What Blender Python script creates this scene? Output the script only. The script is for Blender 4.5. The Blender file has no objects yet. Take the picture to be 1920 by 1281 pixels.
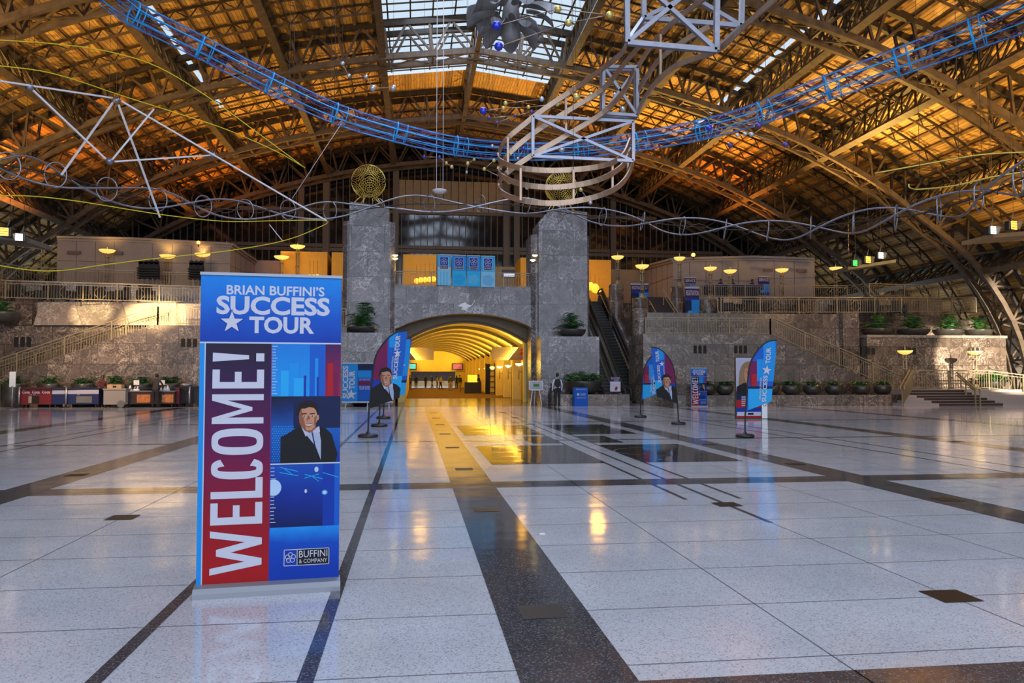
import bpy, math, random
from mathutils import Vector as V, Matrix
random.seed(7)
SC = bpy.context.scene
COL = SC.collection
PI = math.pi
# ---------------------------------------------------------------- camera
F = 1460.0; CX, CY = 960.0, 640.5; HC = 1.65
PH = math.atan(64.5/F); TH = math.atan(185.0/F*math.cos(PH))
cd = bpy.data.cameras.new('camera'); cam = bpy.data.objects.new('camera', cd); COL.objects.link(cam)
cd.sensor_fit = 'HORIZONTAL'; cd.sensor_width = 36.0; cd.lens = F/1920*36.0; cd.clip_end = 500
cam.location = (0, 0, HC); cam.rotation_euler = (PI/2+PH, 0, -TH)
SC.camera = cam
# ---------------------------------------------------------------- exposure, world, daylight
vs = SC.view_settings
vs.view_transform = 'Standard'; vs.look = 'None'; vs.gamma = 1.0; vs.use_curve_mapping = False; vs.exposure = 0.0
SC.cycles.use_denoising = True
SC.cycles.max_bounces = 7; SC.cycles.diffuse_bounces = 3; SC.cycles.glossy_bounces = 3
SC.cycles.transmission_bounces = 4; SC.cycles.transparent_max_bounces = 6
SC.cycles.sample_clamp_indirect = 6.0; SC.cycles.caustics_reflective = False; SC.cycles.caustics_refractive = False
w = bpy.data.worlds.new('sky'); SC.world = w; w.use_nodes = True
bg = w.node_tree.nodes['Background']; bg.inputs[0].default_value = (0.74, 0.87, 1.0, 1); bg.inputs[1].default_value = 1.0

def lamp(name, kind, loc, aim, col, power, size=1.0, size_y=None, spot=60, blend=.6):
    d = bpy.data.lights.new(name, kind); d.color = col; d.energy = power
    if kind == 'AREA':
        d.size = size
        if size_y: d.shape = 'RECTANGLE'; d.size_y = size_y
    if kind == 'SPOT':
        d.spot_size = math.radians(spot); d.spot_blend = blend; d.shadow_soft_size = size
    if kind == 'POINT': d.shadow_soft_size = size
    o = bpy.data.objects.new(name, d); COL.objects.link(o); o.location = loc
    if aim is not None:
        o.rotation_euler = (V(aim)-V(loc)).to_track_quat('-Z', 'Y').to_euler()
    return o
XC = 3.9
# daylight from the street end of the hall (behind the camera) and through the ridge skylight
lamp('window_daylight', 'AREA', (XC, -26, 13), (XC, 14, 0), (.74, .81, 1.0), 9900, 70, 22)
lamp('skylight_daylight', 'AREA', (XC, 28, 24.2), (XC, 28, 0), (.66, .77, 1.0), 5200, 9, 50)
# amber floodlights on the terraces and along the aisles washing the timber roof
AMB = (1.0, .58, .13); ORG = (1.0, .33, .04)
for (p, a, c, e, sz, sp) in (
        ((-22, 26, 7.0), (-18, 33, 19), AMB, 15000, .4, 100),
        ((-30, 33, 5.0), (-25, 41, 17), AMB, 22000, .4, 85),
        ((-27, 52, 9.5), (-22, 55, 20), ORG, 9000, .4, 90),
        ((-9, 62, 9.5), (-9, 58, 24), AMB, 7000, .4, 100),
        ((-14, 40, 9.0), (-10, 44, 22), AMB, 2500, .4, 110),
        ((-21, 67, 9.5), (-17, 68, 20), ORG, 9000, .4, 90),
        ((30, 27, 7.0), (27, 33, 18), AMB, 14000, .4, 100),
        ((37, 36, 5.0), (32, 43, 14), AMB, 16000, .4, 85),
        ((28, 50, 9.0), (27, 46, 18), AMB, 12000, .4, 90),
        ((29, 62, 9.5), (24, 62, 18), ORG, 12000, .4, 95),
        ((20, 60, 9.5), (18, 56, 22), AMB, 11000, .4, 100),
        ((12, 62, 9.0), (10, 57, 24), AMB, 9000, .4, 90)):
    lamp('roof_floodlight', 'SPOT', p, a, c, e, sz, spot=sp, blend=.9)
# low sun reaching the left terrace and the right-hand block through the glazing
lamp('sun_through_window', 'SPOT', (-4, 27, 16.5), (-14.4, 46.5, 5.4), (1.0, .76, .38), 190000, .12, spot=9, blend=.6)
lamp('sun_through_window', 'SPOT', (-6, 25, 16), (-18.4, 47.6, 5.5), (1.0, .76, .38), 90000, .12, spot=5, blend=.6)
lamp('sun_through_window', 'SPOT', (33, 10, 10), (34.9, 44.5, 2.6), (1.0, .84, .62), 260000, .2, spot=10, blend=.25)
lamp('sun_through_window', 'SPOT', (38, 26, 8), (43.5, 55, 4.0), (1.0, .88, .70), 120000, .3, spot=26, blend=.5)

# ---------------------------------------------------------------- pixel rays (points are placed at real depths)
FW = V((math.sin(TH)*math.cos(PH), math.cos(TH)*math.cos(PH), math.sin(PH)))
RT = V((math.cos(TH), -math.sin(TH), 0)); UP = RT.cross(FW)
OC = V((0, 0, HC))
def ray(u, v): return FW + RT*((u-CX)/F) - UP*((v-CY)/F)
def P(u, v, Y): r = ray(u, v); return OC + r*(Y/r.y)
def PZ(u, v, Z=0.0): r = ray(u, v); return OC + r*((Z-HC)/r.z)

# ---------------------------------------------------------------- materials
MATS = {}
def mat(name, col, rough=.5, metal=0.0, emit=None, estr=0.0, var=0.0, scale=8.0, spec=.5, bump=0.0, coat=0.0):
    m = bpy.data.materials.new(name); m.use_nodes = True; MATS[name] = m
    nt = m.node_tree; b = nt.nodes['Principled BSDF']
    c = tuple(col)+(1,)
    b.inputs['Base Color'].default_value = c; b.inputs['Roughness'].default_value = rough
    b.inputs['Metallic'].default_value = metal; b.inputs['Specular IOR Level'].default_value = spec
    if coat: b.inputs['Coat Weight'].default_value = coat; b.inputs['Coat Roughness'].default_value = .05
    if emit is not None:
        b.inputs['Emission Color'].default_value = tuple(emit)+(1,); b.inputs['Emission Strength'].default_value = estr
    if var or bump:
        tc = nt.nodes.new('ShaderNodeTexCoord'); n = nt.nodes.new('ShaderNodeTexNoise')
        n.inputs['Scale'].default_value = scale; n.inputs['Detail'].default_value = 4
        nt.links.new(tc.outputs['Object'], n.inputs['Vector'])
        if var:
            r = nt.nodes.new('ShaderNodeValToRGB')
            r.color_ramp.elements[0].position = .3; r.color_ramp.elements[1].position = .7
            r.color_ramp.elements[0].color = tuple(max(0, x*(1-var)) for x in col)+(1,)
            r.color_ramp.elements[1].color = tuple(min(1, x*(1+var)) for x in col)+(1,)
            nt.links.new(n.outputs['Fac'], r.inputs['Fac']); nt.links.new(r.outputs['Color'], b.inputs['Base Color'])
        if bump:
            bp = nt.nodes.new('ShaderNodeBump'); bp.inputs['Strength'].default_value = bump
            nt.links.new(n.outputs['Fac'], bp.inputs['Height']); nt.links.new(bp.outputs['Normal'], b.inputs['Normal'])
    return m
def N(nt, t, **kw):
    n = nt.nodes.new('ShaderNode'+t)
    for k, v in kw.items(): setattr(n, k, v)
    return n
def ramp(nt, src, stops):
    r = N(nt, 'ValToRGB'); e = r.color_ramp.elements
    while len(e) < len(stops): e.new(.5)
    for i, (p, c) in enumerate(stops):
        e[i].position = p; e[i].color = (c if len(c) == 4 else tuple(c)+(1,))
    nt.links.new(src, r.inputs['Fac']); return r.outputs['Color']
def mixc(nt, fac, a, b, blend='MIX'):
    m = N(nt, 'Mix', data_type='RGBA', blend_type=blend)
    for s, k in ((fac, 0), (a, 6), (b, 7)):
        if hasattr(s, 'links'): nt.links.new(s, m.inputs[k])
        elif isinstance(s, (int, float)): m.inputs[k].default_value = s
        else: m.inputs[k].default_value = tuple(s)+(1,)
    return m.outputs[2]
def stone(name, dark, light, vein, rough=.25, slab=(1.3, 1.0), strength=.8):
    m = mat(name, dark, rough); nt = m.node_tree; b = nt.nodes['Principled BSDF']; L = nt.links
    g = N(nt, 'NewGeometry'); sp = N(nt, 'SeparateXYZ'); L.new(g.outputs['Position'], sp.inputs[0])
    ad = N(nt, 'Math', operation='ADD'); L.new(sp.outputs[0], ad.inputs[0])
    ad.inputs[1].default_value = 0.0
    m2 = N(nt, 'Math', operation='MULTIPLY'); L.new(sp.outputs[1], m2.inputs[0]); m2.inputs[1].default_value = 1.0
    L.new(m2.outputs[0], ad.inputs[1])
    cb = N(nt, 'CombineXYZ'); L.new(ad.outputs[0], cb.inputs[0]); L.new(sp.outputs[2], cb.inputs[1])
    br = N(nt, 'TexBrick'); br.offset = 0.5; br.inputs['Scale'].default_value = 1.0
    br.inputs['Brick Width'].default_value = slab[0]; br.inputs['Row Height'].default_value = slab[1]
    br.inputs['Mortar Size'].default_value = .012; br.inputs['Mortar Smooth'].default_value = .2
    br.inputs['Color1'].default_value = (.0, .0, .0, 1); br.inputs['Color2'].default_value = (1, 1, 1, 1)
    br.inputs['Mortar'].default_value = (0, 0, 0, 1)
    L.new(cb.outputs[0], br.inputs['Vector'])
    # every slab is cut from a different place of the block
    sh = N(nt, 'VectorMath', operation='SCALE'); sh.inputs[3].default_value = 13.0; L.new(br.outputs['Color'], sh.inputs[0])
    pv = N(nt, 'VectorMath', operation='ADD'); L.new(g.outputs['Position'], pv.inputs[0]); L.new(sh.outputs[0], pv.inputs[1])
    n1 = N(nt, 'TexNoise'); n1.inputs['Scale'].default_value = 1.1; n1.inputs['Detail'].default_value = 7; n1.inputs['Distortion'].default_value = 1.6
    n2 = N(nt, 'TexNoise'); n2.inputs['Scale'].default_value = 2.4; n2.inputs['Detail'].default_value = 5; n2.inputs['Distortion'].default_value = 2.4
    for n in (n1, n2): L.new(pv.outputs[0], n.inputs['Vector'])
    c0 = ramp(nt, n1.outputs['Fac'], [(.3, dark), (.7, light)])
    def ridge(src, wd):
        return ramp(nt, src, [(.5-wd, (0, 0, 0)), (.5, (1, 1, 1)), (.5+wd, (0, 0, 0))])
    v = mixc(nt, 1.0, ridge(n1.outputs['Fac'], .022), ridge(n2.outputs['Fac'], .03), 'ADD')
    mk = N(nt, 'TexNoise'); mk.inputs['Scale'].default_value = .7; L.new(pv.outputs[0], mk.inputs['Vector'])
    v = mixc(nt, 1.0, v, ramp(nt, mk.outputs['Fac'], [(.35, (.12,)*3), (.65, (1, 1, 1))]), 'MULTIPLY')
    c1 = mixc(nt, v, c0, vein)
    tone = ramp(nt, br.outputs['Color'], [(0, (.55,)*3), (1, (1.22,)*3)])
    c2 = mixc(nt, .8, c1, tone, 'MULTIPLY')
    c3 = mixc(nt, br.outputs['Fac'], c2, tuple(x*.35 for x in dark))
    L.new(c3, b.inputs['Base Color'])
    return m
stone('marble_grey', (.095, .085, .09), (.185, .165, .175), (.56, .53, .55), .22, (1.9, 1.5))
stone('marble_brown', (.070, .050, .039), (.140, .104, .083), (.42, .34, .275), .25, (1.7, 1.15))
stone('marble_coping', (.20, .165, .14), (.28, .23, .20), (.6, .5, .42), .3, (2.6, 3.0))
# terrazzo floor
def terrazzo(name, base, flecks, rough, dark=False):
    m = mat(name, base, rough); nt = m.node_tree; b = nt.nodes['Principled BSDF']; L = nt.links
    g = N(nt, 'NewGeometry')
    vo = N(nt, 'TexVoronoi'); vo.inputs['Scale'].default_value = 120; L.new(g.outputs['Position'], vo.inputs['Vector'])
    sp = N(nt, 'SeparateColor'); L.new(vo.outputs['Color'], sp.inputs[0])
    c = ramp(nt, sp.outputs[0], [(0, flecks[0]), (.10, flecks[0]), (.13, base), (.85, base), (.9, flecks[1]), (1, flecks[1])])
    n = N(nt, 'TexNoise'); n.inputs['Scale'].default_value = .9; n.inputs['Detail'].default_value = 6; L.new(g.outputs['Position'], n.inputs['Vector'])
    t = ramp(nt, n.outputs['Fac'], [(.3, (.86,)*3), (.7, (1.04,)*3)])
    c = mixc(nt, 1.0, c, t, 'MULTIPLY'); L.new(c, b.inputs['Base Color'])
    # worn polish: slightly wavy streaked roughness
    n2 = N(nt, 'TexNoise'); n2.inputs['Scale'].default_value = 1.7; n2.inputs['Detail'].default_value = 5; L.new(g.outputs['Position'], n2.inputs['Vector'])
    r = N(nt, 'MapRange'); L.new(n2.outputs['Fac'], r.inputs[0]); r.inputs[3].default_value = rough*.55; r.inputs[4].default_value = rough*1.6
    L.new(r.outputs[0], b.inputs['Roughness'])
    bp = N(nt, 'Bump'); bp.inputs['Strength'].default_value = .015; bp.inputs['Distance'].default_value = .5
    n3 = N(nt, 'TexNoise'); n3.inputs['Scale'].default_value = 1.1; L.new(g.outputs['Position'], n3.inputs['Vector'])
    L.new(n3.outputs['Fac'], bp.inputs['Height']); L.new(bp.outputs['Normal'], b.inputs['Normal'])
    b.inputs['Specular IOR Level'].default_value = .62
    return m
terrazzo('terrazzo_white', (.50, .505, .56), ((.30, .30, .34), (.60, .60, .66)), .10)
terrazzo('terrazzo_grey', (.055, .055, .065), ((.02, .02, .024), (.16, .16, .18)), .10)
terrazzo('terrazzo_brown', (.035, .026, .022), ((.015, .012, .01), (.08, .065, .055)), .07)
terrazzo('terrazzo_rust', (.07, .034, .016), ((.04, .02, .01), (.16, .09, .05)), .13)
mat('floor_joint', (.10, .10, .12), .4); mat('floor_plate', (.012, .010, .009), .35)
def wood():
    m = mat('roof_boards', (.4, .22, .07), .6); nt = m.node_tree; b = nt.nodes['Principled BSDF']; L = nt.links
    tc = N(nt, 'UVMap')
    br = N(nt, 'TexBrick'); br.offset = .37; br.inputs['Scale'].default_value = 1
    br.inputs['Brick Width'].default_value = 4.6; br.inputs['Row Height'].default_value = .21; br.inputs['Mortar Size'].default_value = .012
    br.inputs['Color1'].default_value = (.62, .36, .10, 1); br.inputs['Color2'].default_value = (.82, .50, .15, 1); br.inputs['Mortar'].default_value = (.09, .05, .02, 1)
    L.new(tc.outputs[0], br.inputs['Vector'])
    mp = N(nt, 'Mapping'); mp.inputs['Scale'].default_value = (.6, 9, 1); L.new(tc.outputs[0], mp.inputs[0])
    n = N(nt, 'TexNoise'); n.inputs['Scale'].default_value = 2; n.inputs['Detail'].default_value = 6; L.new(mp.outputs[0], n.inputs['Vector'])
    c = mixc(nt, .75, br.outputs['Color'], ramp(nt, n.outputs['Fac'], [(.3, (.45, .42, .38)), (.7, (1.1, 1.1, 1.1))]), 'MULTIPLY')
    L.new(c, b.inputs['Base Color'])
wood()
mat('roof_battens', (.22, .12, .035), .7, var=.3, scale=3)
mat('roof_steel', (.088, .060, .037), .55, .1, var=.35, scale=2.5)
mat('roof_steel_dark', (.032, .022, .013), .6, .1, var=.35, scale=2.5)  # darker copy of roof_steel for lattices; light caught by chords is put into colour
def glazing():
    m = bpy.data.materials.new('skylight_glass'); MATS['skylight_glass'] = m; m.use_nodes = True; nt = m.node_tree
    nt.nodes.clear(); o = N(nt, 'OutputMaterial'); a = N(nt, 'BsdfTransparent'); t = N(nt, 'BsdfGlossy'); x = N(nt, 'MixShader')
    a.inputs[0].default_value = (.92, .96, 1, 1); t.inputs['Roughness'].default_value = .1; x.inputs[0].default_value = .06
    nt.links.new(a.outputs[0], x.inputs[1]); nt.links.new(t.outputs[0], x.inputs[2]); nt.links.new(x.outputs[0], o.inputs[0])
glazing()
mat('dark_glass', (.008, .008, .010), .06, 0, spec=.9)
mat('frame_bronze', (.13, .09, .055), .5, .2)
mat('tan_panel', (.30, .20, .10), .6, var=.1, scale=3)
mat('plaster_beige', (.31, .245, .205), .75, var=.06, scale=3)
mat('plaster_cream', (.62, .55, .45), .75, var=.06, scale=3)
mat('plaster_gold', (.78, .60, .20), .65, var=.05, scale=2)
mat('orange_wall', (.66, .33, .02), .6, var=.05, scale=3)
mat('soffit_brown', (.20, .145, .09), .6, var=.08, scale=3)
mat('groove', (.14, .11, .10), .8)
mat('vent_dark', (.008, .007, .006), .8)
mat('carpet_rust', (.11, .045, .013), .95, var=.45, scale=2.2)
mat('rail_brass', (.25, .20, .12), .45, .3, var=.12, scale=6)
mat('steel_bright', (.30, .30, .36), .34, .8, var=.1, scale=5)
mat('steel_copper', (.42, .29, .21), .38, .7, var=.12, scale=4)
mat('aluminium', (.27, .28, .32), .42, .5)
mat('white_paint', (.78, .76, .80), .5); mat('white_card', (.80, .80, .82), .6)
mat('vane_grey', (.23, .22, .22), .5, .2, var=.25, scale=2); mat('grey_metal', (.15, .145, .14), .5, .2, var=.2, scale=2)
mat('black_plastic', (.012, .012, .014), .45); mat('rubber', (.02, .02, .02), .7)
mat('black_fabric', (.02, .02, .023), .85, var=.3, scale=12)
mat('blue_mesh', (.015, .36, .80), .35, .2)
mat('violet_mesh', (.12, .09, .34), .4, .3)
mat('yellow_cord', (.80, .66, .02), .5); mat('gold_wire', (.80, .62, .12), .3, .6)
mat('orb_blue', (.01, .03, .55), .08, 0, spec=.9); mat('orb_gold', (.72, .56, .16), .15, .4)
mat('orb_clear', (.55, .58, .62), .1, .5); mat('orb_violet', (.12, .07, .26), .12, .3)
mat('pot_bronze', (.05, .047, .042), .3, .2, var=.3, scale=3); mat('soil', (.03, .02, .012), .95)
mat('leaf_green', (.035, .12, .02), .5, var=.5, scale=3); mat('leaf_dark', (.015, .06, .02), .5, var=.5, scale=3)
mat('lamp_bowl', (.8, .6, .2), .5, emit=(1.0, .60, .12), estr=1.15)
mat('sconce_glow', (.9, .7, .3), .5, emit=(1.0, .70, .24), estr=5.0)
mat('pendant_glow', (.9, .6, .1), .5, emit=(1.0, .50, .03), estr=1.5)
mat('lens_white', (.9, .9, .9), .4, emit=(1.0, .93, .80), estr=3.2); mat('lens_orange', (.9, .5, .1), .4, emit=(1.0, .50, .06), estr=2.6)
mat('lens_green', (.1, .7, .2), .4, emit=(.05, .9, .16), estr=1.1); mat('floodlight_glow', (.9, .5, .1), .4, emit=(1.0, .45, .06), estr=6)
mat('screen_cyan', (.05, .3, .35), .3, emit=(.12, .75, .70), estr=.8); mat('screen_white', (.5, .5, .6), .3, emit=(.75, .75, .95), estr=.75)
mat('screen_pink', (.3, .06, .12), .3, emit=(.6, .12, .2), estr=.5)
mat('escalator_side', (.028, .025, .022), .3, .5, var=.2, scale=3); mat('escalator_step', (.02, .018, .017), .5, .3)
mat('stair_riser', (.03, .016, .014), .7); mat('stair_tread', (.30, .26, .25), .35)
mat('beige_plastic', (.30, .265, .24), .55); mat('cart_red', (.15, .008, .012), .45); mat('cart_blue', (.006, .012, .07), .45)
mat('cart_wood', (.50, .16, .03), .5, var=.3, scale=5); mat('cart_maroon', (.12, .012, .02), .6); mat('carton', (.50, .33, .17), .8)
mat('skin', (.50, .28, .20), .6); mat('skin_dark', (.16, .085, .055), .6); mat('hair_dark', (.015, .011, .009), .6); mat('hair_blonde', (.45, .29, .14), .6)
for nm, c in (('cloth_black', (.015, .015, .018)), ('cloth_white', (.62, .66, .78)), ('cloth_navy', (.015, .02, .045)), ('cloth_maroon', (.09, .02, .022)),
              ('cloth_charcoal', (.035, .034, .036)), ('cloth_tan', (.34, .25, .14)), ('cloth_grey', (.18, .17, .17)), ('shoe_black', (.01, .01, .01))):
    mat(nm, c, .85, var=.15, scale=9)
# printed inks
for nm, c in (('ink_white', (.66, .66, .78)), ('ink_blue', (.006, .12, .60)), ('ink_sky', (.01, .31, .84)), ('ink_royal', (.006, .045, .40)),
              ('ink_navy', (.008, .016, .075)), ('ink_cyan', (.02, .42, .90)), ('ink_magenta', (.20, .008, .085)), ('ink_red', (.48, .012, .02)), ('ink_purple', (.055, .012, .085)),
              ('ink_black', (.010, .010, .012)), ('ink_skin', (.62, .29, .17)), ('ink_skin_shade', (.32, .11, .055)), ('ink_shirt', (.42, .47, .66)), ('ink_hair', (.016, .008, .008)), ('ink_blonde', (.36, .21, .11)),
              ('ink_lilac', (.55, .53, .68)), ('ink_pale', (.60, .66, .80)), ('ink_violet', (.16, .03, .20)), ('ink_glow', (.50, .68, .95)), ('ink_green', (.10, .32, .06)), ('ink_pink', (.75, .08, .42)), ('ink_grey', (.20, .20, .22)), ('ink_aqua', (.03, .55, 1.0)), ('ink_aqua_pale', (.30, .72, 1.0))):
    mat(nm, tuple(x*.72 for x in c), .5, spec=.2)
def ink_grad(name, axis_stops, zlo, zhi, var=.25, scale=2.0):
    axis_stops = [(p_, tuple(x*.75 for x in c_)) for p_, c_ in axis_stops]
    m = mat(name, (.5, .5, .5), .5, spec=.2); nt = m.node_tree; b = nt.nodes['Principled BSDF']
    tc = N(nt, 'UVMap'); s = N(nt, 'SeparateXYZ'); nt.links.new(tc.outputs[0], s.inputs[0])
    n = N(nt, 'TexNoise'); n.inputs['Scale'].default_value = scale; n.inputs['Detail'].default_value = 3; nt.links.new(tc.outputs[0], n.inputs['Vector'])
    r = N(nt, 'MapRange'); nt.links.new(s.outputs[1], r.inputs[0]); r.inputs[1].default_value = zlo; r.inputs[2].default_value = zhi
    a = N(nt, 'Math', operation='MULTIPLY_ADD'); nt.links.new(n.outputs['Fac'], a.inputs[0]); a.inputs[1].default_value = var; nt.links.new(r.outputs[0], a.inputs[2])
    a2 = N(nt, 'Math', operation='SUBTRACT'); nt.links.new(a.outputs[0], a2.inputs[0]); a2.inputs[1].default_value = var*.5
    nt.links.new(ramp(nt, a2.outputs[0], axis_stops), b.inputs['Base Color'])
# ---------------------------------------------------------------- mesh helpers
class MB:
    def __init__(s): s.v = []; s.f = []; s.m = []; s.sm = []; s.mats = []; s.uv = {}
    def mi(s, name):
        if name not in s.mats: s.mats.append(name)
        return s.mats.index(name)
    def face(s, pts, m, smooth=False, uv=None):
        k = len(s.v); s.v += [V(p) for p in pts]; s.f.append(tuple(range(k, k+len(pts)))); s.m.append(s.mi(m)); s.sm.append(smooth)
        if uv: s.uv[len(s.f)-1] = uv
    def faces(s, vs, fs, m, smooth=False):
        k = len(s.v); s.v += [V(p) for p in vs]; i = s.mi(m)
        for f in fs: s.f.append(tuple(k+a for a in f)); s.m.append(i); s.sm.append(smooth)
    def box(s, lo, hi, m):
        x0, y0, z0 = lo; x1, y1, z1 = hi
        s.faces([(x0,y0,z0),(x1,y0,z0),(x1,y1,z0),(x0,y1,z0),(x0,y0,z1),(x1,y0,z1),(x1,y1,z1),(x0,y1,z1)],
                [(0,3,2,1),(4,5,6,7),(0,1,5,4),(1,2,6,5),(2,3,7,6),(3,0,4,7)], m)
    def cbox(s, c, d, m, rz=0.0):
        x, y, z = c; a, b, h = d[0]/2, d[1]/2, d[2]/2; cs, sn = math.cos(rz), math.sin(rz)
        vs = [(x+cs*p-sn*q, y+sn*p+cs*q, z+r) for r in (-h, h) for p, q in ((-a,-b),(a,-b),(a,b),(-a,b))]
        s.faces(vs, [(0,3,2,1),(4,5,6,7),(0,1,5,4),(1,2,6,5),(2,3,7,6),(3,0,4,7)], m)
    def bar(s, a, b, w, m, h=None, up=(0, 0, 1)):
        a, b = V(a), V(b); d = b-a
        if d.length < 1e-6: return
        d.normalize(); u = V(up)
        if abs(d.dot(u)) > .97: u = V((0, 1, 0))
        x = d.cross(u).normalized()*(w/2); y = x.cross(d).normalized()*((h or w)/2)
        vs = [p+i*x+j*y for p in (a, b) for i, j in ((-1,-1),(1,-1),(1,1),(-1,1))]
        s.faces(vs, [(0,1,2,3),(7,6,5,4),(0,4,5,1),(1,5,6,2),(2,6,7,3),(3,7,4,0)], m)
    def tube(s, pts, r, m, n=6, closed=False, caps=True):
        pts = [V(p) for p in pts]; k = len(pts); base = len(s.v); i0 = s.mi(m); nrm = None
        rr = r if isinstance(r, (list, tuple)) else [r]*k
        for i, p in enumerate(pts):
            if closed: d = pts[(i+1) % k]-pts[i-1]
            else: d = pts[min(i+1, k-1)]-pts[max(i-1, 0)]
            d = d.normalized() if d.length > 1e-9 else V((0, 0, 1))
            if nrm is None:
                nrm = d.orthogonal().normalized()
            nrm = nrm-d*nrm.dot(d)
            nrm = nrm.normalized() if nrm.length > 1e-6 else d.orthogonal().normalized()
            bn = d.cross(nrm)
            for j in range(n):
                t = 2*PI*j/n; s.v.append(p+(nrm*math.cos(t)+bn*math.sin(t))*rr[i])
        for i in range(k if closed else k-1):
            for j in range(n):
                a = base+i*n+j; b = base+i*n+(j+1) % n; i2 = (i+1) % k
                s.f.append((a, b, base+i2*n+(j+1) % n, base+i2*n+j)); s.m.append(i0); s.sm.append(True)
        if caps and not closed:
            s.f.append(tuple(base+j for j in reversed(range(n)))); s.m.append(i0); s.sm.append(False)
            s.f.append(tuple(base+(k-1)*n+j for j in range(n))); s.m.append(i0); s.sm.append(False)
    def lathe(s, c, prof, m, n=20, smooth=True, axis='Z'):
        base = len(s.v); i0 = s.mi(m); c = V(c)
        for r, z in prof:
            for j in range(n):
                t = 2*PI*j/n; q = (r*math.cos(t), r*math.sin(t), z)
                if axis == 'Y': q = (q[0], q[2], q[1])
                if axis == 'X': q = (q[2], q[0], q[1])
                s.v.append(c+V(q))
        for i in range(len(prof)-1):
            for j in range(n):
                a = base+i*n+j; b = base+i*n+(j+1) % n
                s.f.append((a, b, b+n, a+n)); s.m.append(i0); s.sm.append(smooth)
        s.f.append(tuple(base+j for j in reversed(range(n)))); s.m.append(i0); s.sm.append(False)
        k = base+(len(prof)-1)*n; s.f.append(tuple(k+j for j in range(n))); s.m.append(i0); s.sm.append(False)
    def sphere(s, c, r, m, n=12, sq=(1, 1, 1)):
        base = len(s.v); c = V(c); vs = [(0, 0, 1)]; h = n//2
        for i in range(1, h):
            a = PI*i/h
            for j in range(n):
                t = 2*PI*j/n; vs.append((math.sin(a)*math.cos(t), math.sin(a)*math.sin(t), math.cos(a)))
        vs.append((0, 0, -1)); fs = []
        for j in range(n): fs.append((0, 1+j, 1+(j+1) % n))
        for i in range(h-2):
            for j in range(n):
                a = 1+i*n+j; b = 1+i*n+(j+1) % n; fs.append((a, a+n, b+n, b))
        k = 1+(h-2)*n
        for j in range(n): fs.append((len(vs)-1, k+(j+1) % n, k+j))
        s.faces([c+V((r*x*sq[0], r*y*sq[1], r*z*sq[2])) for x, y, z in vs], fs, m, True)
    def prism(s, pts, vec, m, side=None):
        pts = [V(p) for p in pts]; n = len(pts); vec = V(vec); q = [p+vec for p in pts]
        s.faces(pts+q, [tuple(range(n)), tuple(reversed(range(n, 2*n)))], m)
        s.faces(pts+q, [(i, i+n, (i+1) % n+n, (i+1) % n) for i in range(n)], side or m)
    def build(s, name, parent=None, loc=None):
        me = bpy.data.meshes.new(name); base = V(parent.location) if parent is not None else (V(loc) if loc is not None else V((0, 0, 0)))
        par = parent
        while par is not None and par.parent is not None:
            par = par.parent; base = base+V(par.location)
        me.from_pydata([tuple(p-base) for p in s.v], [], s.f)
        for nm in s.mats: me.materials.append(MATS[nm])
        me.polygons.foreach_set('material_index', s.m); me.polygons.foreach_set('use_smooth', s.sm)
        if s.uv:
            ul = me.uv_layers.new(name='UVMap')
            for fi, uv in s.uv.items():
                p = me.polygons[fi]
                for li, c in zip(p.loop_indices, uv): ul.data[li].uv = c
        me.validate(); me.update()
        o = bpy.data.objects.new(name, me); COL.objects.link(o)
        if parent is not None: o.parent = parent
        elif loc is not None: o.location = base
        return o
def tag(o, label=None, cat=None, group=None, kind=None):
    if label: o['label'] = label
    if cat: o['category'] = cat
    if group: o['group'] = group
    if kind: o['kind'] = kind
    return o
def thing(name, label, cat, loc=(0, 0, 0), group=None):
    o = bpy.data.objects.new(name, None); COL.objects.link(o); o.location = loc; o.empty_display_size = .2
    return tag(o, label, cat, group)
def struct(name, mb, label=None):
    return tag(mb.build(name), label or None, None, None, 'structure')
def copy_tree(o, parent=None):
    c = o.copy(); COL.objects.link(c)
    if parent is not None: c.parent = parent
    for ch in list(o.children): copy_tree(ch, c)
    return c
ORD = ['first', 'second', 'third', 'fourth', 'fifth', 'sixth', 'seventh', 'eighth', 'ninth', 'tenth', 'eleventh', 'twelfth', 'thirteenth', 'fourteenth', 'fifteenth', 'sixteenth']
def interp(pts, t):
    for i in range(len(pts)-1):
        if t <= pts[i+1][0]:
            a, b = pts[i], pts[i+1]; k = (t-a[0])/(b[0]-a[0]); return [a[j]+(b[j]-a[j])*k for j in range(1, len(a))]
    return list(pts[-1][1:])
def smooth(pts, n=6, closed=False):
    pts = [V(p) for p in pts]; out = []; k = len(pts)
    rng = range(k) if closed else range(k-1)
    for i in rng:
        p1, p2 = pts[i], pts[(i+1) % k]
        p0 = pts[i-1] if (closed or i > 0) else p1*2-p2
        p3 = pts[(i+2) % k] if (closed or i+2 < k) else p2*2-p1
        for j in range(n):
            t = j/n; out.append(.5*((2*p1)+(p2-p0)*t+(2*p0-5*p1+4*p2-p3)*t*t+(3*p1-p0-3*p2+p3)*t**3))
    if not closed: out.append(pts[-1])
    return out
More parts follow.
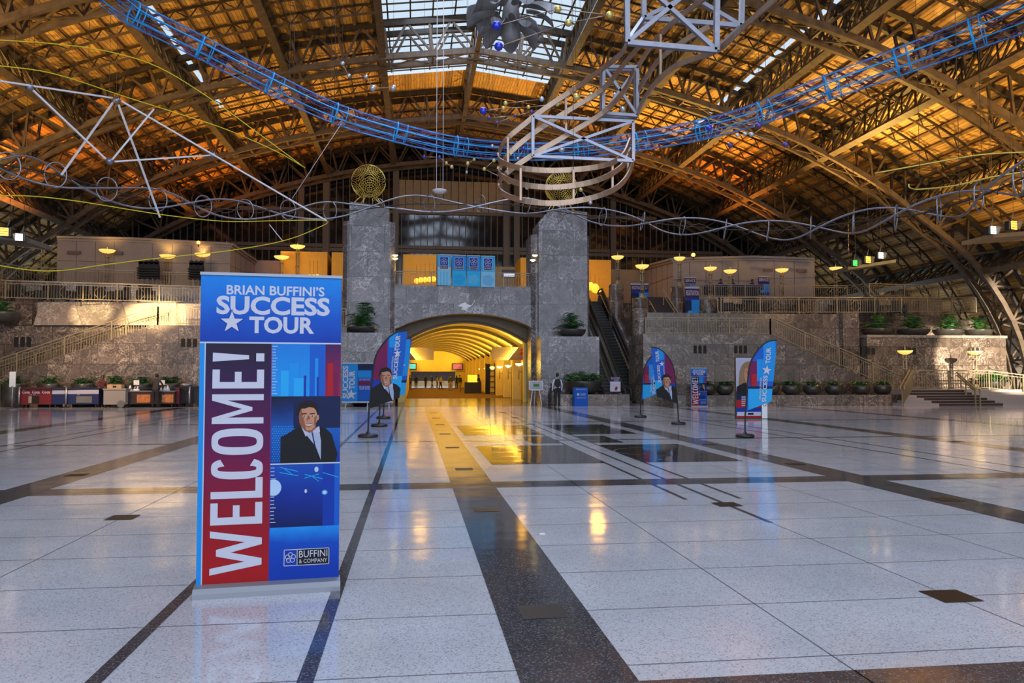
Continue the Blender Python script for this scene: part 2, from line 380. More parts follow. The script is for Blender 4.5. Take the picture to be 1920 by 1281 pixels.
# text as flat outlines, normalised to a unit box (cached)
TXT = {}
def text_mesh(body, bold=0.0, space=1.0):
    key = (body, bold, space)
    if key not in TXT:
        cu = bpy.data.curves.new('text', 'FONT'); cu.body = body; cu.offset = bold; cu.resolution_u = 3; cu.fill_mode = 'FRONT'; cu.space_character = space
        ob = bpy.data.objects.new('text', cu); COL.objects.link(ob)
        dg = bpy.context.evaluated_depsgraph_get(); dg.update()
        me = ob.evaluated_get(dg).to_mesh()
        vs = [(v.co.x, v.co.y) for v in me.vertices]; fs = [tuple(p.vertices) for p in me.polygons]
        ob.evaluated_get(dg).to_mesh_clear(); bpy.data.objects.remove(ob); bpy.data.curves.remove(cu)
        x0 = min(v[0] for v in vs); x1 = max(v[0] for v in vs); y0 = min(v[1] for v in vs); y1 = max(v[1] for v in vs)
        TXT[key] = ([((x-x0)/(x1-x0), (y-y0)/(y1-y0)) for x, y in vs], fs)
    return TXT[key]
class Print:
    """flat printed sheet: local (a, b) metres on a plane, layers a fraction of a millimetre apart"""
    def __init__(s, o, ea, eb, mb=None, step=.0012):
        s.o = V(o); s.a = V(ea).normalized(); s.b = V(eb).normalized(); s.n = s.a.cross(s.b).normalized(); s.mb = mb or MB(); s.step = step; s.clip = None
    def w(s, p, k): return s.o+s.a*p[0]+s.b*p[1]+s.n*(s.step*k)
    def poly(s, pts, m, k):
        if s.clip: pts = clip_poly(pts, s.clip)
        if len(pts) >= 3: s.mb.face([s.w(p, k) for p in pts], m, uv=[tuple(p) for p in pts])
    def rect(s, a0, b0, a1, b1, m, k): s.poly([(a0, b0), (a1, b0), (a1, b1), (a0, b1)], m, k)
    def frame(s, a0, b0, a1, b1, t, m, k):
        s.rect(a0, b0, a1, b0+t, m, k); s.rect(a0, b1-t, a1, b1, m, k); s.rect(a0, b0, a0+t, b1, m, k); s.rect(a1-t, b0, a1, b1, m, k)
    def ell(s, c, rx, ry, m, k, n=20, rot=0.0):
        cs, sn = math.cos(rot), math.sin(rot); pts = []
        for i in range(n):
            t = 2*PI*i/n; x, y = rx*math.cos(t), ry*math.sin(t); pts.append((c[0]+cs*x-sn*y, c[1]+sn*x+cs*y))
        s.poly(pts, m, k)
    def ring(s, c, r, t, m, k, n=20):
        for i in range(n):
            a, b = 2*PI*i/n, 2*PI*(i+1)/n
            s.mb.face([s.w((c[0]+q*math.cos(x), c[1]+q*math.sin(x)), k) for q, x in ((r-t, a), (r, a), (r, b), (r-t, b))], m)
    def star(s, c, r, m, k, rot=0.0, inner=.40):
        out = []
        for i in range(10):
            q = r if i % 2 == 0 else r*inner; t = PI/2+rot+i*PI/5; out.append((c[0]+q*math.cos(t), c[1]+q*math.sin(t)))
        s.mb.face([s.w(p, k) for p in out], m)
    def text(s, body, a0, b0, a1, b1, m, k, bold=0.0, up=False, space=1.0):
        vs, fs = text_mesh(body, bold, space)
        if not up: pts = [(a0+(a1-a0)*x, b0+(b1-b0)*y) for x, y in vs]
        else: pts = [(a1-(a1-a0)*y, b0+(b1-b0)*x) for x, y in vs]
        s.mb.faces([s.w(p, k) for p in pts], fs, m)
    def textq(s, body, q, m, k, bold=0.0):
        """text mapped into a quad (lower left, lower right, upper left of the reading direction)"""
        vs, fs = text_mesh(body, bold); o, r, u = (V((p[0], p[1])) for p in q)
        s.mb.faces([s.w(o+(r-o)*x+(u-o)*y, k) for x, y in vs], fs, m)
    def flower(s, c, r, m, k):
        for i in range(5):
            t = PI/2+i*2*PI/5; s.ring((c[0]+r*.56*math.cos(t), c[1]+r*.56*math.sin(t)), r*.44, r*.11, m, k, 14)
def clip_poly(sub, clip):
    out = list(sub); n = len(clip)
    for i in range(n):
        a, b = clip[i], clip[(i+1) % n]; inp, out = out, []
        def side(p): return (b[0]-a[0])*(p[1]-a[1])-(b[1]-a[1])*(p[0]-a[0])
        for j in range(len(inp)):
            p, q = inp[j-1], inp[j]; sp, sq = side(p), side(q)
            if (sp >= 0) != (sq >= 0):
                t = sp/(sp-sq); out.append((p[0]+(q[0]-p[0])*t, p[1]+(q[1]-p[1])*t))
            if sq >= 0: out.append(q)
        if not out: return []
    return out
# ================================================================ FLOOR
fl = MB()
fl.face([(-46, -10, 0), (50, -10, 0), (50, 57, 0), (-46, 57, 0)], 'terrazzo_white')
def slab(x0, x1, y0, y1, m, k=1): z = .0012*k; fl.face([(x0, y0, z), (x1, y0, z), (x1, y1, z), (x0, y1, z)], m)
STRIPS = [(-11.9, .64), (-5.55, .6), (.90, .64), (7.08, .64), (13.5, .64), (19.9, .64)]
for yb in (3.85, 11.85, ): slab(-46, 50, yb-.32, yb+.32, 'terrazzo_grey', 1)
for yb in (19.8, 27.6, 35.4, 38.6): slab(-46, 50, yb-.12, yb+.12, 'terrazzo_grey', 1)
for xs, wd in STRIPS: slab(xs-wd/2, xs+wd/2, -10, 42.3, 'terrazzo_grey', 2)
for x in (-.57, -1.70): slab(x-.045, x+.045, -10, 42.3, 'terrazzo_grey', 2)
for x in (10.1, 10.9, -8.9, -9.6): slab(x-.04, x+.04, 3.8, 42.3, 'terrazzo_grey', 2)
for x in (3.62, 4.0, 4.38):
    slab(x-.03, x+.03, 10.1, 36, 'terrazzo_grey', 2)
slab(3.97, 4.03, 8.4, 10.1, 'terrazzo_grey', 2)
# sunken court panels either side of the centre line
for (x0, x1, y0, y1) in ((1.46, 3.60, 14.5, 18.3), (4.40, 6.36, 14.5, 18.3), (2.9, 3.60, 18.9, 21.0), (4.40, 5.2, 18.9, 21.0), (1.42, 3.60, 21.7, 25.9), (4.40, 6.36, 21.7, 25.9)):
    slab(x0, x1, y0, y1, 'terrazzo_brown', 3)
for (xc, yc, a0, a1) in ((2.5, 14.5, 10, 75), (5.4, 16.6, 60, 230)):
    for i in range(14):
        t0 = math.radians(a0+(a1-a0)*i/14); t1 = math.radians(a0+(a1-a0)*(i+1)/14); r = 1.05
        fl.face([(xc+q*math.cos(t), yc+.9*q*math.sin(t), .0048) for q, t in ((r-.03, t0), (r, t0), (r, t1), (r-.03, t1))], 'floor_joint')
slab(-5.0, 12.6, 42.3, 57, 'terrazzo_rust', 2)
# saw-cut joints
for i in range(36):
    y = 5.45+1.05*(i-4)
    if y < 42 and i < 18: slab(-46, 50, y-.005, y+.005, 'floor_joint', 1)
for x in (-3.35, 2.46, 4.0, 5.48, 8.6, 11.9, 15.2, 18, -7.4, -10.4, -14, -17):
    slab(x-.005, x+.005, -10, 42, 'floor_joint', 1)
# square access plates set in the stone
for i in range(8):
    y = 5.45+4.2*i
    for x in (.90, 4.0, 7.08, -3.35, -11.9, 13.5, -5.55):
        if x in (4.0, ) and i in (2, 3, 4): continue
        if x == -5.55 and i % 2: continue
        slab(x-.155, x+.155, y-.155, y+.155, 'floor_plate', 4)
struct('floor', fl, 'polished white terrazzo hall floor with dark grey inlaid bands')
cf = MB(); cf.box((-2.4, 57, -.2), (9.0, 112, .003), 'carpet_rust')
struct('floor_passage', cf, 'rust carpet floor of the vaulted passage')

# ================================================================ ROOF
PROF = [(0, 22.3), (7, 21.35), (14, 19.8), (20.9, 17.6), (26.75, 14.8), (30.7, 12.03), (33.3, 10.1), (34.8, 8.5), (36.2, 6.5), (37.25, 4.3), (37.9, 1.8), (38.2, 0.0)]
_p = smooth([(a, b, 0) for a, b in PROF], 8)
PL = []; _s = 0
for i, p in enumerate(_p):
    if i: _s += (p-_p[i-1]).length
    PL.append((_s, p.x, p.y))
STOT = _s
def rs(s, off, side):
    """roof section: arc length s from the ridge, offset outwards from the lower chord"""
    a = interp(PL, max(0, s-.4)); b = interp(PL, min(STOT, s+.4)); c = interp(PL, s)
    tx, tz = b[0]-a[0], b[1]-a[1]; l = math.hypot(tx, tz); nx, nz = -tz/l, tx/l
    if s < .6: nx, nz = 0, 1
    return XC+side*(c[0]+nx*off), c[1]+nz*off
def s_of_dx(dx):
    for i in range(len(PL)-1):
        if PL[i+1][1] >= dx: return PL[i][0]+(dx-PL[i][1])/(PL[i+1][1]-PL[i][1])*(PL[i+1][0]-PL[i][0])
    return STOT
def R3(s, off, side, y): x, z = rs(s, off, side); return V((x, y, z))
NS = 34
SS = [STOT*i/NS for i in range(NS+1)]
TD = 2.1                                   # depth of the arches
YT = [23.5, 36.0, 48.5, 61.0, 73.5]
def rnear(side): return 'left' if side < 0 else 'right'
TL = ['paired steel roof arch overhead nearest the camera', 'second paired steel roof arch from the camera, in front of the blue mesh tube crossing', 'paired steel roof arch standing just over the stone pillars',
      'paired steel roof arch between the pillars and the glazed end wall', 'paired steel roof arch set against the glazed end wall']
for ti, y0 in enumerate(YT):
    t = thing('roof_arch', TL[ti], 'roof arch', (XC, y0, 0), 'paired steel arches of the hall roof')
    for yy in (y0, y0+1.5):
        lo, hi, wb = MB(), MB(), MB()
        for side in (-1, 1):
            for i in range(NS):
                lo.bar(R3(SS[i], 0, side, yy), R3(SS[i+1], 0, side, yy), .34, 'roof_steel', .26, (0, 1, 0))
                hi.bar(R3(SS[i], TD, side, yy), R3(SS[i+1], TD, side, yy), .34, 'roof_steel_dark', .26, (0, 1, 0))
                if i % 2 == 0 and i+2 <= NS:
                    a0, a1, a2 = R3(SS[i], 0, side, yy), R3(SS[i+1], TD, side, yy), R3(SS[i+2], 0, side, yy)
                    wb.bar(a0, a1, .13, 'roof_steel', .13, (0, 1, 0)); wb.bar(a1, a2, .13, 'roof_steel', .13, (0, 1, 0))
                    wb.bar(a0, R3(SS[i], TD, side, yy), .15, 'roof_steel', .15, (0, 1, 0))
        lo.build('lower_chord', t); hi.build('upper_chord', t); wb.build('web_bracing', t)
    br = MB()
    for side in (-1, 1):
        for i in range(0, NS, 2):
            br.bar(R3(SS[i], 0, side, y0), R3(SS[i+2], 0, side, y0+1.5), .08, 'roof_steel', .08, (0, 1, 0)); br.bar(R3(SS[i+2], 0, side, y0), R3(SS[i], 0, side, y0+1.5), .08, 'roof_steel', .08, (0, 1, 0))
            br.bar(R3(SS[i], 0, side, y0), R3(SS[i], 0, side, y0+1.5), .12, 'roof_steel', .12)
    br.build('cross_bracing', t)
# longitudinal lattice purlins
PDX = [5.9, 11.8, 17.7, 23.7, 29.6, 34.6]
YA, YB = 12.0, 74.5
for side in (-1, 1):
    for k, dx in enumerate(PDX):
        s = s_of_dx(dx)
        t = thing('roof_purlin', '%s lattice purlin down from the skylight on the %s roof slope' % (ORD[k], rnear(side)), 'purlin', (R3(s, 0, side, YA).x, YA, R3(s, 0, side, YA).z), 'lattice purlins along the hall roof')
        c0, c1, wb = MB(), MB(), MB()
        c0.bar(R3(s, .05, side, YA), R3(s, .05, side, YB), .42, 'roof_steel', .14, R3(s, 1, side, 0)-R3(s, 0, side, 0))
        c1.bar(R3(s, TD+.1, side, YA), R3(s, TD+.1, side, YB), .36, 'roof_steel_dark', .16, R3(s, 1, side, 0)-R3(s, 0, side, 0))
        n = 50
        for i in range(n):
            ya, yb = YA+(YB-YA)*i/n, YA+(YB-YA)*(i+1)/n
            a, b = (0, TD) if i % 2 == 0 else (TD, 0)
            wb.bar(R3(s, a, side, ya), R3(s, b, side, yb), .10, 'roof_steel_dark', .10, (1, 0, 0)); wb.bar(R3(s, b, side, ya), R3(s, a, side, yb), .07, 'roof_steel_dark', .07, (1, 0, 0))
            wb.bar(R3(s, 0, side, ya), R3(s, TD, side, ya), .10, 'roof_steel_dark', .10)
        c0.build('lower_chord', t); c1.build('upper_chord', t); wb.build('web_bracing', t)
t = thing('ridge_purlin', 'steel lattice ridge beam running along the middle of the skylight', 'purlin', (XC, YA, 22.3))
m = MB(); m.box((XC-.16, YA, 22.2), (XC+.16, YB, 22.45), 'roof_steel'); m.build('lower_chord', t)
m = MB(); m.box((XC-.14, YA, 24.3), (XC+.14, YB, 24.5), 'roof_steel'); m.build('upper_chord', t)
m = MB()
for i in range(40):
    ya, yb = YA+(YB-YA)*i/40, YA+(YB-YA)*(i+1)/40
    m.bar((XC, ya, 22.3 if i % 2 else 24.4), (XC, yb, 24.4 if i % 2 else 22.3), .11, 'roof_steel'); m.bar((XC, ya, 22.3), (XC, ya, 24.4), .11, 'roof_steel')
m.build('web_bracing', t)
# light lattice rafters parallel to the arches, three to a bay
SK = s_of_dx(5.9)
def rafter(y, side, s0, s1, label, group):
    o0 = 1.6
    t = thing('roof_rafter', label, 'rafter', (R3(s0, o0, side, y).x, y, R3(s0, o0, side, y).z), group)
    a, wv = MB(), MB(); n = max(4, int((s1-s0)/.62)); n += n % 2
    q = [s0+(s1-s0)*i/n for i in range(n+1)]
    for i in range(n):
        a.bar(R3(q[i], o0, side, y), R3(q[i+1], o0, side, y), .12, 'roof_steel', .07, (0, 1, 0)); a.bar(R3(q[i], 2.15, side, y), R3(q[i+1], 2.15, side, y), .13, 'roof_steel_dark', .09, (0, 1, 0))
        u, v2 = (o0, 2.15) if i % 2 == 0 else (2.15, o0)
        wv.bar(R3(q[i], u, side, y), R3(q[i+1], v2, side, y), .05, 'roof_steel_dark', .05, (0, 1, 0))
    a.build('chords', t); wv.build('lattice', t)
for bi in range(-1, 4):
    yb0 = (YT[bi]+1.5) if bi >= 0 else 12.5
    for k in range(3):
        y = yb0+11.0*(k+1)/4
        for side in (-1, 1):
            w0 = ('between camera and nearest arch', 'bay behind the nearest arch', 'bay behind the second arch', 'bay behind the arch over the pillars', 'last bay before the glazed end')[bi+1]
            rafter(y, side, SK if bi < 3 else 0.3, STOT-2.0, '%s lattice rafter, %s slope, %s' % (ORD[k], rnear(side), w0), 'lattice rafters under the roof boards')
# boarding (deck with battens) and the skylight
dk = MB(); bt = MB(); nD = 60; S3 = s_of_dx(17.7)-.75; sd = sorted([SK+(STOT-SK)*i/nD for i in range(nD+1)]+[S3, S3+.30]); nD += 2
DOF = 2.35; Y0, Y1 = 6.0, 76.0; slots = []
for side in (-1, 1):
    for i in range(nD):
        q = [(sd[i], Y0), (sd[i], Y1), (sd[i+1], Y1), (sd[i+1], Y0)]
        if sd[i] > S3-.01 and sd[i+1] < S3+.31:
            slots.append((side, sd[i], sd[i+1]))
            for ya, yb in ((Y0, 33), (58, Y1)):
                q = [(sd[i], ya), (sd[i], yb), (sd[i+1], yb), (sd[i+1], ya)]; dk.face([R3(s, DOF, side, y) for s, y in q], 'roof_boards', uv=[(y, s) for s, y in q])
            continue
        dk.face([R3(s, DOF, side, y) for s, y in q], 'roof_boards', uv=[(y, s) for s, y in q])
    i = 0; s = SK+.4
    while s < STOT-1:
        bt.bar(R3(s, DOF-.09, side, Y0), R3(s, DOF-.09, side, Y1), .20, 'roof_battens', .16, R3(s, 1, side, 0)-R3(s, 0, side, 0)); s += .98
    for (ya, yb) in ((57.5, Y1),):
        q = [(0, ya), (0, yb), (SK, yb), (SK, ya)]
        dk.face([R3(s, DOF, side, y) for s, y in q], 'roof_boards', uv=[(y, s) for s, y in q])
struct('ceiling', dk, 'brown timber boarding of the arched hall roof')
struct('ceiling_battens', bt, 'long timber battens under the roof boarding')
sk = MB(); sf = MB()
for side, sa, sb in slots: sk.face([R3(s, DOF+.05, side, y) for s, y in ((sa, 33), (sa, 58), (sb, 58), (sb, 33))], 'skylight_glass')
for side in (-1, 1):
    a, b = R3(.0, DOF+.35, side, 0), R3(SK, DOF+.35, side, 0)
    sk.face([(a.x, Y0, a.z), (a.x, 57.5, a.z), (b.x, 57.5, b.z), (b.x, Y0, b.z)], 'skylight_glass')
    y = Y0
    while y < 57.6:
        sf.bar((a.x, y, a.z-.06), (b.x, y, b.z-.06), .06, 'roof_steel_dark', .08); y += 1.05
    for k in range(1, 5):
        c = a.lerp(b, k/4.5); sf.bar((c.x, Y0, c.z-.12), (c.x, 57.5, c.z-.12), .09, 'roof_steel_dark', .10)
sw = tag(sk.build('window_1'), 'glazed skylight along the ridge of the roof', None, None, 'structure')
sfo = sf.build('window_frame'); sfo.parent = sw
# ---------------------------------------------------------------- end gable: dark curtain wall
YG = 75.6
g = MB(); poly = []
for i in range(NS, -1, -1): x, z = rs(SS[i], 2.3, -1); poly.append((x, YG, max(z, 6.3)))
for i in range(1, NS+1): x, z = rs(SS[i], 2.3, 1); poly.append((x, YG, max(z, 6.3)))
g.prism(poly, (0, .3, 0), 'dark_glass'); struct('wall_end', g, 'dark glazed end wall of the hall under the last arch')
gm = MB()
def gtop(x):
    dx = abs(x-XC)
    return interp([(a, b) for a, b in PROF], min(dx, 38))[0]
x = -26.0
while x < 34:
    gm.box((x-.04, YG-.14, 6.3), (x+.04, YG-.01, gtop(x)+.8), 'frame_bronze'); x += .62
for z in (9.6, 10.0, 13.7, 14.1, 17.5):
    hw = 37
    while gtop(XC+hw) < z+.3: hw -= .25
    gm.box((XC-hw, YG-.22, z-.16), (XC+hw, YG-.02, z+.16), 'frame_bronze')
for px in (565, 612, 742, 948, 968, 1148):
    xx = P(px, 450, YG).x; gm.box((xx-.28, YG-.5, 6.3), (xx+.28, YG-.05, gtop(xx)+.6), 'frame_bronze')
struct('window_2', gm, 'bronze mullions and beams of the end curtain wall')
tp = MB(); a, b = P(746, 337, YG-.3), P(944, 400, YG-.3)
k = 14
for i in range(k):
    xa, xb = a.x+(b.x-a.x)*i/k, a.x+(b.x-a.x)*(i+1)/k
    tp.box((xa+.03, YG-.35, b.z), (xb-.03, YG-.25, a.z), 'tan_panel')
struct('wall_panel', tp, 'tan ribbed panel high in the end wall')

# ================================================================ ENTRANCE BLOCK
YE = 47.0
xl, xr = P(737, 640, YE).x, P(1012, 640, YE).x
zb = P(874, 537, YE).z                                             # balcony level
arcp = [P(u, v, YE) for u, v in ((741, 640), (741, 617), (770, 604.5), (805, 595), (840, 589.8), (875, 588), (910, 589.8), (945, 595.5), (980, 606), (1008, 621), (1008, 640))]
arcs = smooth(arcp[1:-1], 4)
en = MB(); y2 = YE+.8
def arch_wall(mb, arc, ztop, yf, depth, m, xa, xb):
    n = len(arc)
    for i in range(n-1):
        a, b = arc[i], arc[i+1]
        mb.face([(a.x, yf, a.z), (b.x, yf, b.z), (b.x, yf, ztop), (a.x, yf, ztop)], m)
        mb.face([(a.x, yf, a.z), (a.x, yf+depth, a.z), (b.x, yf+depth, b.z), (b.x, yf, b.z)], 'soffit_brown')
    a, b = arc[0], arc[-1]
    mb.face([(xa, yf, 0), (a.x, yf, 0), (a.x, yf, ztop), (xa, yf, ztop)], m); mb.face([(b.x, yf, 0), (xb, yf, 0), (xb, yf, ztop), (b.x, yf, ztop)], m)
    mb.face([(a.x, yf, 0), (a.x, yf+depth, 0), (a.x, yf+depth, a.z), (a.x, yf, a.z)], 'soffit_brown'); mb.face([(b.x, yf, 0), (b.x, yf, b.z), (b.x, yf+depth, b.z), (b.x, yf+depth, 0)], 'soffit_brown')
    mb.face([(xa, yf, ztop), (xb, yf, ztop), (xb, yf+depth, ztop), (xa, yf+depth, ztop)], m)
arch_wall(en, arcs, zb, YE, 1.6, 'marble_grey', xl-.3, xr+.3)
struct('wall_entrance', en, 'grey marble wall over the segmental arch of the passage')
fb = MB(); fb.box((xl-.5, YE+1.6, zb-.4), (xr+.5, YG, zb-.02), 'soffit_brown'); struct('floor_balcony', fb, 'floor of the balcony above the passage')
# emblem carved over the arch
em = MB(); c = P(872, 574, YE-.01); pr = Print((c.x, YE-.02, c.z), (1, 0, 0), (0, 0, 1), em, .01)
pr.mb.faces([pr.w(q, 1) for q in ((-.45, .0), (-.2, .16), (.05, .22), (.12, .12), (.42, .02), (.3, -.05), (.1, -.1), (.26, -.2), (.0, -.16), (.2, -.36), (-.05, -.24), (-.25, -.2), (-.12, -.08))], [(0, 1, 12), (1, 2, 3), (1, 3, 12), (3, 4, 5), (3, 5, 6), (3, 6, 12), (6, 7, 8), (6, 8, 12), (8, 9, 10), (8, 10, 11), (8, 11, 12)], 'white_paint')
for k in range(3): pr.mb.faces([pr.w(q, 1.5) for q in ((.42+.06*k, .05+.1*k), (.5+.06*k, .15+.1*k), (.44+.06*k, .16+.1*k))], [(0, 1, 2)], 'white_paint')
tag(em.build('eagle_emblem'), 'small silver eagle emblem carved over the arch', 'emblem')
# passage: walls, vault, ribs, end wall
XA, XB = arcs[0].x+.15, arcs[-1].x-.1
pw = MB(); YP, YQ = YE+1.6, 109.0
zs = P(1004, 640, YP).z-.15; za = P(876, 600, YP).z
def vault(t, drop=0.0):
    return V((XA+(XB-XA)*t, 0, zs+(za-zs)*(1-(2*t-1)**2)-drop))
NVV = 20
vt = MB()
for i in range(NVV):
    a, b = vault(i/NVV), vault((i+1)/NVV)
    vt.face([(a.x, YP, a.z), (a.x, YQ, a.z), (b.x, YQ, b.z), (b.x, YP, b.z)], 'plaster_gold', True)
fr = MB()
for i in range(NVV):
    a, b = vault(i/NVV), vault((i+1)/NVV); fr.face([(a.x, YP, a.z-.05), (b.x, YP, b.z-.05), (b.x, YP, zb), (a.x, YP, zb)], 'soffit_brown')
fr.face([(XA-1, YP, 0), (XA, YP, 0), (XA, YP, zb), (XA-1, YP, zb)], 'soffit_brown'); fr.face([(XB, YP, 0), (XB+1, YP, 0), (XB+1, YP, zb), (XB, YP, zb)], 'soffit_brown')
struct('wall_passage_front', fr)
struct('ceiling_passage', vt, 'golden barrel vault of the passage')
rb = MB(); nb = 11
RY = [YP+.4+ (YQ-YP)*(i/nb) for i in range(nb+1)]
for y in RY:
    for i in range(NVV):
        a, b, a2, b2 = vault(i/NVV), vault((i+1)/NVV), vault(i/NVV, .20), vault((i+1)/NVV, .20)
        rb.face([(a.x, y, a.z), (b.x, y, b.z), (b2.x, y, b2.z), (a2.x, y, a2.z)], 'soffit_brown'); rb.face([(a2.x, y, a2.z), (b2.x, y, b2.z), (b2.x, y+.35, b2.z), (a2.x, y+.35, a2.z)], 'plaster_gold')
        rb.face([(a.x, y+.35, a.z), (a2.x, y+.35, a2.z), (b2.x, y+.35, b2.z), (b.x, y+.35, b.z)], 'plaster_gold')
    for xx, sg in ((XA, 1), (XB, -1)):
        rb.box((min(xx, xx+sg*.45), y, 0), (max(xx, xx+sg*.45), y+.6, zs+.05), 'plaster_gold')
struct('trim_1', rb, 'ribs and pilasters of the golden vault')
for nm, xx, sg in (('wall_passage_left', XA, -1), ('wall_passage_right', XB, 1)):
    q = MB(); q.box((min(xx, xx+sg*.3), YP, 0), (max(xx, xx+sg*.3), YQ, zs), 'plaster_gold')
    for i in range(nb):
        ya = RY[i]+.6; yb = RY[i+1]
        q.box((min(xx, xx-sg*.04), ya+.9, 0), (max(xx, xx-sg*.04), yb-.9, 2.5), 'soffit_brown')
    struct(nm, q)
q = MB(); xe0, xe1 = XA-.3, XB+.3
q.box((xe0, YQ, 2.25), (xe1, YQ+.3, za+.5), 'plaster_gold'); q.box((xe0, YQ, 0), (XA+.6, YQ+.3, 2.3), 'plaster_gold'); q.box((XB-1.6, YQ, 0), (xe1, YQ+.3, 2.3), 'plaster_gold')
q.box((xe0, YQ+9, 0), (xe1, YQ+9.2, 2.4), 'stair_riser'); q.box((xe0, YQ+8.8, .0), (xe1, YQ+9, .9), 'tan_panel')
struct('wall_passage_end', q, 'gold end wall of the passage above a low opening')
for y in RY[:-1]:
    for xx, sg in ((XA, 1), (XB, -1)):
        lamp('vault_cove_light', 'AREA', (xx+sg*.55, y+2.9, zs-.28), ((XA+XB)/2, y+2.9, za+1.2), (1.0, .68, .10), 200, .3, 3.4)
for i, y in enumerate(RY[:8]):
    lamp('passage_downlight', 'AREA', ((XA+XB)/2, y+2.9, za-.4), ((XA+XB)/2, y+2.9, 0), (1.0, .60, .16), 30, 3.0, 2.0)
lamp('far_concourse_light', 'AREA', ((XA+XB)/2, YQ+5, 2.3), ((XA+XB)/2, YQ+5, 0), (1.0, .85, .75), 240, 5, 3)

# ---------------------------------------------------------------- pillars
def octa(mb, x0, x1, y0, y1, c, z0, z1, m):
    p = [(x0+c, y0), (x1-c, y0), (x1, y0+c), (x1, y1), (x0, y1), (x0, y0+c)]
    mb.prism([(x, y, z0) for x, y in p], (0, 0, z1-z0), m)
def pillar(name, ua, ub, uc, ud, vt_, vs_, label, lean):
    Yp = 46.4; m = MB()
    x0, x1, xa, xb = P(ua, 450, Yp).x, P(ub, 450, Yp).x, P(uc, 450, Yp).x, P(ud, 450, Yp).x
    zt, zsd = P(ub, vt_, Yp).z, P(ub, vs_, Yp).z
    m.box((x0, Yp, 0), (x1, Yp+2.4, zt-.9), 'marble_grey')
    # sloping shoulder at the head
    if lean < 0: hd = [(x0, zt-.9), (x1, zt-.9), (x1, zt-.12), (x0+.75, zt), (x0, zt-.8)]
    else: hd = [(x0, zt-.9), (x1, zt-.9), (x1, zt-.25), (x0, zt)]
    m.prism([(x, Yp, z) for x, z in reversed(hd)], (0, 2.4, 0), 'marble_grey')
    octa(m, xa, xb, Yp+.3, Yp+2.6, .25, 0, zsd, 'marble_grey')
    struct(name, m, label); return x0, x1, Yp, zt
PLx = pillar('wall_pillar_left', 655, 729, 642, 740, 380, 414, 'tall grey marble pillar left of the arch', 1)
PRx = pillar('wall_pillar_right', 1010, 1101, 998, 1108, 394, 440, 'tall grey marble pillar right of the arch', -1)
# widened feet with planter ledges
lb = MB(); Yf = 44.5
lb.box((P(620, 700, Yf).x, Yf, 0), (P(737, 700, Yf).x, 48, P(690, 624, Yf).z), 'marble_grey')
struct('wall_plinth_left', lb, 'marble foot of the left pillar')
rb2 = MB()
rb2.box((P(1014, 700, Yf).x, Yf, 0), (P(1124, 700, Yf).x, 48, P(1070, 631, Yf).z), 'marble_grey')
struct('wall_plinth_right', rb2, 'marble foot of the right pillar')
lw = MB(); Yl = 42.3; lw.box((P(1042, 700, Yl).x, Yl, 0), (P(1180, 700, Yl).x, Yf, P(1100, 740, Yl).z), 'marble_brown')
struct('wall_ledge_center', lw, 'low marble ledge under the round planter beside the escalator')

# ================================================================ TERRACES
def block(name, pts, Y, depth, m, label=None, world=False):
    mb = MB(); q = [p if world else P(p[0], p[1], Y) for p in pts]
    mb.prism(q, (0, depth, 0), m); return struct(name, mb, label)
# left: stair wall and landing
YL1 = 45.3
zl = P(330, 610, YL1).z
def xz(u, Y): return P(u, 640, Y).x
xs0, xs1 = xz(-60, YL1), xz(290, YL1); z0 = P(-60, 733, YL1).z
ns = 26; prof = []
for i in range(ns):
    xa = xs0+(xs1-xs0)*i/ns; xb = xs0+(xs1-xs0)*(i+1)/ns; za_ = z0+(zl-z0)*(i+1)/ns
    prof += [(xa, za_), (xb, za_)]
xe = xz(650, YL1)
mb = MB(); pts = [(xs0, YL1, 0)]+[(x, YL1, z) for x, z in prof]+[(xe, YL1, zl), (xe, YL1, 0)]
# front face split into columns so every face stays convex
allx = [(xs0, xs0+(xs1-xs0)/ns, z0+(zl-z0)/ns)]
for i in range(ns):
    xa = xs0+(xs1-xs0)*i/ns; xb = xs0+(xs1-xs0)*(i+1)/ns; zz = z0+(zl-z0)*(i+1)/ns
    mb.box((xa, YL1, 0), (xb, YL1+2.6, zz), 'marble_brown')
mb.box((xs1, YL1, 0), (xe, YL1+2.9, zl), 'marble_brown')
struct('wall_stair_left', mb, 'marble wall carrying the left stair and its landing')
YL2 = 47.9
mb = MB(); zt2 = P(200, 566, YL2).z
xA = xz(-160, YL2)
mb.box((xA, YL2, 0), (xz(660, YL2), 49.1, P(200, 610, YL2).z), 'marble_brown')
mb.prism([P(62, 610, YL2-.35), P(330, 610, YL2-.35), P(330, 566, YL2+.4), P(76, 566, YL2+.4)], (0, 1.2, 0), 'marble_coping')  # tilted face in paler stone; the light on it is put into colour
mb.box((P(30, 600, YL2).x, YL2-.15, P(30, 610, YL2).z), (P(62, 600, YL2).x, 49, P(30, 557, YL2).z), 'marble_brown')
mb.box((xA, YL2+.5, P(200, 610, YL2).z), (xz(660, YL2), 58.0, zt2), 'marble_coping')
struct('wall_terrace_left', mb, 'marble front of the lower left terrace')
zT3 = 7.8
mb = MB()
T3L = [PZ(u, v, zT3) for u, v in ((-40, 512), (0, 521), (40, 528), (110, 530), (380, 538.5), (640, 544))]
for i in range(len(T3L)-1):
    a, b = T3L[i], T3L[i+1]
    mb.prism([(a.x, a.y, zt2-.02), (b.x, b.y, zt2-.02), (b.x, b.y, zT3), (a.x, a.y, zT3)], (0, 0.5, 0), 'marble_brown')
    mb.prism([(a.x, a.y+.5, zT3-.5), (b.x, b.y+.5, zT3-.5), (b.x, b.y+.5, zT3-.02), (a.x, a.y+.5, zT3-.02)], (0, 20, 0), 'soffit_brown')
struct('wall_parapet_left', mb, 'marble parapet of the upper left terrace')
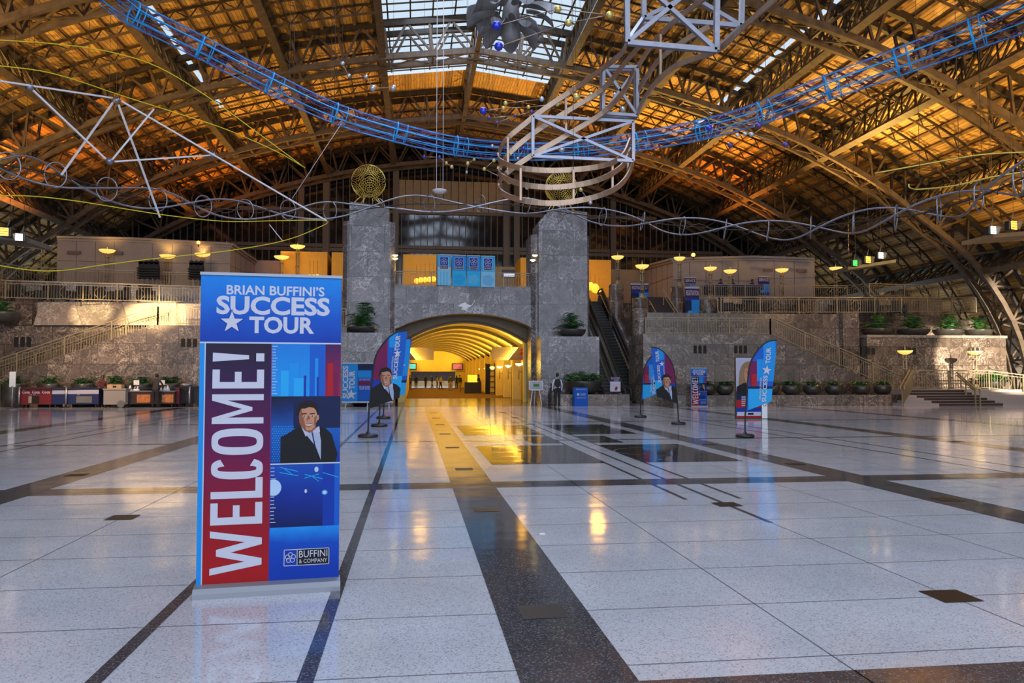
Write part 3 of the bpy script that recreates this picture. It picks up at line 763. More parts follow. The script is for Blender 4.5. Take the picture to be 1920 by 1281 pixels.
# right side
YR1 = 42.5
zr = P(1330, 627, YR1).z
xr0, xr1, xr2 = xz(1206, YR1), xz(1447, YR1), xz(1700, YR1); ze = P(1700, 742, YR1).z
mb = MB()
mb.box((xr0, YR1, 0), (xr1, YR1+3, zr), 'marble_brown')
for i in range(22):
    xa = xr1+(xr2-xr1)*i/22; xb = xr1+(xr2-xr1)*(i+1)/22; zz = zr+(ze-zr)*(i+1)/22
    mb.box((xa, YR1, 0), (xb, YR1+2.4, zz), 'marble_brown')
struct('wall_stair_right', mb, 'marble wall carrying the right stair and its landing')
mb = MB(); YP1 = 40.6
mb.box((xz(1262, YP1), YP1, 0), (xz(1692, YP1), YR1, P(1500, 741, YP1).z), 'marble_brown')
struct('wall_ledge_right', mb, 'low marble ledge carrying the row of round planters')
YR2 = 45.2
mb = MB(); zr2 = P(1500, 588.5, YR2).z
mb.box((xz(1215, YR2), YR2+.2, 0), (xz(1608, YR2), 58, zr2), 'marble_brown')
mb.box((xz(1578, YR2), YR2-.2, 0), (xz(1608, YR2), YR2+1, P(1600, 590, YR2).z+.1), 'marble_brown')
mb.box((xz(1608, YR2)-.1, 49, 0), (xz(1832, 49), 58, zr2+.02), 'marble_brown')
struct('wall_terrace_right', mb, 'marble front of the lower right terrace')
YR3 = 44.4
mb = MB(); xq0, xq1, xq2 = xz(1626, YR3), xz(1786, YR3), xz(1886, YR3); zq = P(1700, 629, YR3).z
mb.box((xq0, YR3, 0), (xq2, YR3+4.6, zq), 'marble_brown'); mb.box((xq0-.05, YR3-.08, zq-.14), (xq2+.05, YR3+4.6, zq+.02), 'marble_coping')
struct('wall_block_right', mb, 'marble block at the right end of the terraces')
zT3R = P(1400, 557, 50.5).z
mb = MB()
T3R = [P(u, v, Y) for u, v, Y in ((1285, 556, 50.5), (1400, 557, 50.5), (1530, 556.5, 50.5), (1592, 555, 50.2), (1634, 551, 48.8), (1765, 553, 49.2))]
for i in range(len(T3R)-1):
    a, b = T3R[i], T3R[i+1]
    mb.prism([(a.x, a.y, zr2-.02), (b.x, b.y, zr2-.02), (b.x, b.y, zT3R), (a.x, a.y, zT3R)], (0, .5, 0), 'marble_brown')
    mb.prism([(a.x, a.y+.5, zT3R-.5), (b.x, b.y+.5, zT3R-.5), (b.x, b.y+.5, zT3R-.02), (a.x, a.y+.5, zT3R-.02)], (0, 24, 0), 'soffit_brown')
struct('wall_parapet_right', mb, 'marble parapet of the upper right terrace')
# upper floor between the escalators and the parapet
mb = MB(); mb.box((P(1108, 550, 55.5).x, 55.6, 0), (P(1300, 550, 52).x, 75, 7.0), 'marble_brown'); struct('wall_escalator_head', mb, 'marble wall under the head of the escalators')
# vents, three slots each: near-black blocks, shade of the slots put into colour
def vents(name, u0, u1, v0, v1, Y):
    mb = MB(); a, b = P(u0, v0, Y), P(u1, v1, Y)
    w_ = (b.x-a.x)
    for k in range(3):
        mb.box((a.x+w_*(k/3)+.05, Y-.02, b.z), (a.x+w_*((k+1)/3)-.05, Y+.05, a.z), 'vent_dark')
    return mb.build(name)
for k, (u0, u1, v0, v1, Y, lb_) in enumerate(((25, 60, 632, 651, YL2, 'dark triple vent slots in the left marble wall above the stair rail'), (338, 371, 635, 651, YL1, 'dark triple vent slots in the marble wall left of the big banner'),
        (1299, 1326, 648, 663, YR1, 'dark triple vent slots above the small welcome banner'), (1375, 1402, 648, 663, YR1, 'dark triple vent slots above the portrait pylon'),
        (1614, 1642, 652, 665, YR3, 'dark triple vent slots right of the stair rail foot'), (1691, 1719, 652, 665, YR3, 'dark triple vent slots behind the torchiere at the stair foot'), (1813, 1837, 652, 667, YR3, 'dark triple vent slots on the sunlit end of the marble block'))):
    tag(vents('wall_vent', u0, u1, v0, v1, Y), lb_, 'vent', 'triple vent slots in the marble walls')
# ---------------------------------------------------------------- plaster pavilions on the upper terraces
def pavilion(name, base, z0, label, grooves=1.15, cap=.32, depth=4.5):
    mb = MB()
    for i in range(len(base)-1):
        (ax, ay, az), (bx, by, bz) = base[i], base[i+1]
        d = V((bx-ax, by-ay, 0)); L_ = d.length; d.normalize(); nn = V((d.y, -d.x, 0))
        A, B = V((ax, ay, 0)), V((bx, by, 0))
        mb.prism([(ax, ay, z0), (bx, by, z0), (bx, by, bz), (ax, ay, az)], (-nn)*.3, 'plaster_beige')
        for (e0, e1, t_) in ((cap, cap*.55, .10), (cap*.5, 0, .2)):
            mb.prism([A+nn*t_+V((0, 0, az-e0)), B+nn*t_+V((0, 0, bz-e0)), B+nn*t_+V((0, 0, bz-e1)), A+nn*t_+V((0, 0, az-e1))], (-nn)*(t_+.1), 'plaster_beige')
        n = max(1, int(L_/grooves))
        for k in range(1, n):
            p = A+d*(L_*k/n); zz = az+(bz-az)*k/n-cap
            mb.bar(p+nn*.004+V((0, 0, z0)), p+nn*.004+V((0, 0, zz)), .03, 'groove', .03)
        mb.bar(A+nn*.004+V((0, 0, z0+(az-z0)*.55)), B+nn*.004+V((0, 0, z0+(az-z0)*.55)), .03, 'groove', .03)
    return struct(name, mb, label)
YB1 = 55.0
def pz(u, v, Y): p = P(u, v, Y); return (p.x, p.y, p.z)
pavilion('wall_pavilion_left', [pz(108, 443, 56.5), pz(250, 446, 57.0), pz(432, 456, 57.0), pz(478, 488, 63)], zT3-.3, 'beige panelled pavilion on the upper left terrace')
q = MB(); a, b = P(478, 488, 63), P(530, 488, 63); q.box((a.x, 63, 6.5), (b.x, 63.4, a.z), 'plaster_beige'); struct('wall_link_left', q)
pavilion('wall_pavilion_right', [pz(1196, 502, 64), pz(1262, 484, 55), pz(1414, 480, 55), pz(1527, 484, 53.5)], zT3R-.3, 'beige panelled pavilion on the upper right terrace')
q = MB()
for (u0, u1, v0, v1, Y) in ((127, 151, 471, 477, 56.3), (215, 230, 472, 478, 56.7), (1430, 1448, 504, 509, 54.2), (1494, 1512, 505, 511, 53.6)):
    a, b = P(u0, v0, Y), P(u1, v1, Y); q.box((a.x, a.y-.12, b.z), (b.x, a.y, a.z), 'groove')
struct('trim_2', q, 'louvred air grilles in the pavilion walls')
# orange walls of the bar behind the balcony
def obox(name, u0, u1, vtop, Y, depth=3.0, m='orange_wall', vb=545):
    a, b = P(u0, vtop, Y), P(u1, vb, Y); q = MB(); q.box((a.x, Y, 6.8), (b.x, Y+depth, a.z), m); return struct(name, q)
obox('wall_bar_left', 526, 613, 471, 58); obox('wall_bar_left_b', 622, 645, 473, 58)
obox('wall_bar_mid', 756, 818, 477, 57); obox('wall_bar_right', 976, 1005, 483, 56); obox('wall_bar_far', 1103, 1146, 487, 60); obox('wall_bar_center', 926, 976, 500, 60, 1, 'tan_panel')
obox('wall_bar_link', 1146, 1262, 505, 63, 1, 'tan_panel')
# cream aisle walls at the foot of the roof
q = MB(); q.box((43.5, 20, 0), (43.8, 75, 8.2), 'plaster_cream'); struct('wall_right', q, 'cream outer wall of the right aisle')
q = MB(); q.box((-37.0, 20, 0), (-36.7, 75, 7), 'plaster_cream'); struct('wall_left', q, 'cream outer wall of the left aisle')
# ================================================================ RAILINGS
def railing(name_label, base, h=1.07, panel=2.3, gap=.15, sec=.042, group='brass railings of the terraces', cat='railing', posts=True, lift=0.0):
    base = [V(p)+V((0, 0, lift)) for p in base]
    t = thing('railing', name_label, cat, base[0], group)
    up = V((0, 0, h))
    for i in range(len(base)-1):
        a, b = base[i], base[i+1]; L_ = (V((b.x, b.y, 0))-V((a.x, a.y, 0))).length; n = max(1, round(L_/panel))
        for k in range(n):
            p, q = a.lerp(b, k/n), a.lerp(b, (k+1)/n); m = MB()
            m.bar(p+up, q+up, sec*1.5, 'rail_brass', sec*1.2); m.bar(p+up*.86, q+up*.86, sec*.7, 'rail_brass'); m.bar(p+up*.09, q+up*.09, sec*.8, 'rail_brass')
            c = max(2, int((q-p).length/gap))
            for j in range(1, c):
                r = p.lerp(q, j/c); m.bar(r+up*.09, r+up*.86, sec*.5, 'rail_brass')
            # bowed ornament in the middle of each panel
            mid = p.lerp(q, .5); d = (q-p).normalized()
            arc = [mid+d*(.32*math.sin(PI*s_/8)*sg)+up*(.09+.77*s_/8) for sg in (1, ) for s_ in range(9)]
            arc2 = [mid-d*(.32*math.sin(PI*s_/8))+up*(.09+.77*s_/8) for s_ in range(9)]
            m.tube(arc, sec*.28, 'rail_brass', 4); m.tube(arc2, sec*.28, 'rail_brass', 4)
            m.build('railing_panel', t)
            if posts:
                m = MB(); m.bar(p, p+up, sec*1.7, 'rail_brass'); m.build('post', t)
    m = MB(); m.bar(base[-1], base[-1]+up, sec*1.7, 'rail_brass'); m.build('post', t)
    return t
yb_ = YE+.25
railing('brass railing of the balcony between the two stone pillars', [(P(740, 540, yb_).x, yb_, zb), (P(1010, 540, yb_).x, yb_, zb)], h=P(874, 511, yb_).z-zb)
railing('brass railing along the upper left terrace in front of the beige pavilion', [V((p.x, p.y+.25, zT3)) for p in T3L[:5]]+[V((T3L[5].x, T3L[5].y+.25, zT3))], h=.98)
railing('brass railing along the lower left terrace with dark armchairs behind it', [PZ(u, v, zt2) for u, v in ((-40, 557), (10, 561), (90, 563), (220, 566), (375, 570), (640, 574))], h=1.05, lift=.0)
railing('brass railing on the landing at the head of the left stair', [(xs1+.1, YL1+.15, zl), (xz(648, YL1), YL1+.15, zl)], h=P(330, 575, YL1).z-zl)
railing('sloping brass railing of the left stair rising to its landing', [(xs0, YL1+.15, z0+.05), (xs1+.1, YL1+.15, zl)], h=1.1)
railing('sloping brass railing at the back of the left stair', [(xs0, YL1+2.3, z0+.05), (xs1+.1, YL1+2.3, zl)], h=1.1)
railing('brass railing along the upper right terrace in front of the registration counter', [V((p.x, p.y+.25, zT3R)) for p in T3R], h=P(1400, 534, 50.7).z-zT3R)
railing('brass railing along the lower right terrace above the big palms', [P(u, v, Y) for u, v, Y in ((1352, 588, YR2+.4), (1640, 588, YR2+.4), (1830, 586, 48.5))], h=1.0)
railing('brass railing on the landing at the head of the right stair', [(xr0+.2, YR1+.15, zr), (xr1, YR1+.15, zr)], h=P(1330, 596, YR1).z-zr)
railing('sloping brass railing of the right stair running down from its landing', [(xr1, YR1+.15, zr), (xr2, YR1+.15, ze)], h=1.05)
# ================================================================ right-hand steps and their rails
st = MB(); YS = 39.6; xa, xb = xz(1712, YS), xz(1960, YS); zst = P(1760, 731, 41.4).z
n = 6
for i in range(n):
    z1 = zst*(i+1)/n; y = YS+i*.36; ex = .0
    st.box((xz(1692, YS)+.28*i, y, 0), (xb, 44.3, z1), 'stair_tread')
    st.box((xz(1758, YS)-.19*i, y-.012, z1-zst/n+.003), (xz(1877, YS)-.19*i, y, z1-.018), 'stair_riser'); st.box((xz(1758, YS)-.19*i, y+.09, z1), (xz(1877, YS)-.19*i, y+.36, z1+.004), 'stair_riser')
struct('stair_right', st, 'broad stone steps with dark risers at the right')
railing('short brass railing on top of the broad steps in front of the sunlit marble', [(xz(1700, 42), 42.0, zst), (xz(1852, 42), 42.0, zst), (xz(1960, 42), 41.2, zst-.5)], h=1.1)
t = thing('handrail', 'plain brass handrail running down the middle of the broad steps', 'handrail', (xz(1825, 40), 40, 0))
m = MB(); q0, q1 = V((xz(1826, 39.6), 39.6, 0)), V((xz(1790, 42), 41.9, zst))
m.bar(q0+V((0, 0, .95)), q1+V((0, 0, 1.0)), .07, 'rail_brass'); m.bar(q0+V((0, 0, .80)), q1+V((0, 0, .85)), .05, 'rail_brass'); m.build('rail', t)
for p_, h_ in ((q0, .95), (q0+V((.28, 0, 0)), .92), (q0.lerp(q1, .5), .97)):
    m = MB(); m.bar(p_-V((0, 0, .0)), p_+V((0, 0, h_)), .06, 'rail_brass'); m.build('post', t)
# bright slanted rail panel at the left edge of the steps
t = thing('handrail', 'bright slanted brass rail panel at the left end of the broad steps', 'handrail', (xz(1690, 40), 39.5, 0))
m = MB(); a, b = P(1691, 764, 39.5), P(1709, 731, 41.4); a.z = 0.02
m.prism([a, a+V((0, 0, .88)), b+V((0, 0, 1.02)), b], (.05, 0, 0), 'rail_brass'); m.build('rail_panel', t)
for dx in (-.08, .14):
    m = MB(); m.tube([a+V((dx, -.1, .88)), a+V((dx, 0, 1.0)), b+V((dx, 0, 1.12)), b+V((dx, .2, 1.16))], .045, 'rail_brass', 6); m.build('rail', t)
# newel of the left stair at the picture edge
t = thing('handrail', 'slanted brass rail panel at the foot of the left stair', 'handrail', PZ(6, 762))
m = MB(); a = PZ(7, 763); m.prism([a, a+V((-1.2, .3, 0)), a+V((-1.2, .3, 1.75)), a+V((0, 0, 1.15))], (0, .06, 0), 'rail_brass'); m.build('rail_panel', t)
m = MB(); m.tube([a+V((.1, -.06, 1.1)), a+V((-1.2, .25, 1.85))], .045, 'rail_brass', 6); m.tube([a+V((.1, -.06, 1.25)), a+V((-1.2, .25, 2.0))], .045, 'rail_brass', 6); m.build('rail', t)

# ================================================================ TORCHIERES
def torch(label, u, v, Y, zbase, wpx=27, group='torchieres with amber glass bowls'):
    c = P(u, v, Y); r = wpx/1460*Y*.5*1.02
    t = thing('torchiere', label, 'lamp', (c.x, c.y, zbase), group)
    m = MB(); m.lathe((c.x, c.y, c.z-.16), [(.10, 0), (r*.55, .05), (r*.86, .13), (r, .24), (r*.97, .24), (r*.5, .16), (.05, .12)], 'lamp_bowl', 22); m.build('bowl', t)
    m = MB()
    for k in range(3):
        a = 2*PI*k/3+.4; dx, dy = .11*math.cos(a), .11*math.sin(a); m.tube([(c.x+dx, c.y+dy, zbase), (c.x+dx, c.y+dy, c.z-.12)], .035, 'rail_brass', 6)
    for f in (.3, .6, .9):
        z = zbase+(c.z-.2-zbase)*f; m.lathe((c.x, c.y, z), [(.14, -.03), (.14, .03)], 'rail_brass', 10)
    m.build('pole', t)
    m = MB(); m.lathe((c.x, c.y, zbase), [(.26, 0), (.26, .06), (.16, .12), (.14, .3)], 'rail_brass', 12); m.build('base', t)
    m = MB(); m.tube([(c.x, c.y, c.z-.1), (c.x, c.y, c.z+.42)], [.03, .012], 'rail_brass', 6); m.build('finial', t)
    lamp('torchiere_light', 'SPOT', (c.x, c.y, c.z+.15), (c.x, c.y, c.z+5), (1.0, .62, .18), 95, .25, spot=150, blend=.8)
    return t
def yT3(u):
    us = (-40, 0, 40, 110, 380, 640)
    for i in range(5):
        if u <= us[i+1]: return T3L[i].y+(T3L[i+1].y-T3L[i].y)*(u-us[i])/(us[i+1]-us[i])+.9
for (u, v, Y, lb_) in ((80, 463, 46.3, 'amber torchiere furthest left, in front of the dark roof beside the beige pavilion'), (201, 471, 48.2, 'amber torchiere in front of the left air grille of the beige pavilion'),
        (314, 481, 49.0, 'amber torchiere left of the two rows of stacked dark chairs'), (380, 478, 49.3, 'amber torchiere above the top left corner of the big banner'),
        (425, 460, 52.5, 'amber torchiere at the right corner of the left beige pavilion'), (528, 483, 49.8, 'lower amber torchiere above the middle of the big banner'), (558, 463, 50.5, 'taller amber torchiere in front of the left orange bar wall')):
    torch(lb_, u, v, yT3(u)+(1.2 if u == 425 else .2 if u == 558 else 0), zT3)
for (u, v, Y, lb_) in ((1332, 504, 51.5, 'amber torchiere beside the left service banner on the upper right terrace'), (1369, 509, 51.5, 'amber torchiere above the seated guests on the upper right terrace'),
        (1466, 507, 51.5, 'amber torchiere between the right service banner and the pavilion grille'), (1567, 504, 51.3, 'amber torchiere right of the right beige pavilion, before the dark roof')):
    torch(lb_, u, v, Y, zT3R, 25)
torch('amber torchiere in front of the brown marble at the foot of the right stair', 1697, 660, 42.3, zst, 29)
torch('amber torchiere in front of the sunlit marble on the broad steps', 1828, 661, 42.3, zst, 28)
# round stone piers by the escalator with lamps on them
def pier(name, u0, u1, vt_, Y, zb_, label):
    a, b = P(u0, vt_, Y), P(u1, vt_, Y); r = (b.x-a.x)/2; m = MB()
    m.lathe(((a.x+b.x)/2, Y+r, zb_), [(r, 0), (r, a.z-zb_-.06), (r*.93, a.z-zb_)], 'marble_brown', 24); o = struct(name, m, label); return (a.x+b.x)/2, Y+r, a.z
px_ = pier('column_1', 1145, 1172, 532, 52, 0, 'round marble pier beside the head of the escalator'); torch('amber torchiere on the round pier right of the tall right pillar', 1158, 483, px_[1], px_[2], 24)
px_ = pier('column_2', 1190, 1220, 558, 45.5, 0, 'round marble pier at the left end of the right landing'); torch('amber torchiere on the pier at the left end of the right landing', 1204, 500, px_[1], px_[2], 26)
px_ = pier('column_3', 1262, 1285, 536, 50.0, 0, 'round marble pier beside the registration banner'); torch('tall amber torchiere at the left corner of the right beige pavilion', 1274, 485, px_[1], px_[2], 22)
pier('column_4', 1318, 1350, 560, 47.5, zr, 'stout round marble pier at the left end of the lower right terrace')
# upper stair between the piers
m = MB(); ya, yb2 = 45.6, 50.5; xa, xb = P(1222, 600, 46).x, P(1262, 600, 46).x
for i in range(14):
    m.box((xa, ya+i*.35, zr), (xb+1.2, ya+i*.35+.36, zr+(6.9-zr)*(i+1)/14), 'stair_riser')
struct('stair_upper', m, 'dark upper stair between the round marble piers')
for k, (u0, v0, u1, v1) in enumerate(((1243, 543, 1286, 610), (1297, 565, 1335, 610), (1218, 565, 1240, 605))):
    t = thing('handrail', ('brass handrail descending in front of the registration banner', 'brass handrail descending from the registration banner to the landing', 'short brass handrail beside the pier at the escalator')[k], 'handrail', P(u1, v1, 45.4))
    a, b = P(u0, v0, 49.5), P(u1, v1, 45.4); m = MB(); m.bar(a, b, .07, 'rail_brass'); m.bar(a-V((0, 0, .3)), b-V((0, 0, .3)), .05, 'rail_brass'); m.build('rail', t)
    for f in (0.02, .5, .98):
        p_ = a.lerp(b, f); m = MB(); m.bar(p_-V((0, 0, 1.0)), p_, .05, 'rail_brass'); m.build('post', t)

# ================================================================ ESCALATORS
zE = 7.05
def escalator(xc, wd, label):
    ya, yb2 = 43.6, 56.2; t = thing('escalator', label, 'escalator', (xc, ya, 0), 'twin escalators beside the arch')
    inc0, inc1 = V((xc, ya+1.3, .05)), V((xc, yb2-.9, zE)); hw = wd/2
    for sg in (-1, 1):
        m = MB(); x = xc+sg*hw
        q = [(ya-.2, 0), (ya+1.3, 0), (inc1.y, zE-.35), (yb2, zE-.35), (yb2, zE+.75), (inc1.y-.1, zE+.75), (ya+1.2, .82), (ya, .80)]
        for tri in ((0, 1, 6, 7), (1, 2, 5, 6), (2, 3, 4, 5)):
            m.prism([(x-.06, q[i][0], q[i][1]) for i in tri], (.12, 0, 0), 'escalator_side')
        m.build('balustrade', t)
        m = MB(); pth = smooth([(x, ya+.5, .12), (x, ya-.1, .25), (x, ya-.3, .6), (x, ya, .92), (x, ya+1.2, 1.0), (x, ya+2.2, 1.55), (x, inc1.y-1, zE+.32), (x, inc1.y, zE+.88), (x, yb2, zE+.92), (x, yb2+.4, zE+.7)], 4)
        m.tube(pth, .06, 'rubber', 8); m.build('handrail', t)
        m = MB(); m.tube([(x-sg*.09, ya+.2, .62), (x-sg*.09, ya+1.2, .68), (x-sg*.09, inc1.y, zE+.5), (x-sg*.09, yb2, zE+.5)], .022, 'steel_bright', 5); m.build('light_strip', t)
    m = MB(); n = 34
    for i in range(n):
        p_ = inc0.lerp(inc1, i/n); q_ = inc0.lerp(inc1, (i+1)/n)
        m.box((xc-hw+.16, p_.y, q_.z-.3), (xc+hw-.16, q_.y+.05, q_.z), 'escalator_step'); m.box((xc-hw+.16, p_.y-.004, q_.z-.03), (xc+hw-.16, p_.y, q_.z-.012), 'grey_metal')
    m.build('steps', t)
    m = MB(); m.box((xc-hw, ya, 0), (xc+hw, ya+1.4, .02), 'grey_metal'); m.box((xc-hw, yb2-.6, zE-.04), (xc+hw, yb2+.6, zE), 'grey_metal'); m.build('landing_plate', t)
xe1_ = P(1206, 757, 43.6).x
escalator(xe1_-.15, 1.25, 'right one of the twin escalators, beside the round marble piers')
escalator(xe1_-1.75, 1.25, 'left one of the twin escalators, next to the right stone pillar')
m = MB(); m.prism([(xe1_+.55, 43.6, 0), (xe1_+.55, 57, 0), (xe1_+.55, 57, zE+.4), (xe1_+.55, 55, zE+.3), (xe1_+.55, 44.6, .9)], (.35, 0, 0), 'marble_grey'); struct('wall_escalator_side', m, 'sloping stone parapet right of the escalators')
# ================================================================ PLANTS
def frond_mesh(m, base, az, length, rise, droop, mt, nl=9, wl=.26, lw=.05):
    dx, dy = math.cos(az), math.sin(az); pts = []
    for i in range(nl+1):
        f = i/nl; r = length*f; pts.append(V(base)+V((dx*r*(.45+.55*f), dy*r*(.45+.55*f), rise*math.sin(min(1, f*1.15)*PI/2)-droop*f*f)))
    m.tube(pts, .012, mt, 3)
    for i in range(2, nl+1):
        f = i/nl; d = (pts[i]-pts[i-1]).normalized(); s_ = d.cross(V((0, 0, 1))); s_ = s_.normalized() if s_.length > .01 else V((1, 0, 0))
        L_ = wl*(1.15-.75*abs(f-.45))
        for sg in (-1, 1):
            tip = pts[i]+s_*sg*L_+d*L_*.55-V((0, 0, L_*.35)); w_ = d*lw
            m.face([pts[i]-w_, pts[i]+w_, tip], mt)
def plant(name, label, c, bw, bh, ph, kind, group, rim=None, shape='bowl', rnd=1):
    """c: centre of the underside of the pot; bw: rim radius; bh: pot height; ph: height of the leaves"""
    R_ = random.Random(rnd); t = thing(name, label, 'plant', c, group); x, y, z = c
    m = MB()
    if shape == 'bowl': prof_ = [(bw*.55, 0), (bw*.80, bh*.22), (bw*.96, bh*.6), (bw, bh*.92), (bw, bh), (bw*.93, bh), (bw*.9, bh*.8)]
    elif shape == 'pot': prof_ = [(bw*.50, 0), (bw*.82, bh*.2), (bw*1.0, bh*.55), (bw*.98, bh*.85), (bw*.9, bh), (bw*.82, bh), (bw*.8, bh*.85)]
    else: prof_ = [(bw*.85, 0), (bw*.97, bh*.3), (bw, bh*.9), (bw, bh), (bw*.93, bh), (bw*.92, bh*.85)]
    m.lathe(c, prof_, 'pot_bronze', 26); m.build('planter', t)
    m = MB(); m.lathe((x, y, z+bh*.82), [(bw*.88, 0), (.01, .02)], 'soil', 16); m.build('soil', t)
    m = MB(); b0 = z+bh*.84
    if kind == 'palm':
        for i in range(26):
            az = R_.uniform(0, 2*PI); f = R_.uniform(.25, 1.0); mt = 'leaf_green' if R_.random() < .6 else 'leaf_dark'
            frond_mesh(m, (x+R_.uniform(-.12, .12), y+R_.uniform(-.12, .12), b0), az, bw*R_.uniform(.6, 1.15)*(1.25-f*.6), ph*f, ph*.18*R_.uniform(.4, 1.3), mt, 9, ph*.22, .04)
    elif kind == 'bush':
        for i in range(80):
            a = R_.uniform(0, 2*PI); r = bw*math.sqrt(R_.random())*.9; mt = 'leaf_green' if R_.random() < .5 else 'leaf_dark'
            frond_mesh(m, (x+r*math.cos(a), y+r*math.sin(a), b0), R_.uniform(0, 2*PI), R_.uniform(.25, .5), ph*R_.uniform(.45, 1)*(1.1-.5*r/bw), .15, mt, 6, .2, .045)
    else:
        for i in range(30):
            mt = 'leaf_dark' if R_.random() < .7 else 'leaf_green'
            frond_mesh(m, (x+R_.uniform(-.15, .15), y+R_.uniform(-.15, .15), b0), R_.uniform(0, 2*PI), bw*R_.uniform(.6, 1.2), ph*R_.uniform(.4, 1), ph*.35, mt, 7, .16, .035)
    m.build('foliage', t); return t
def plant_px(name, label, u, vbot, wpx, vrim, vtop, Y, kind, group, shape='bowl', rnd=1, zt=None):
    c = P(u, vbot, Y); c.z = c.z if zt is None else zt; return plant(name, label, (c.x, c.y, c.z), wpx/1460*Y/2, (vbot-vrim)/1460*Y, (vrim-vtop)/1460*Y, kind, group, shape=shape, rnd=rnd)
G1 = 'bowl planters on the pillar plinths'
plant_px('potted_palm', 'palm in a shallow bowl on the plinth of the left stone pillar', 679, 624.6, 54, 613, 557, 45.42, 'palm', G1, rnd=3, zt=P(690, 624, Yf).z)
plant_px('potted_palm', 'palm in a shallow bowl on the plinth of the right stone pillar', 1072, 631.4, 54, 617, 577, 45.42, 'palm', G1, rnd=5, zt=P(1070, 631, Yf).z)
plant_px('planter_bush', 'wide low planter of leafy green shrub behind the blue recycling bin', 1093, 739.8, 72, 715, 686, 43.42, 'bush', None, rnd=8, zt=P(1100, 740, Yl).z)
m_ = P(678, 700, 43.6)
plant('planter_bush', 'leafy shrub against the left pillar foot above the tour wall', (m_.x, 43.6, 0.0), .72, .9, 1.9, 'bush', None, rnd=9)
G2 = 'palms in wide bowls on the marble block'
for k, (u, lb_) in enumerate(((1646, 'palm in a wide bowl at the left end of the marble block'), (1713, 'palm in a wide bowl, second from the left on the marble block'),
                              (1777, 'palm in a wide bowl, third from the left on the marble block'), (1834, 'palm in a wide bowl at the right end of the marble block'))):
    plant_px('potted_palm', lb_, u, 628.2, (64, 62, 57, 54)[k], 614, 577, 45.6+.1*k, 'palm', G2, rnd=20+k, zt=zq+.02)
G3 = 'round bronze pots along the right ledge'
NM = ('partly behind the small welcome banner', 'just right of the small welcome banner', 'hidden by the near right feather flag', 'first right of the near right flag', 'second right of the near right flag', 'third right of the near right flag', 'fourth right of the near right flag', 'next to the slanted rail of the steps')
for k, u in enumerate((1325, 1359, 1445, 1483, 1522, 1563, 1615, 1655)):
    plant_px('potted_fern', 'round bronze pot with a low fern, '+NM[k], u, 740.7, 34, 722, 707, 41.5, 'fern', G3, 'pot', 40+k, zt=P(1500, 741, YP1).z)
G4 = 'square-shouldered planters along the left marble wall'
LN = ('behind the cola cooler, leftmost', 'behind the gap between the red and blue carts', 'behind the blue cooler cart', 'between the maroon attendant and the carton', 'behind the table napkins', 'behind the attendant in dark clothes', 'behind the black cart by the big banner')
for k, u in enumerate((52, 103, 160, 214, 262, 308, 356)):
    c = PZ(u, 757, 0); plant('potted_fern', 'bronze tub planter with dark fern '+LN[k], (c.x, YL1-.66, 0), .58, 1.25, .75, 'fern', G4, shape='tub', rnd=60+k)
plant_px('potted_palm', 'palm in a bowl at the far left edge on the marble ledge', 4, 607, 56, 587, 560, 46.6, 'palm', None, rnd=77)
plant('planter_bush', 'low green hedge planter behind the railing of the broad steps', (xz(1862, 43.2), 43.4, zst), .75, .45, .75, 'bush', None, rnd=78)
# ================================================================ PRINTED THINGS
ink_grad('ink_header', [(0, (.004, .045, .40)), (.45, (.005, .10, .56)), (1, (.008, .26, .82))], 1.86, 2.42, .5, 2.2)
ink_grad('ink_welcome', [(0, (.42, .008, .012)), (.28, (.30, .006, .022)), (.55, (.13, .006, .075)), (.85, (.035, .010, .065)), (1, (.022, .012, .035))], .10, 1.85, .12, 2.0)
ink_grad('ink_city', [(0, (.012, .33, .85)), (1, (.012, .22, .72))], 1.45, 1.85, .4, 5)
ink_grad('ink_cityred', [(0, (.38, .01, .06)), (1, (.07, .012, .10))], 1.45, 1.85, .2, 6)
ink_grad('ink_portrait', [(0, (.004, .04, .30)), (.5, (.01, .12, .50)), (.8, (.006, .03, .16)), (1, (.006, .010, .03))], .93, 1.46, .4, 2.5)
ink_grad('ink_stage', [(0, (.004, .012, .10)), (.5, (.005, .03, .30)), (1, (.01, .09, .50))], .42, .95, .35, 2.5)
ink_grad('ink_lower', [(0, (.004, .045, .42)), (.6, (.005, .07, .50)), (1, (.012, .28, .82))], .1, .42, .6, 3)

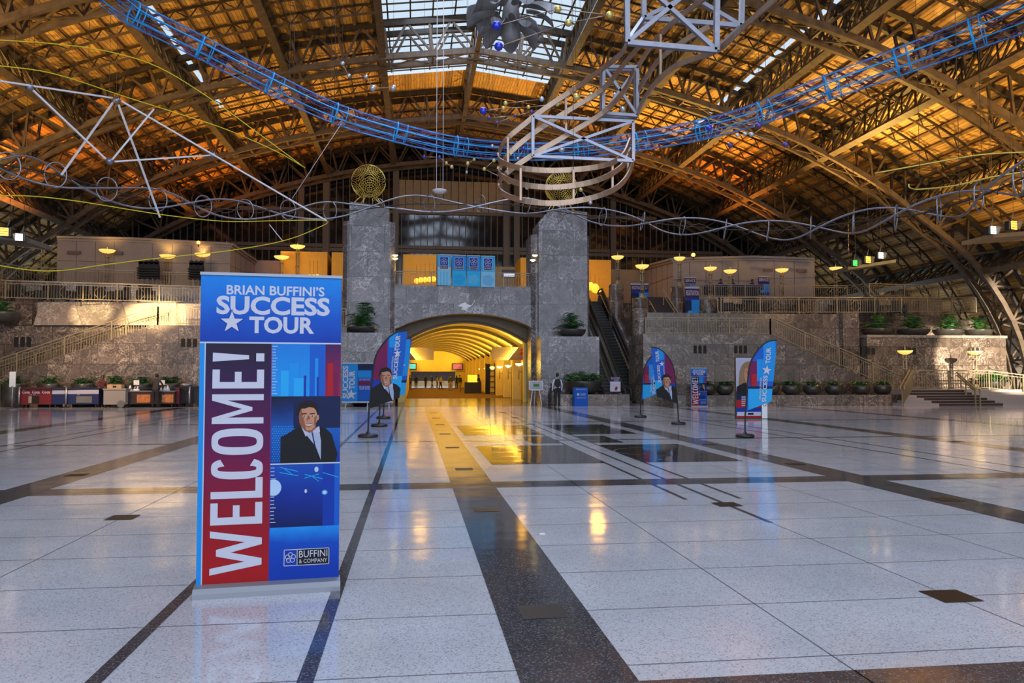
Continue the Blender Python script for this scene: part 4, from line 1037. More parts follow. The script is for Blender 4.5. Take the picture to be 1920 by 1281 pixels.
def man(pr, x0, y0, s, k, detail=True, pts_clip=None):
    """half-length portrait of a man in a dark jacket, printed flat; s: height in metres, (x0, y0) lower centre"""
    def q(p): return (x0+p[0]*s, y0+p[1]*s)
    def po(pts, m, kk): pr.poly([q(p) for p in pts], m, kk)
    po([(-.40, 0), (.42, 0), (.45, .12), (.36, .43), (.27, .52), (.02, .60), (-.13, .56), (-.31, .44), (-.40, .40)], 'ink_black', k)
    po([(-.08, .50), (.06, .47), (.17, .50), (.20, .33), (.20, .04), (.12, .25)], 'ink_shirt', k+1)
    po([(.055, .47), (.075, .46), (.12, .25), (.10, .26)], 'ink_navy', k+2)
    po([(-.10, .56), (-.03, .40), (.06, .47), (.04, .56)], 'ink_lilac', k+2); po([(.17, .56), (.185, .47), (.11, .44), (.06, .50)], 'ink_lilac', k+2)
    po([(-.09, .62), (-.06, .50), (.03, .455), (.12, .52), (.12, .64)], 'ink_skin_shade', k+3)
    face = [(-.135, .70), (-.125, .61), (-.085, .54), (-.02, .495), (.05, .495), (.105, .55), (.135, .64), (.14, .74), (.11, .83), (.0, .87), (-.10, .83), (-.13, .77)]
    pr.poly([q(p) for p in face], 'ink_skin', k+4)
    po([(-.135, .70), (-.125, .61), (-.085, .54), (-.02, .495), (-.045, .60), (-.07, .72), (-.10, .83), (-.13, .77)], 'ink_skin_shade', k+5)
    pr.ell(q((.148, .69)), .018*s, .045*s, 'ink_skin', k+4, 10)
    po([(-.15, .70), (-.165, .82), (-.13, .90), (-.04, .945), (.06, .94), (.13, .89), (.15, .80), (.143, .72), (.125, .80), (.09, .845), (.02, .855), (-.05, .825), (-.11, .82), (-.125, .74)], 'ink_hair', k+6) if False else None
    pr.poly([q(p) for p in [(-.15, .72), (-.165, .82), (-.13, .90), (-.10, .83), (-.128, .77)]], 'ink_hair', k+6)
    pr.poly([q(p) for p in [(-.13, .90), (-.04, .945), (.02, .945), (.02, .855), (-.05, .83), (-.10, .83)]], 'ink_hair', k+6)
    pr.poly([q(p) for p in [(.02, .945), (.06, .94), (.13, .89), (.09, .84), (.02, .855)]], 'ink_hair', k+6)
    pr.poly([q(p) for p in [(.13, .89), (.153, .80), (.143, .72), (.128, .79), (.09, .84)]], 'ink_hair', k+6)
    if detail:
        for ex, sg in ((-.055, 1), (.065, 1)):
            pr.ell(q((ex, .715)), .026*s, .010*s, 'ink_pale', k+7, 12); pr.ell(q((ex, .715)), .011*s, .010*s, 'ink_hair', k+8, 10)
            po([(ex-.04, .742), (ex+.04, .748), (ex+.035, .762), (ex-.035, .756)], 'ink_hair', k+7)
        po([(-.002, .72), (.022, .72), (.04, .64), (.0, .632), (-.02, .645)], 'ink_skin_shade', k+7); pr.ell(q((.018, .648)), .026*s, .016*s, 'ink_skin', k+8, 10)
        po([(-.05, .60), (.0, .585), (.06, .592), (.095, .618), (.05, .574), (.0, .565)], 'ink_white', k+7)
        po([(-.052, .603), (.0, .590), (.06, .597), (.097, .622), (.06, .605), (.0, .598)], 'ink_skin_shade', k+8)
        po([(-.03, .555), (.05, .560), (.03, .548), (-.01, .546)], 'ink_skin_shade', k+7)
        po([(.10, .70), (.128, .72), (.12, .60), (.09, .56)], 'ink_skin_shade', k+6)

def tour_title(pr, a0, b0, a1, b1, k, up=False, brian=True):
    w_, h_ = a1-a0, b1-b0
    if brian: pr.text("BRIAN BUFFINI’S", a0+w_*.085, b0+h_*.80, a0+w_*.95, b0+h_, 'ink_white', k, .022)
    pr.text('SUCCESS', a0, b0+h_*.385, a1, b0+h_*.775, 'ink_white', k, .035)
    pr.star((a0+w_*.135, b0+h_*.225), h_*.275, 'ink_royal', k+1); pr.star((a0+w_*.135, b0+h_*.225), h_*.235, 'ink_white', k+2)
    pr.text('TOUR', a0+w_*.285, b0, a0+w_*.86, b0+h_*.355, 'ink_white', k, .035)
def block_letters(pr, a0, b0, a1, b1):
    """condensed block capitals reading upwards: W E L C O M E !"""
    span = [(1085, 1003), (992, 951), (943, 904), (907, 867), (861, 811), (802, 746), (735, 699), (684, 667)]
    H = a1-a0
    def put(polys, ya, yb):
        c0 = b0+(b1-b0)*(1085-ya)/418; c1 = b0+(b1-b0)*(1085-yb)/418
        for i_, q in enumerate(polys): pr.mb.face([pr.w((a1-H*y, c0+(c1-c0)*x), 4+(.3*i_ if len(polys) < 9 else 0)) for x, y in q], 'ink_white')
    def rc(x0, y0, x1, y1): return [(x0, y0), (x1, y0), (x1, y1), (x0, y1)]
    Ws = [[(0, 1), (.15, 1), (.34, 0), (.19, 0)], [(.19, 0), (.34, 0), (.575, .88), (.425, .88)], [(.425, .88), (.575, .88), (.81, 0), (.66, 0)], [(.66, 0), (.81, 0), (1, 1), (.85, 1)]]
    Es = [rc(0, 0, .34, 1), rc(.34, .86, 1, 1), rc(.34, .44, .88, .57), rc(.34, 0, 1, .14)]
    Ls = [rc(0, 0, .34, 1), rc(.34, 0, 1, .14)]
    Ms = [rc(0, 0, .21, 1), rc(.79, 0, 1, 1), [(.21, 1), (.21, .70), (.44, .22), (.5, .22), (.5, .42)], [(.79, 1), (.5, .42), (.5, .22), (.56, .22), (.79, .70)]]
    def ringp(full, tx=.29, ty=.125):
        n = 40; ps = []
        def pt(i, inn):
            t = 2*PI*i/n; c, s_ = math.cos(t), math.sin(t); e = .62
            x = math.copysign(abs(c)**e, c)*(.5-(tx if inn else 0)); y = math.copysign(abs(s_)**.8, s_)*(.5-(ty if inn else 0)); return (.5+x, .5+y)
        for i in range(n):
            if not full and (i < 4 or i >= n-4): continue
            ps.append([pt(i, True), pt(i, False), pt(i+1, False), pt(i+1, True)])
        return ps
    ex = [[(.0, 1), (1, 1), (.72, .30), (.28, .30)], rc(.05, 0, .95, .16)]
    for ps, (ya, yb) in zip((Ws, Es, Ls, ringp(False, .36), ringp(True), Ms, Es, ex), span): put(ps, ya, yb)
def welcome_banner(label, pl, pr_, ztop, lean=.0, big=True):
    """roll-up banner; pl, pr_: floor points of the left and right ends of the base"""
    pl, pr_ = V(pl), V(pr_); ea = (pr_-pl).normalized(); nn = V((ea.y, -ea.x, 0)); w_ = (pr_-pl).length
    t = thing('rollup_banner', label, 'banner', (pl+pr_)/2)
    base_h = ztop*.035
    m = MB(); d = .10*w_
    prof_ = [(-d, .0), (-d, base_h*.45), (-d*.75, base_h*.85), (-d*.1, base_h), (d*.55, base_h), (d*.9, base_h*.6), (d*.9, 0)]
    m.prism([pl-nn*0+(-nn)*a*-1*-1+V((0, 0, b)) for a, b in prof_], ea*w_, 'aluminium'); m.build('base', t)
    up = (V((0, 0, 1))-nn*lean).normalized(); o = pl+V((0, 0, base_h*.9))+ea*(w_*.01); H_ = ztop-base_h*.9; W_ = w_*.98
    p = Print(o, ea, up, step=.0009 if big else .004)
    p.mb.prism([p.w(c, 0) for c in ((0, 0), (W_, 0), (W_, H_), (0, H_))], -p.n*.006, 'white_card')
    m = MB(); c0, c1 = p.w((-.005, H_), 0), p.w((W_+.005, H_), 0); m.bar(c0, c1, .022 if big else .05, 'aluminium', .03 if big else .06, p.n); m.build('top_bar', t)
    m = MB(); b0 = pl+ea*(w_/2)-nn*.05; m.tube([b0+V((0, 0, base_h*.7)), p.w((W_/2, H_-.02), -12)], .012, 'aluminium', 6); m.build('support_pole', t)
    sx, sy = W_/1.06, H_/2.42
    for nm_ in (): pass
    S = lambda a: a*sx
    T = lambda b: b*sy
    R = lambda a0, b0, a1, b1, mm, k: p.rect(S(a0), T(b0), S(a1), T(b1), mm, k)
    uvfix = len(p.mb.f)
    R(0, 0, 1.06, 2.42, 'ink_blue', 1)
    R(0, 1.885, 1.06, 2.42, 'ink_header', 2)
    tour_title(p, S(.115), T(1.955), S(.97), T(2.335), 3)
    R(0, 1.873, 1.06, 1.885, 'ink_pale', 3)
    R(.0, 0, .035, 1.873, 'ink_sky', 2); R(.035, 0, .043, 1.873, 'ink_pale', 3); R(.043, 0, .525, 1.873, 'ink_welcome', 2); R(.525, 0, .531, 1.87, 'ink_violet', 3)
    block_letters(p, S(.095), T(.075), S(.475), T(1.80))
    R(.531, 1.455, 1.06, 1.873, 'ink_city', 2); R(.94, 1.455, 1.06, 1.873, 'ink_cityred', 3); R(.82, 1.455, .94, 1.873, 'ink_blue', 3)
    if big:
        for k_, (a, b, c, mm) in enumerate(((.60, .68, 1.66, 'ink_cyan'), (.66, .74, 1.72, 'ink_sky'), (.70, .80, 1.60, 'ink_cyan'), (.775, .795, 1.62, 'ink_royal'), (.86, .885, 1.76, 'ink_sky'), (.875, .89, 1.61, 'ink_royal'), (.96, 1.0, 1.72, 'ink_red'), (1.01, 1.04, 1.64, 'ink_magenta'))): R(a, 1.455, b, c, mm, 4+k_*.2)
        for i in range(17):
            for (bb, st_) in ((1.475, .0235), (.46, .0285)):
                b = bb+st_*i
                if bb < 1 and i in (9, 10, 11): continue
                R(.533, b, .575 if i % 4 == 0 else .563, b+.005, 'ink_white', 6)
    R(.531, .925, 1.06, 1.455, 'ink_portrait', 2)
    R(.70, 1.20, 1.06, 1.455, 'ink_navy', 2.5)
    if big:
        for i in range(16):
            for j in range(9):
                a = .545+.018*j+(.009 if i % 2 else 0); b = .945+.018*i; p.ell((S(a), T(b)), .0045*sx, .006*sy, 'ink_sky', 3, 6)
    p.clip = [(S(.531), T(.925)), (S(1.06), T(.925)), (S(1.06), T(1.45)), (S(.531), T(1.45))]
    man(p, S(.81), T(.925), T(.52), 4, True); p.clip = None
    R(.531, .915, 1.06, .925, 'ink_pale', 8)
    R(.531, .42, 1.06, .915, 'ink_stage', 2); R(.93, .42, 1.06, .915, 'ink_royal', 3)
    p.clip = [(S(.532), T(.42)), (S(1.06), T(.42)), (S(1.06), T(.91)), (S(.532), T(.91))]; p.ell((S(.555), T(.735)), .06*sx, .065*sy, 'ink_glow', 4, 20); p.clip = None
    p.ell((S(.80), T(.70)), .010*sx, .016*sy, 'ink_white', 4, 12); p.ell((S(.945), T(.685)), .024*sx, .022*sy, 'ink_sky', 4, 14); p.ell((S(.945), T(.685)), .015*sx, .014*sy, 'ink_white', 5, 14); p.ell((S(.88), T(.87)), .016*sx, .022*sy, 'ink_pale', 4, 12)
    if big:
        def ln(a, b, c, d): p.poly([(S(a), T(b)), (S(c), T(d)), (S(c), T(d)+.006), (S(a), T(b)+.006)], 'ink_cyan', 4)
        for seg in ((.60, .89, .74, .855), (.60, .85, .74, .82), (.74, .855, .745, .82), (.62, .89, .70, .83), (.79, .80, .90, .83), (.79, .83, .93, .79), (.93, .84, 1.05, .80), (.85, .81, .90, .77)): ln(*seg)
    R(.531, .335, 1.06, .42, 'ink_lower', 2); R(.531, 0, 1.06, .36, 'ink_lower', 2.2); R(1.02, .42, 1.06, .915, 'ink_blue', 3.5)
    a0, b0, a1, b1 = .64, .115, .985, .245
    R(a0+.10, b0, a1, b1, 'ink_black', 4); R(a0, b0, a0+.1, b1, 'ink_royal', 4); p.frame(S(a0), T(b0), S(a1), T(b1), .005*sx, 'ink_white', 5); R(a0+.098, b0, a0+.103, b1, 'ink_white', 5)
    p.flower((S(a0+.05), T((b0+b1)/2)), S(.042), 'ink_white', 6)
    p.text('BUFFINI', S(a0+.115), T(b0+.062), S(a1-.015), T(b1-.014), 'ink_white', 6); p.text('& COMPANY', S(a0+.115), T(b0+.018), S(a1-.015), T(b0+.05), 'ink_white', 6)
    # keep the gradients tied to the big banner's measures
    for fi, uv in list(p.mb.uv.items()): p.mb.uv[fi] = [(a/sx, b/sy) for a, b in uv]
    p.mb.build('printed_panel', t)
    return t
bl, brt = PZ(364, 1119), PZ(637.5, 1102)
nrm_ = V(((brt-bl).normalized().y, -(brt-bl).normalized().x, 0))
welcome_banner('big roll-up banner reading WELCOME in the left foreground', bl, brt, 2.43, lean=-.004)
b1_, b2_ = P(1295.5, 763, 40.2), P(1326, 763, 40.2); b1_.z = b2_.z = 0; welcome_banner('small distant roll-up banner reading WELCOME against the right marble ledge', b1_, b2_, (762-687)/1460*(b1_.y), big=False)

# ---------------------------------------------------------------- feather flags
OUT = [(0.028, .70), (.06, .80), (.20, .84), (.50, .90), (.755, .96), (.80, 1.4), (.875, 1.94), (.93, 2.52), (.93, 2.61), (.68, 2.58), (.457, 2.42), (.285, 2.20), (.16, 1.94), (.10, 1.52), (.05, .95)]
def hull(pts):
    pts = sorted(set(pts)); lo, hi = [], []
    for seq, h in ((pts, lo), (pts[::-1], hi)):
        for p in seq:
            while len(h) > 1 and (h[-1][0]-h[-2][0])*(p[1]-h[-2][1])-(h[-1][1]-h[-2][1])*(p[0]-h[-2][0]) <= 0: h.pop()
            h.append(p)
    return lo[:-1]+hi[:-1]
def feather(label, base, size, rz, mirror, design, k0=1):
    base = V(base); t = thing('feather_flag', label, 'flag', base, 'feather flags on round feet')
    sgn = -1 if mirror else 1
    ea = V((math.cos(rz), math.sin(rz), 0)); nn = ea.cross(V((0, 0, 1)))
    mx = lambda p: (p[0]*sgn, p[1])
    out = [mx((a*size, b*size)) for a, b in OUT]
    if mirror: out = out[::-1]
    p = Print(base, ea, (0, 0, 1), step=.004)
    p.mb.prism([p.w(q, 0) for q in out], -p.n*.006, 'ink_blue')
    for i in range(len(out)): pass
    p.clip = hull(out); z = lambda a, b: mx((a*size, b*size))
    def R(a0, b0, a1, b1, mm, k):
        q = [z(a0, b0), z(a1, b0), z(a1, b1), z(a0, b1)]; p.poly(q if not mirror else q[::-1], mm, k)
    def tx(body, a, b0, b1, hgt, mm, k, slant=.045, bold=.03):
        # vertical lettering reading upwards, leaning with the free edge of the flag
        p.textq(body, [(z(a, b0)[0], b0*size), (z(a, b0)[0]+slant*size*(b1-b0)*2*sgn*.9, b1*size), (z(a, b0)[0]-hgt*size, b0*size)], mm, k, bold)
    R(0, .6, 1, 2.7, 'ink_royal' if design == 'man' else 'ink_blue', 1)
    if design == 'man':
        R(.06, 1.4, .46, 2.7, 'ink_magenta', 2); R(.46, 1.5, 1.0, 2.7, 'ink_blue', 2); R(.50, 2.2, .72, 2.7, 'ink_sky', 2.4); R(.55, 1.0, 1, 1.5, 'ink_cyan', 2.2)
        tx('SUCCESS', .69 if not mirror else .60, 1.42, 2.02, .10, 'ink_white', 5); tx('TOUR', .745 if not mirror else .655, 2.12, 2.5, .12, 'ink_white', 5)
        cx_ = .70 if not mirror else .57
        p.star(z(cx_, 2.06), .10*size, 'ink_white', 6, .1); tx("BRIAN BUFFINI’S", .575 if not mirror else .70-.25, 1.5, 1.98, .04, 'ink_white', 5, bold=.01)
        R(.0, .6, 1, .96, 'ink_black', 5.5); c = z(.42, .78); man(p, c[0], c[1]-.0, .98*size, 6, True)
    else:
        R(.14, 1.38, .36, 2.05, 'ink_magenta', 2); R(.2, 1.38, .36, 1.7, 'ink_red', 2.4); R(.36, 1.5, 1, 2.1, 'ink_sky', 2); R(.1, .6, 1, 1.3, 'ink_cyan', 2); R(.1, 1.30, 1, 1.37, 'ink_navy', 2.2); R(.55, 2.1, .9, 2.7, 'ink_sky', 2.1)
        tx('SUCCESS', .60, .94, 1.66, .125, 'ink_white', 5); tx('TOUR', .735, 1.98, 2.42, .14, 'ink_white', 5); p.star(z(.63, 1.80), .145*size, 'ink_white', 6, -.12); tx("BRIAN BUFFINI’S", .45, 1.02, 1.60, .055, 'ink_white', 5, bold=.01)
    p.clip = None
    p.mb.build('printed_sail', t)
    pole = [(0, .06), (.012, .55), (.03, .75), (.05, .95), (.10, 1.52), (.16, 1.94), (.285, 2.20), (.457, 2.42), (.68, 2.58), (.94, 2.63)]
    m = MB(); m.tube(smooth([p.w(mx((a*size, b*size)), 0) for a, b in pole], 4), .022*size, 'black_fabric', 6); m.build('pole', t)
    m = MB(); m.lathe(base, [(.225*size, 0), (.25*size, .02), (.25*size, .05), (.21*size, .085), (.06*size, .09), (.03*size, .16)], 'black_plastic', 20); m.build('foot', t)
    return t
for (u, v, rz, mr, ds, sz, lb_) in ((690, 820, .0, False, 'man', 1.10, 'near left feather flag showing a man in a dark jacket'), (711, 800, -.1, False, 'plain', 1.10, 'middle left feather flag, mostly hidden behind the near left one'),
        (719, 785, -.1, False, 'plain', 1.12, 'far left feather flag, its blue edge showing beside the arch'), (1397, 820, 0, False, 'plain', 1.0, 'near right feather flag in front of the portrait pylon'),
        (1272, 796, 0, True, 'man', 1.0, 'middle right feather flag with the man, its pole on the right'), (1201, 783, 0, False, 'plain', 1.0, 'far right feather flag at the escalator foot, half behind the one with the man')):
    feather(lb_, PZ(u, v), sz, rz, mr, ds)
# ---------------------------------------------------------------- portrait pylon
a = PZ(1380, 786); Yq = a.y; s_ = Yq/1460*1.0
t = thing('poster_pylon', 'boxed pylon poster of a blonde woman behind the near right feather flag', 'sign', a)
W_ = P(1428.5, 786, Yq).x-a.x; H_ = P(1380, 669, Yq).z
m = MB(); m.box((a.x, Yq, 0), (a.x+W_, Yq+.1, H_), 'black_plastic'); m.build('box', t)
m = MB(); m.box((a.x+W_, Yq-.02, .02), (a.x+W_+.22, Yq+.1, 1.35), 'white_card'); p = Print((a.x+W_+.01, Yq-.02, .2), (1, 0, 0), (0, 0, 1), m, .004); p.ring((.1, .75), .075, .025, 'ink_grey', 1, 16); p.ring((.1, .55), .075, .025, 'ink_grey', 1, 16); p.ring((.1, .35), .075, .025, 'ink_grey', 1, 16); m.build('side_panel', t)
p = Print((a.x+.02, Yq-.002, .04), (1, 0, 0), (0, 0, 1), step=.004); w2 = W_-.04; h2 = H_-.08
R = lambda a0, b0, a1, b1, mm, k: p.rect(a0*w2, b0*h2, a1*w2, b1*h2, mm, k)
R(0, 0, 1, 1, 'ink_lilac', 1); R(0, .12, 1, .42, 'ink_red', 2); R(0, .30, 1, .44, 'ink_navy', 2.2); R(0, .04, 1, .17, 'ink_royal', 3); R(0, 0, 1, .035, 'ink_red', 3); R(.02, .035, .98, .10, 'ink_white', 4); R(.45, .05, .68, .085, 'ink_navy', 5)
p.clip = [(0, .40*h2), (w2, .40*h2), (w2, h2), (0, h2)]
E = lambda c, rx, ry, mm, k, r=0: p.ell((c[0]*w2, c[1]*h2), rx*w2, ry*h2, mm, k, 22, r)
E((.5, .70), .37, .24, 'ink_blonde', 4); E((.30, .58), .2, .2, 'ink_blonde', 4.1); E((.72, .58), .18, .18, 'ink_blonde', 4.2); p.poly([(0, .40*h2), (w2, .40*h2), (w2*.9, .56*h2), (w2*.62, .60*h2), (w2*.3, .58*h2), (.02*w2, .52*h2)], 'ink_black', 4.6); E((.52, .58), .12, .09, 'ink_skin_shade', 5); E((.53, .72), .215, .165, 'ink_skin', 6); E((.50, .87), .2, .05, 'ink_blonde', 6.6)
for ex in (.44, .63): E((ex, .745), .045, .010, 'ink_pale', 7); E((ex, .745), .02, .010, 'ink_hair', 8); E((ex, .775), .06, .007, 'ink_skin_shade', 7)
E((.54, .695), .035, .018, 'ink_skin_shade', 7); E((.54, .635), .085, .018, 'ink_white', 7); E((.54, .645), .09, .008, 'ink_skin_shade', 7.5); p.clip = None
for i in range(5): R(.2, .20+.035*i, .78-.1*(i % 2), .215+.035*i, 'ink_white', 5)
p.mb.build('printed_panel', t)
# ---------------------------------------------------------------- tour wall behind the left flags
Yq = 42.5; a = V((P(641, 757, Yq).x, Yq, 0)); b = V((P(737, 757, Yq).x, Yq, 0)); t = thing('display_wall', 'wide blue tour display wall left of the arch behind the feather flags', 'display', a); H_ = P(640, 681, Yq).z
ea = (b-a).normalized(); W_ = (b-a).length; p = Print(a+V((0, 0, .28)), ea, (0, 0, 1), step=.006); h2 = H_-.28
p.mb.prism([p.w(q, 0) for q in ((0, 0), (W_, 0), (W_, h2), (0, h2))], -p.n*.06, 'ink_blue')
p.rect(0, 0, W_*.30, h2, 'ink_sky', 1); p.rect(W_*.30, 0, W_, h2, 'ink_blue', 1); p.rect(W_*.31, h2*.82, W_*.62, h2, 'ink_navy', 2); p.rect(W_*.31, h2*.62, W_*.56, h2*.8, 'ink_sky', 2); p.rect(W_*.31, h2*.42, W_*.56, h2*.53, 'ink_magenta', 2); p.rect(W_*.8, 0, W_, h2*.12, 'ink_red', 2)
p.text('SUCCESS', W_*.0+.03, h2*.08, W_*.12, h2*.93, 'ink_white', 3, .035, True); p.text('TOUR', W_*.135, h2*.32, W_*.25, h2*.80, 'ink_white', 3, .035, True); p.star((W_*.18, h2*.18), .30, 'ink_white', 3)
p.text('LIVE TO MAKE YOUR', W_*.33, h2*.55, W_*.54, h2*.60, 'ink_white', 3); p.text('YEAR EVER', W_*.33, h2*.31, W_*.54, h2*.40, 'ink_white', 3)
p.mb.build('printed_panel', t)
m = MB(); m.bar(a+V((0, 0, H_)), b+V((0, 0, H_)), .07, 'aluminium'); m.bar(a+V((0, 0, .25)), b+V((0, 0, .25)), .09, 'aluminium')
for f in (.08, .5, .92): q = a.lerp(b, f); m.bar(q+V((0, -.25, .03)), q+V((0, .3, .03)), .06, 'aluminium'); m.bar(q+V((0, 0, 0)), q+V((0, 0, .25)), .05, 'aluminium')
m.build('frame', t)
# ---------------------------------------------------------------- four blue banners on the balcony front
for k, (u0, u1) in enumerate(((820, 846), (848, 874.5), (875.5, 901.5), (902, 929))):
    Yq = YE-.12; a = P(u0, 537, Yq); b = P(u1, 537, Yq); z1 = P(u0, 478+1.3*k*.6, Yq).z; z0_ = P(u0, 535+1.2*k, Yq).z
    t = thing('logo_banner', 'pale blue flower-logo banner hung on the balcony rail, %s from the left of four' % ORD[k], 'banner', (a.x, Yq, z0_), 'four flower-logo banners on the balcony rail')
    W_ = b.x-a.x-.03; h2 = z1-z0_; p = Print((a.x, Yq, z0_), (1, 0, 0), (0, 0, 1), step=.004)
    p.mb.prism([p.w(q, 0) for q in ((0, 0), (W_, 0), (W_, h2), (0, h2))], -p.n*.012, 'ink_sky')
    p.rect(0, 0, W_, h2, ('ink_aqua', 'ink_sky', 'ink_sky', 'ink_aqua')[k], 1); p.rect(0, h2*.42, W_, h2*.60, 'ink_pale', 1.5) if k in (0, ) else None
    p.rect(0, h2*.0, W_, h2*.5, 'ink_aqua_pale' if k in (0, 3) else 'ink_aqua', 1.6)
    for i in range(7): p.ring((W_*.5, h2*.22), W_*(.08+.06*i), W_*.02, 'ink_sky' if k % 2 else 'ink_aqua_pale', 2, 5) if k != 0 else p.rect(W_*(.1+.12*i), 0, W_*(.15+.12*i), h2*.45, 'ink_aqua' if i % 2 else 'ink_aqua_pale', 2)
    p.rect(W_*.17, h2*.535, W_*.83, h2*.94, 'ink_pale', 2.4); p.rect(W_*.20, h2*.66, W_*.80, h2*.925, 'ink_royal', 3); p.rect(W_*.20, h2*.55, W_*.80, h2*.645, 'ink_navy', 3); p.flower((W_*.5, h2*.79), W_*.255, 'ink_white', 4); p.text('BUFFINI', W_*.24, h2*.575, W_*.76, h2*.62, 'ink_pale', 4, .02)
    p.mb.build('printed_panel', t)
    m = MB(); m.bar((a.x, Yq, z1), (a.x+W_, Yq, z1), .05, 'aluminium'); m.build('top_bar', t)
# ---------------------------------------------------------------- service and registration banners on the upper right terrace
def svc(label, word, u0, u1, v0, v1, Y, col_top='ink_magenta'):
    a, b = P(u0, v1, Y), P(u1, v1, Y); z1 = P(u0, v0, Y).z; t = thing('word_banner', label, 'banner', (a.x, Y, a.z)); W_ = b.x-a.x; h2 = z1-a.z
    p = Print((a.x, Y, a.z), (1, 0, 0), (0, 0, 1), step=.004); p.mb.prism([p.w(q, 0) for q in ((0, 0), (W_, 0), (W_, h2), (0, h2))], -p.n*.02, 'ink_navy')
    p.rect(0, 0, W_, h2, 'ink_royal', 1); p.rect(0, h2*.68, W_, h2, 'ink_purple', 2); p.rect(0, h2*.08, W_*.45, h2*.6, 'ink_navy', 2); p.rect(W_*.45, h2*.2, W_, h2*.62, 'ink_sky', 2); p.ell((W_*.35, h2*.25), W_*.2, W_*.14, 'ink_cyan', 3); p.rect(0, h2*.955, W_, h2*.985, 'ink_white', 3); p.text(word, W_*.06, h2*.75, W_*.94, h2*.90, 'ink_white', 3, .01)
    p.mb.build('printed_panel', t); m = MB(); m.bar((a.x, Y, z1), (b.x, Y, z1), .05, 'aluminium'); m.bar((a.x, Y, a.z+.03), (b.x, Y, a.z+.03), .1, 'aluminium'); m.build('frame', t)
svc('upright banner reading SERVICE at the left of the upper right terrace', 'SERVICE', 1284, 1305, 520, 556, 53)
svc('upright banner reading SERVICE in front of the middle of the beige pavilion', 'SERVICE', 1422, 1443, 518, 556, 53)
svc('upright banner reading REGISTRATION below the left service banner', 'REGISTRATION', 1285, 1311.5, 538, 602, 47.6)
svc('wide banner reading REGISTRATION behind the pier lamp', 'REGISTRATION 1-7', 1183, 1216, 532, 575, 53.5)
# ---------------------------------------------------------------- signs near the arch
a = P(991, 755, 43.6); b = P(1018, 755, 43.6); t = thing('easel_sign', 'white framed notice on a white easel in front of the arch', 'sign', ((a.x+b.x)/2, a.y, 0)); Yq = a.y
z0_, z1 = P(1004, 731, Yq).z, P(1004, 714.5, Yq).z; xm = (a.x+b.x)/2
m = MB(); m.bar((xm-.32, Yq-.12, 0), (xm-.12, Yq, z1+.05), .035, 'white_paint'); m.bar((xm+.32, Yq-.12, 0), (xm+.12, Yq, z1+.05), .035, 'white_paint'); m.bar((xm, Yq+.55, 0), (xm, Yq+.04, z1+.02), .035, 'white_paint'); m.bar((xm-.28, Yq-.06, z0_-.02), (xm+.28, Yq-.06, z0_-.02), .04, 'white_paint'); m.build('easel', t)
p = Print((xm-.40, Yq-.09, z0_), (1, 0, 0), (0, 0, 1), step=.004); p.mb.prism([p.w(q, 0) for q in ((0, 0), (.8, 0), (.8, z1-z0_), (0, z1-z0_))], -p.n*.02, 'white_card'); hh = z1-z0_
p.rect(.03, .03, .77, hh-.03, 'ink_white', 1); p.rect(.25, hh*.33, .58, hh*.68, 'ink_green', 2); p.text('WELCOME', .15, hh*.76, .65, hh*.86, 'ink_grey', 2); p.text('YOUR MEETING', .12, hh*.12, .68, hh*.22, 'ink_grey', 2); p.mb.build('notice', t)
a, b = PZ(1077, 762), PZ(1103, 762); t = thing('recycling_bin', 'blue cardboard bin in front of the low marble ledge', 'bin', ((a.x+b.x)/2, a.y, 0)); hb = P(1077, 727, a.y).z; W_ = b.x-a.x
m = MB(); m.box((a.x, a.y, 0), (b.x, a.y+.5, hb), 'ink_blue'); m.box((a.x+.08, a.y+.08, hb-.005), (b.x-.08, a.y+.42, hb+.004), 'vent_dark')
p = Print((a.x, a.y, 0), (1, 0, 0), (0, 0, 1), m, .004); p.text('RECYCLE ONLY', W_*.14, hb*.88, W_*.9, hb*.94, 'ink_white', 1, .01); p.text('RECYCLE ONLY', W_*.2, hb*.42, W_*.88, hb*.48, 'ink_white', 1, .01); p.rect(W_*.2, hb*.58, W_*.36, hb*.70, 'ink_white', 1)
for i in range(3): p.rect(W_*.44, hb*(.585+.045*i), W_*.85, hb*(.60+.045*i), 'ink_pale', 1)
m.build('box', t)
a = P(1144, 735, 42.3); b = P(1163.5, 735, 42.3); z1 = P(1144, 706.5, 42.3).z; xm = (a.x+b.x)/2; t = thing('poster_stand', 'small purple and white poster stand at the foot of the escalators', 'sign', (xm, 42.2, P(1150, 740, Yl).z)); zz = P(1100, 740, Yl).z
m = MB(); m.tube([(xm, 42.75, zz), (xm, 42.45, a.z+.3)], .02, 'black_plastic', 6); m.tube([(xm-.2, 42.9, zz), (xm+.2, 42.9, zz)], .02, 'black_plastic', 6); m.build('stand', t)
p = Print((a.x, 42.3, a.z), (1, 0, 0), (0, 0, 1), step=.004); W_ = b.x-a.x; hh = z1-a.z; p.mb.prism([p.w(q, 0) for q in ((0, 0), (W_, 0), (W_, hh), (0, hh))], -p.n*.02, 'black_plastic'); p.rect(0, .02, W_, hh*.68, 'ink_white', 1); p.rect(0, hh*.68, W_, hh, 'ink_purple', 1); p.text('SUCCESS', W_*.08, hh*.83, W_*.92, hh*.95, 'ink_lilac', 2, .02); p.text('TOUR', W_*.36, hh*.71, W_*.82, hh*.80, 'ink_lilac', 2, .02); p.poly([(W_*.42, hh*.10), (W_*.62, hh*.08), (W_*.74, hh*.26), (W_*.66, hh*.36), (W_*.52, hh*.34), (W_*.46, hh*.22)], 'ink_red', 2); p.rect(W_*.08, hh*.44, W_*.9, hh*.47, 'ink_lilac', 2); p.mb.build('poster', t)
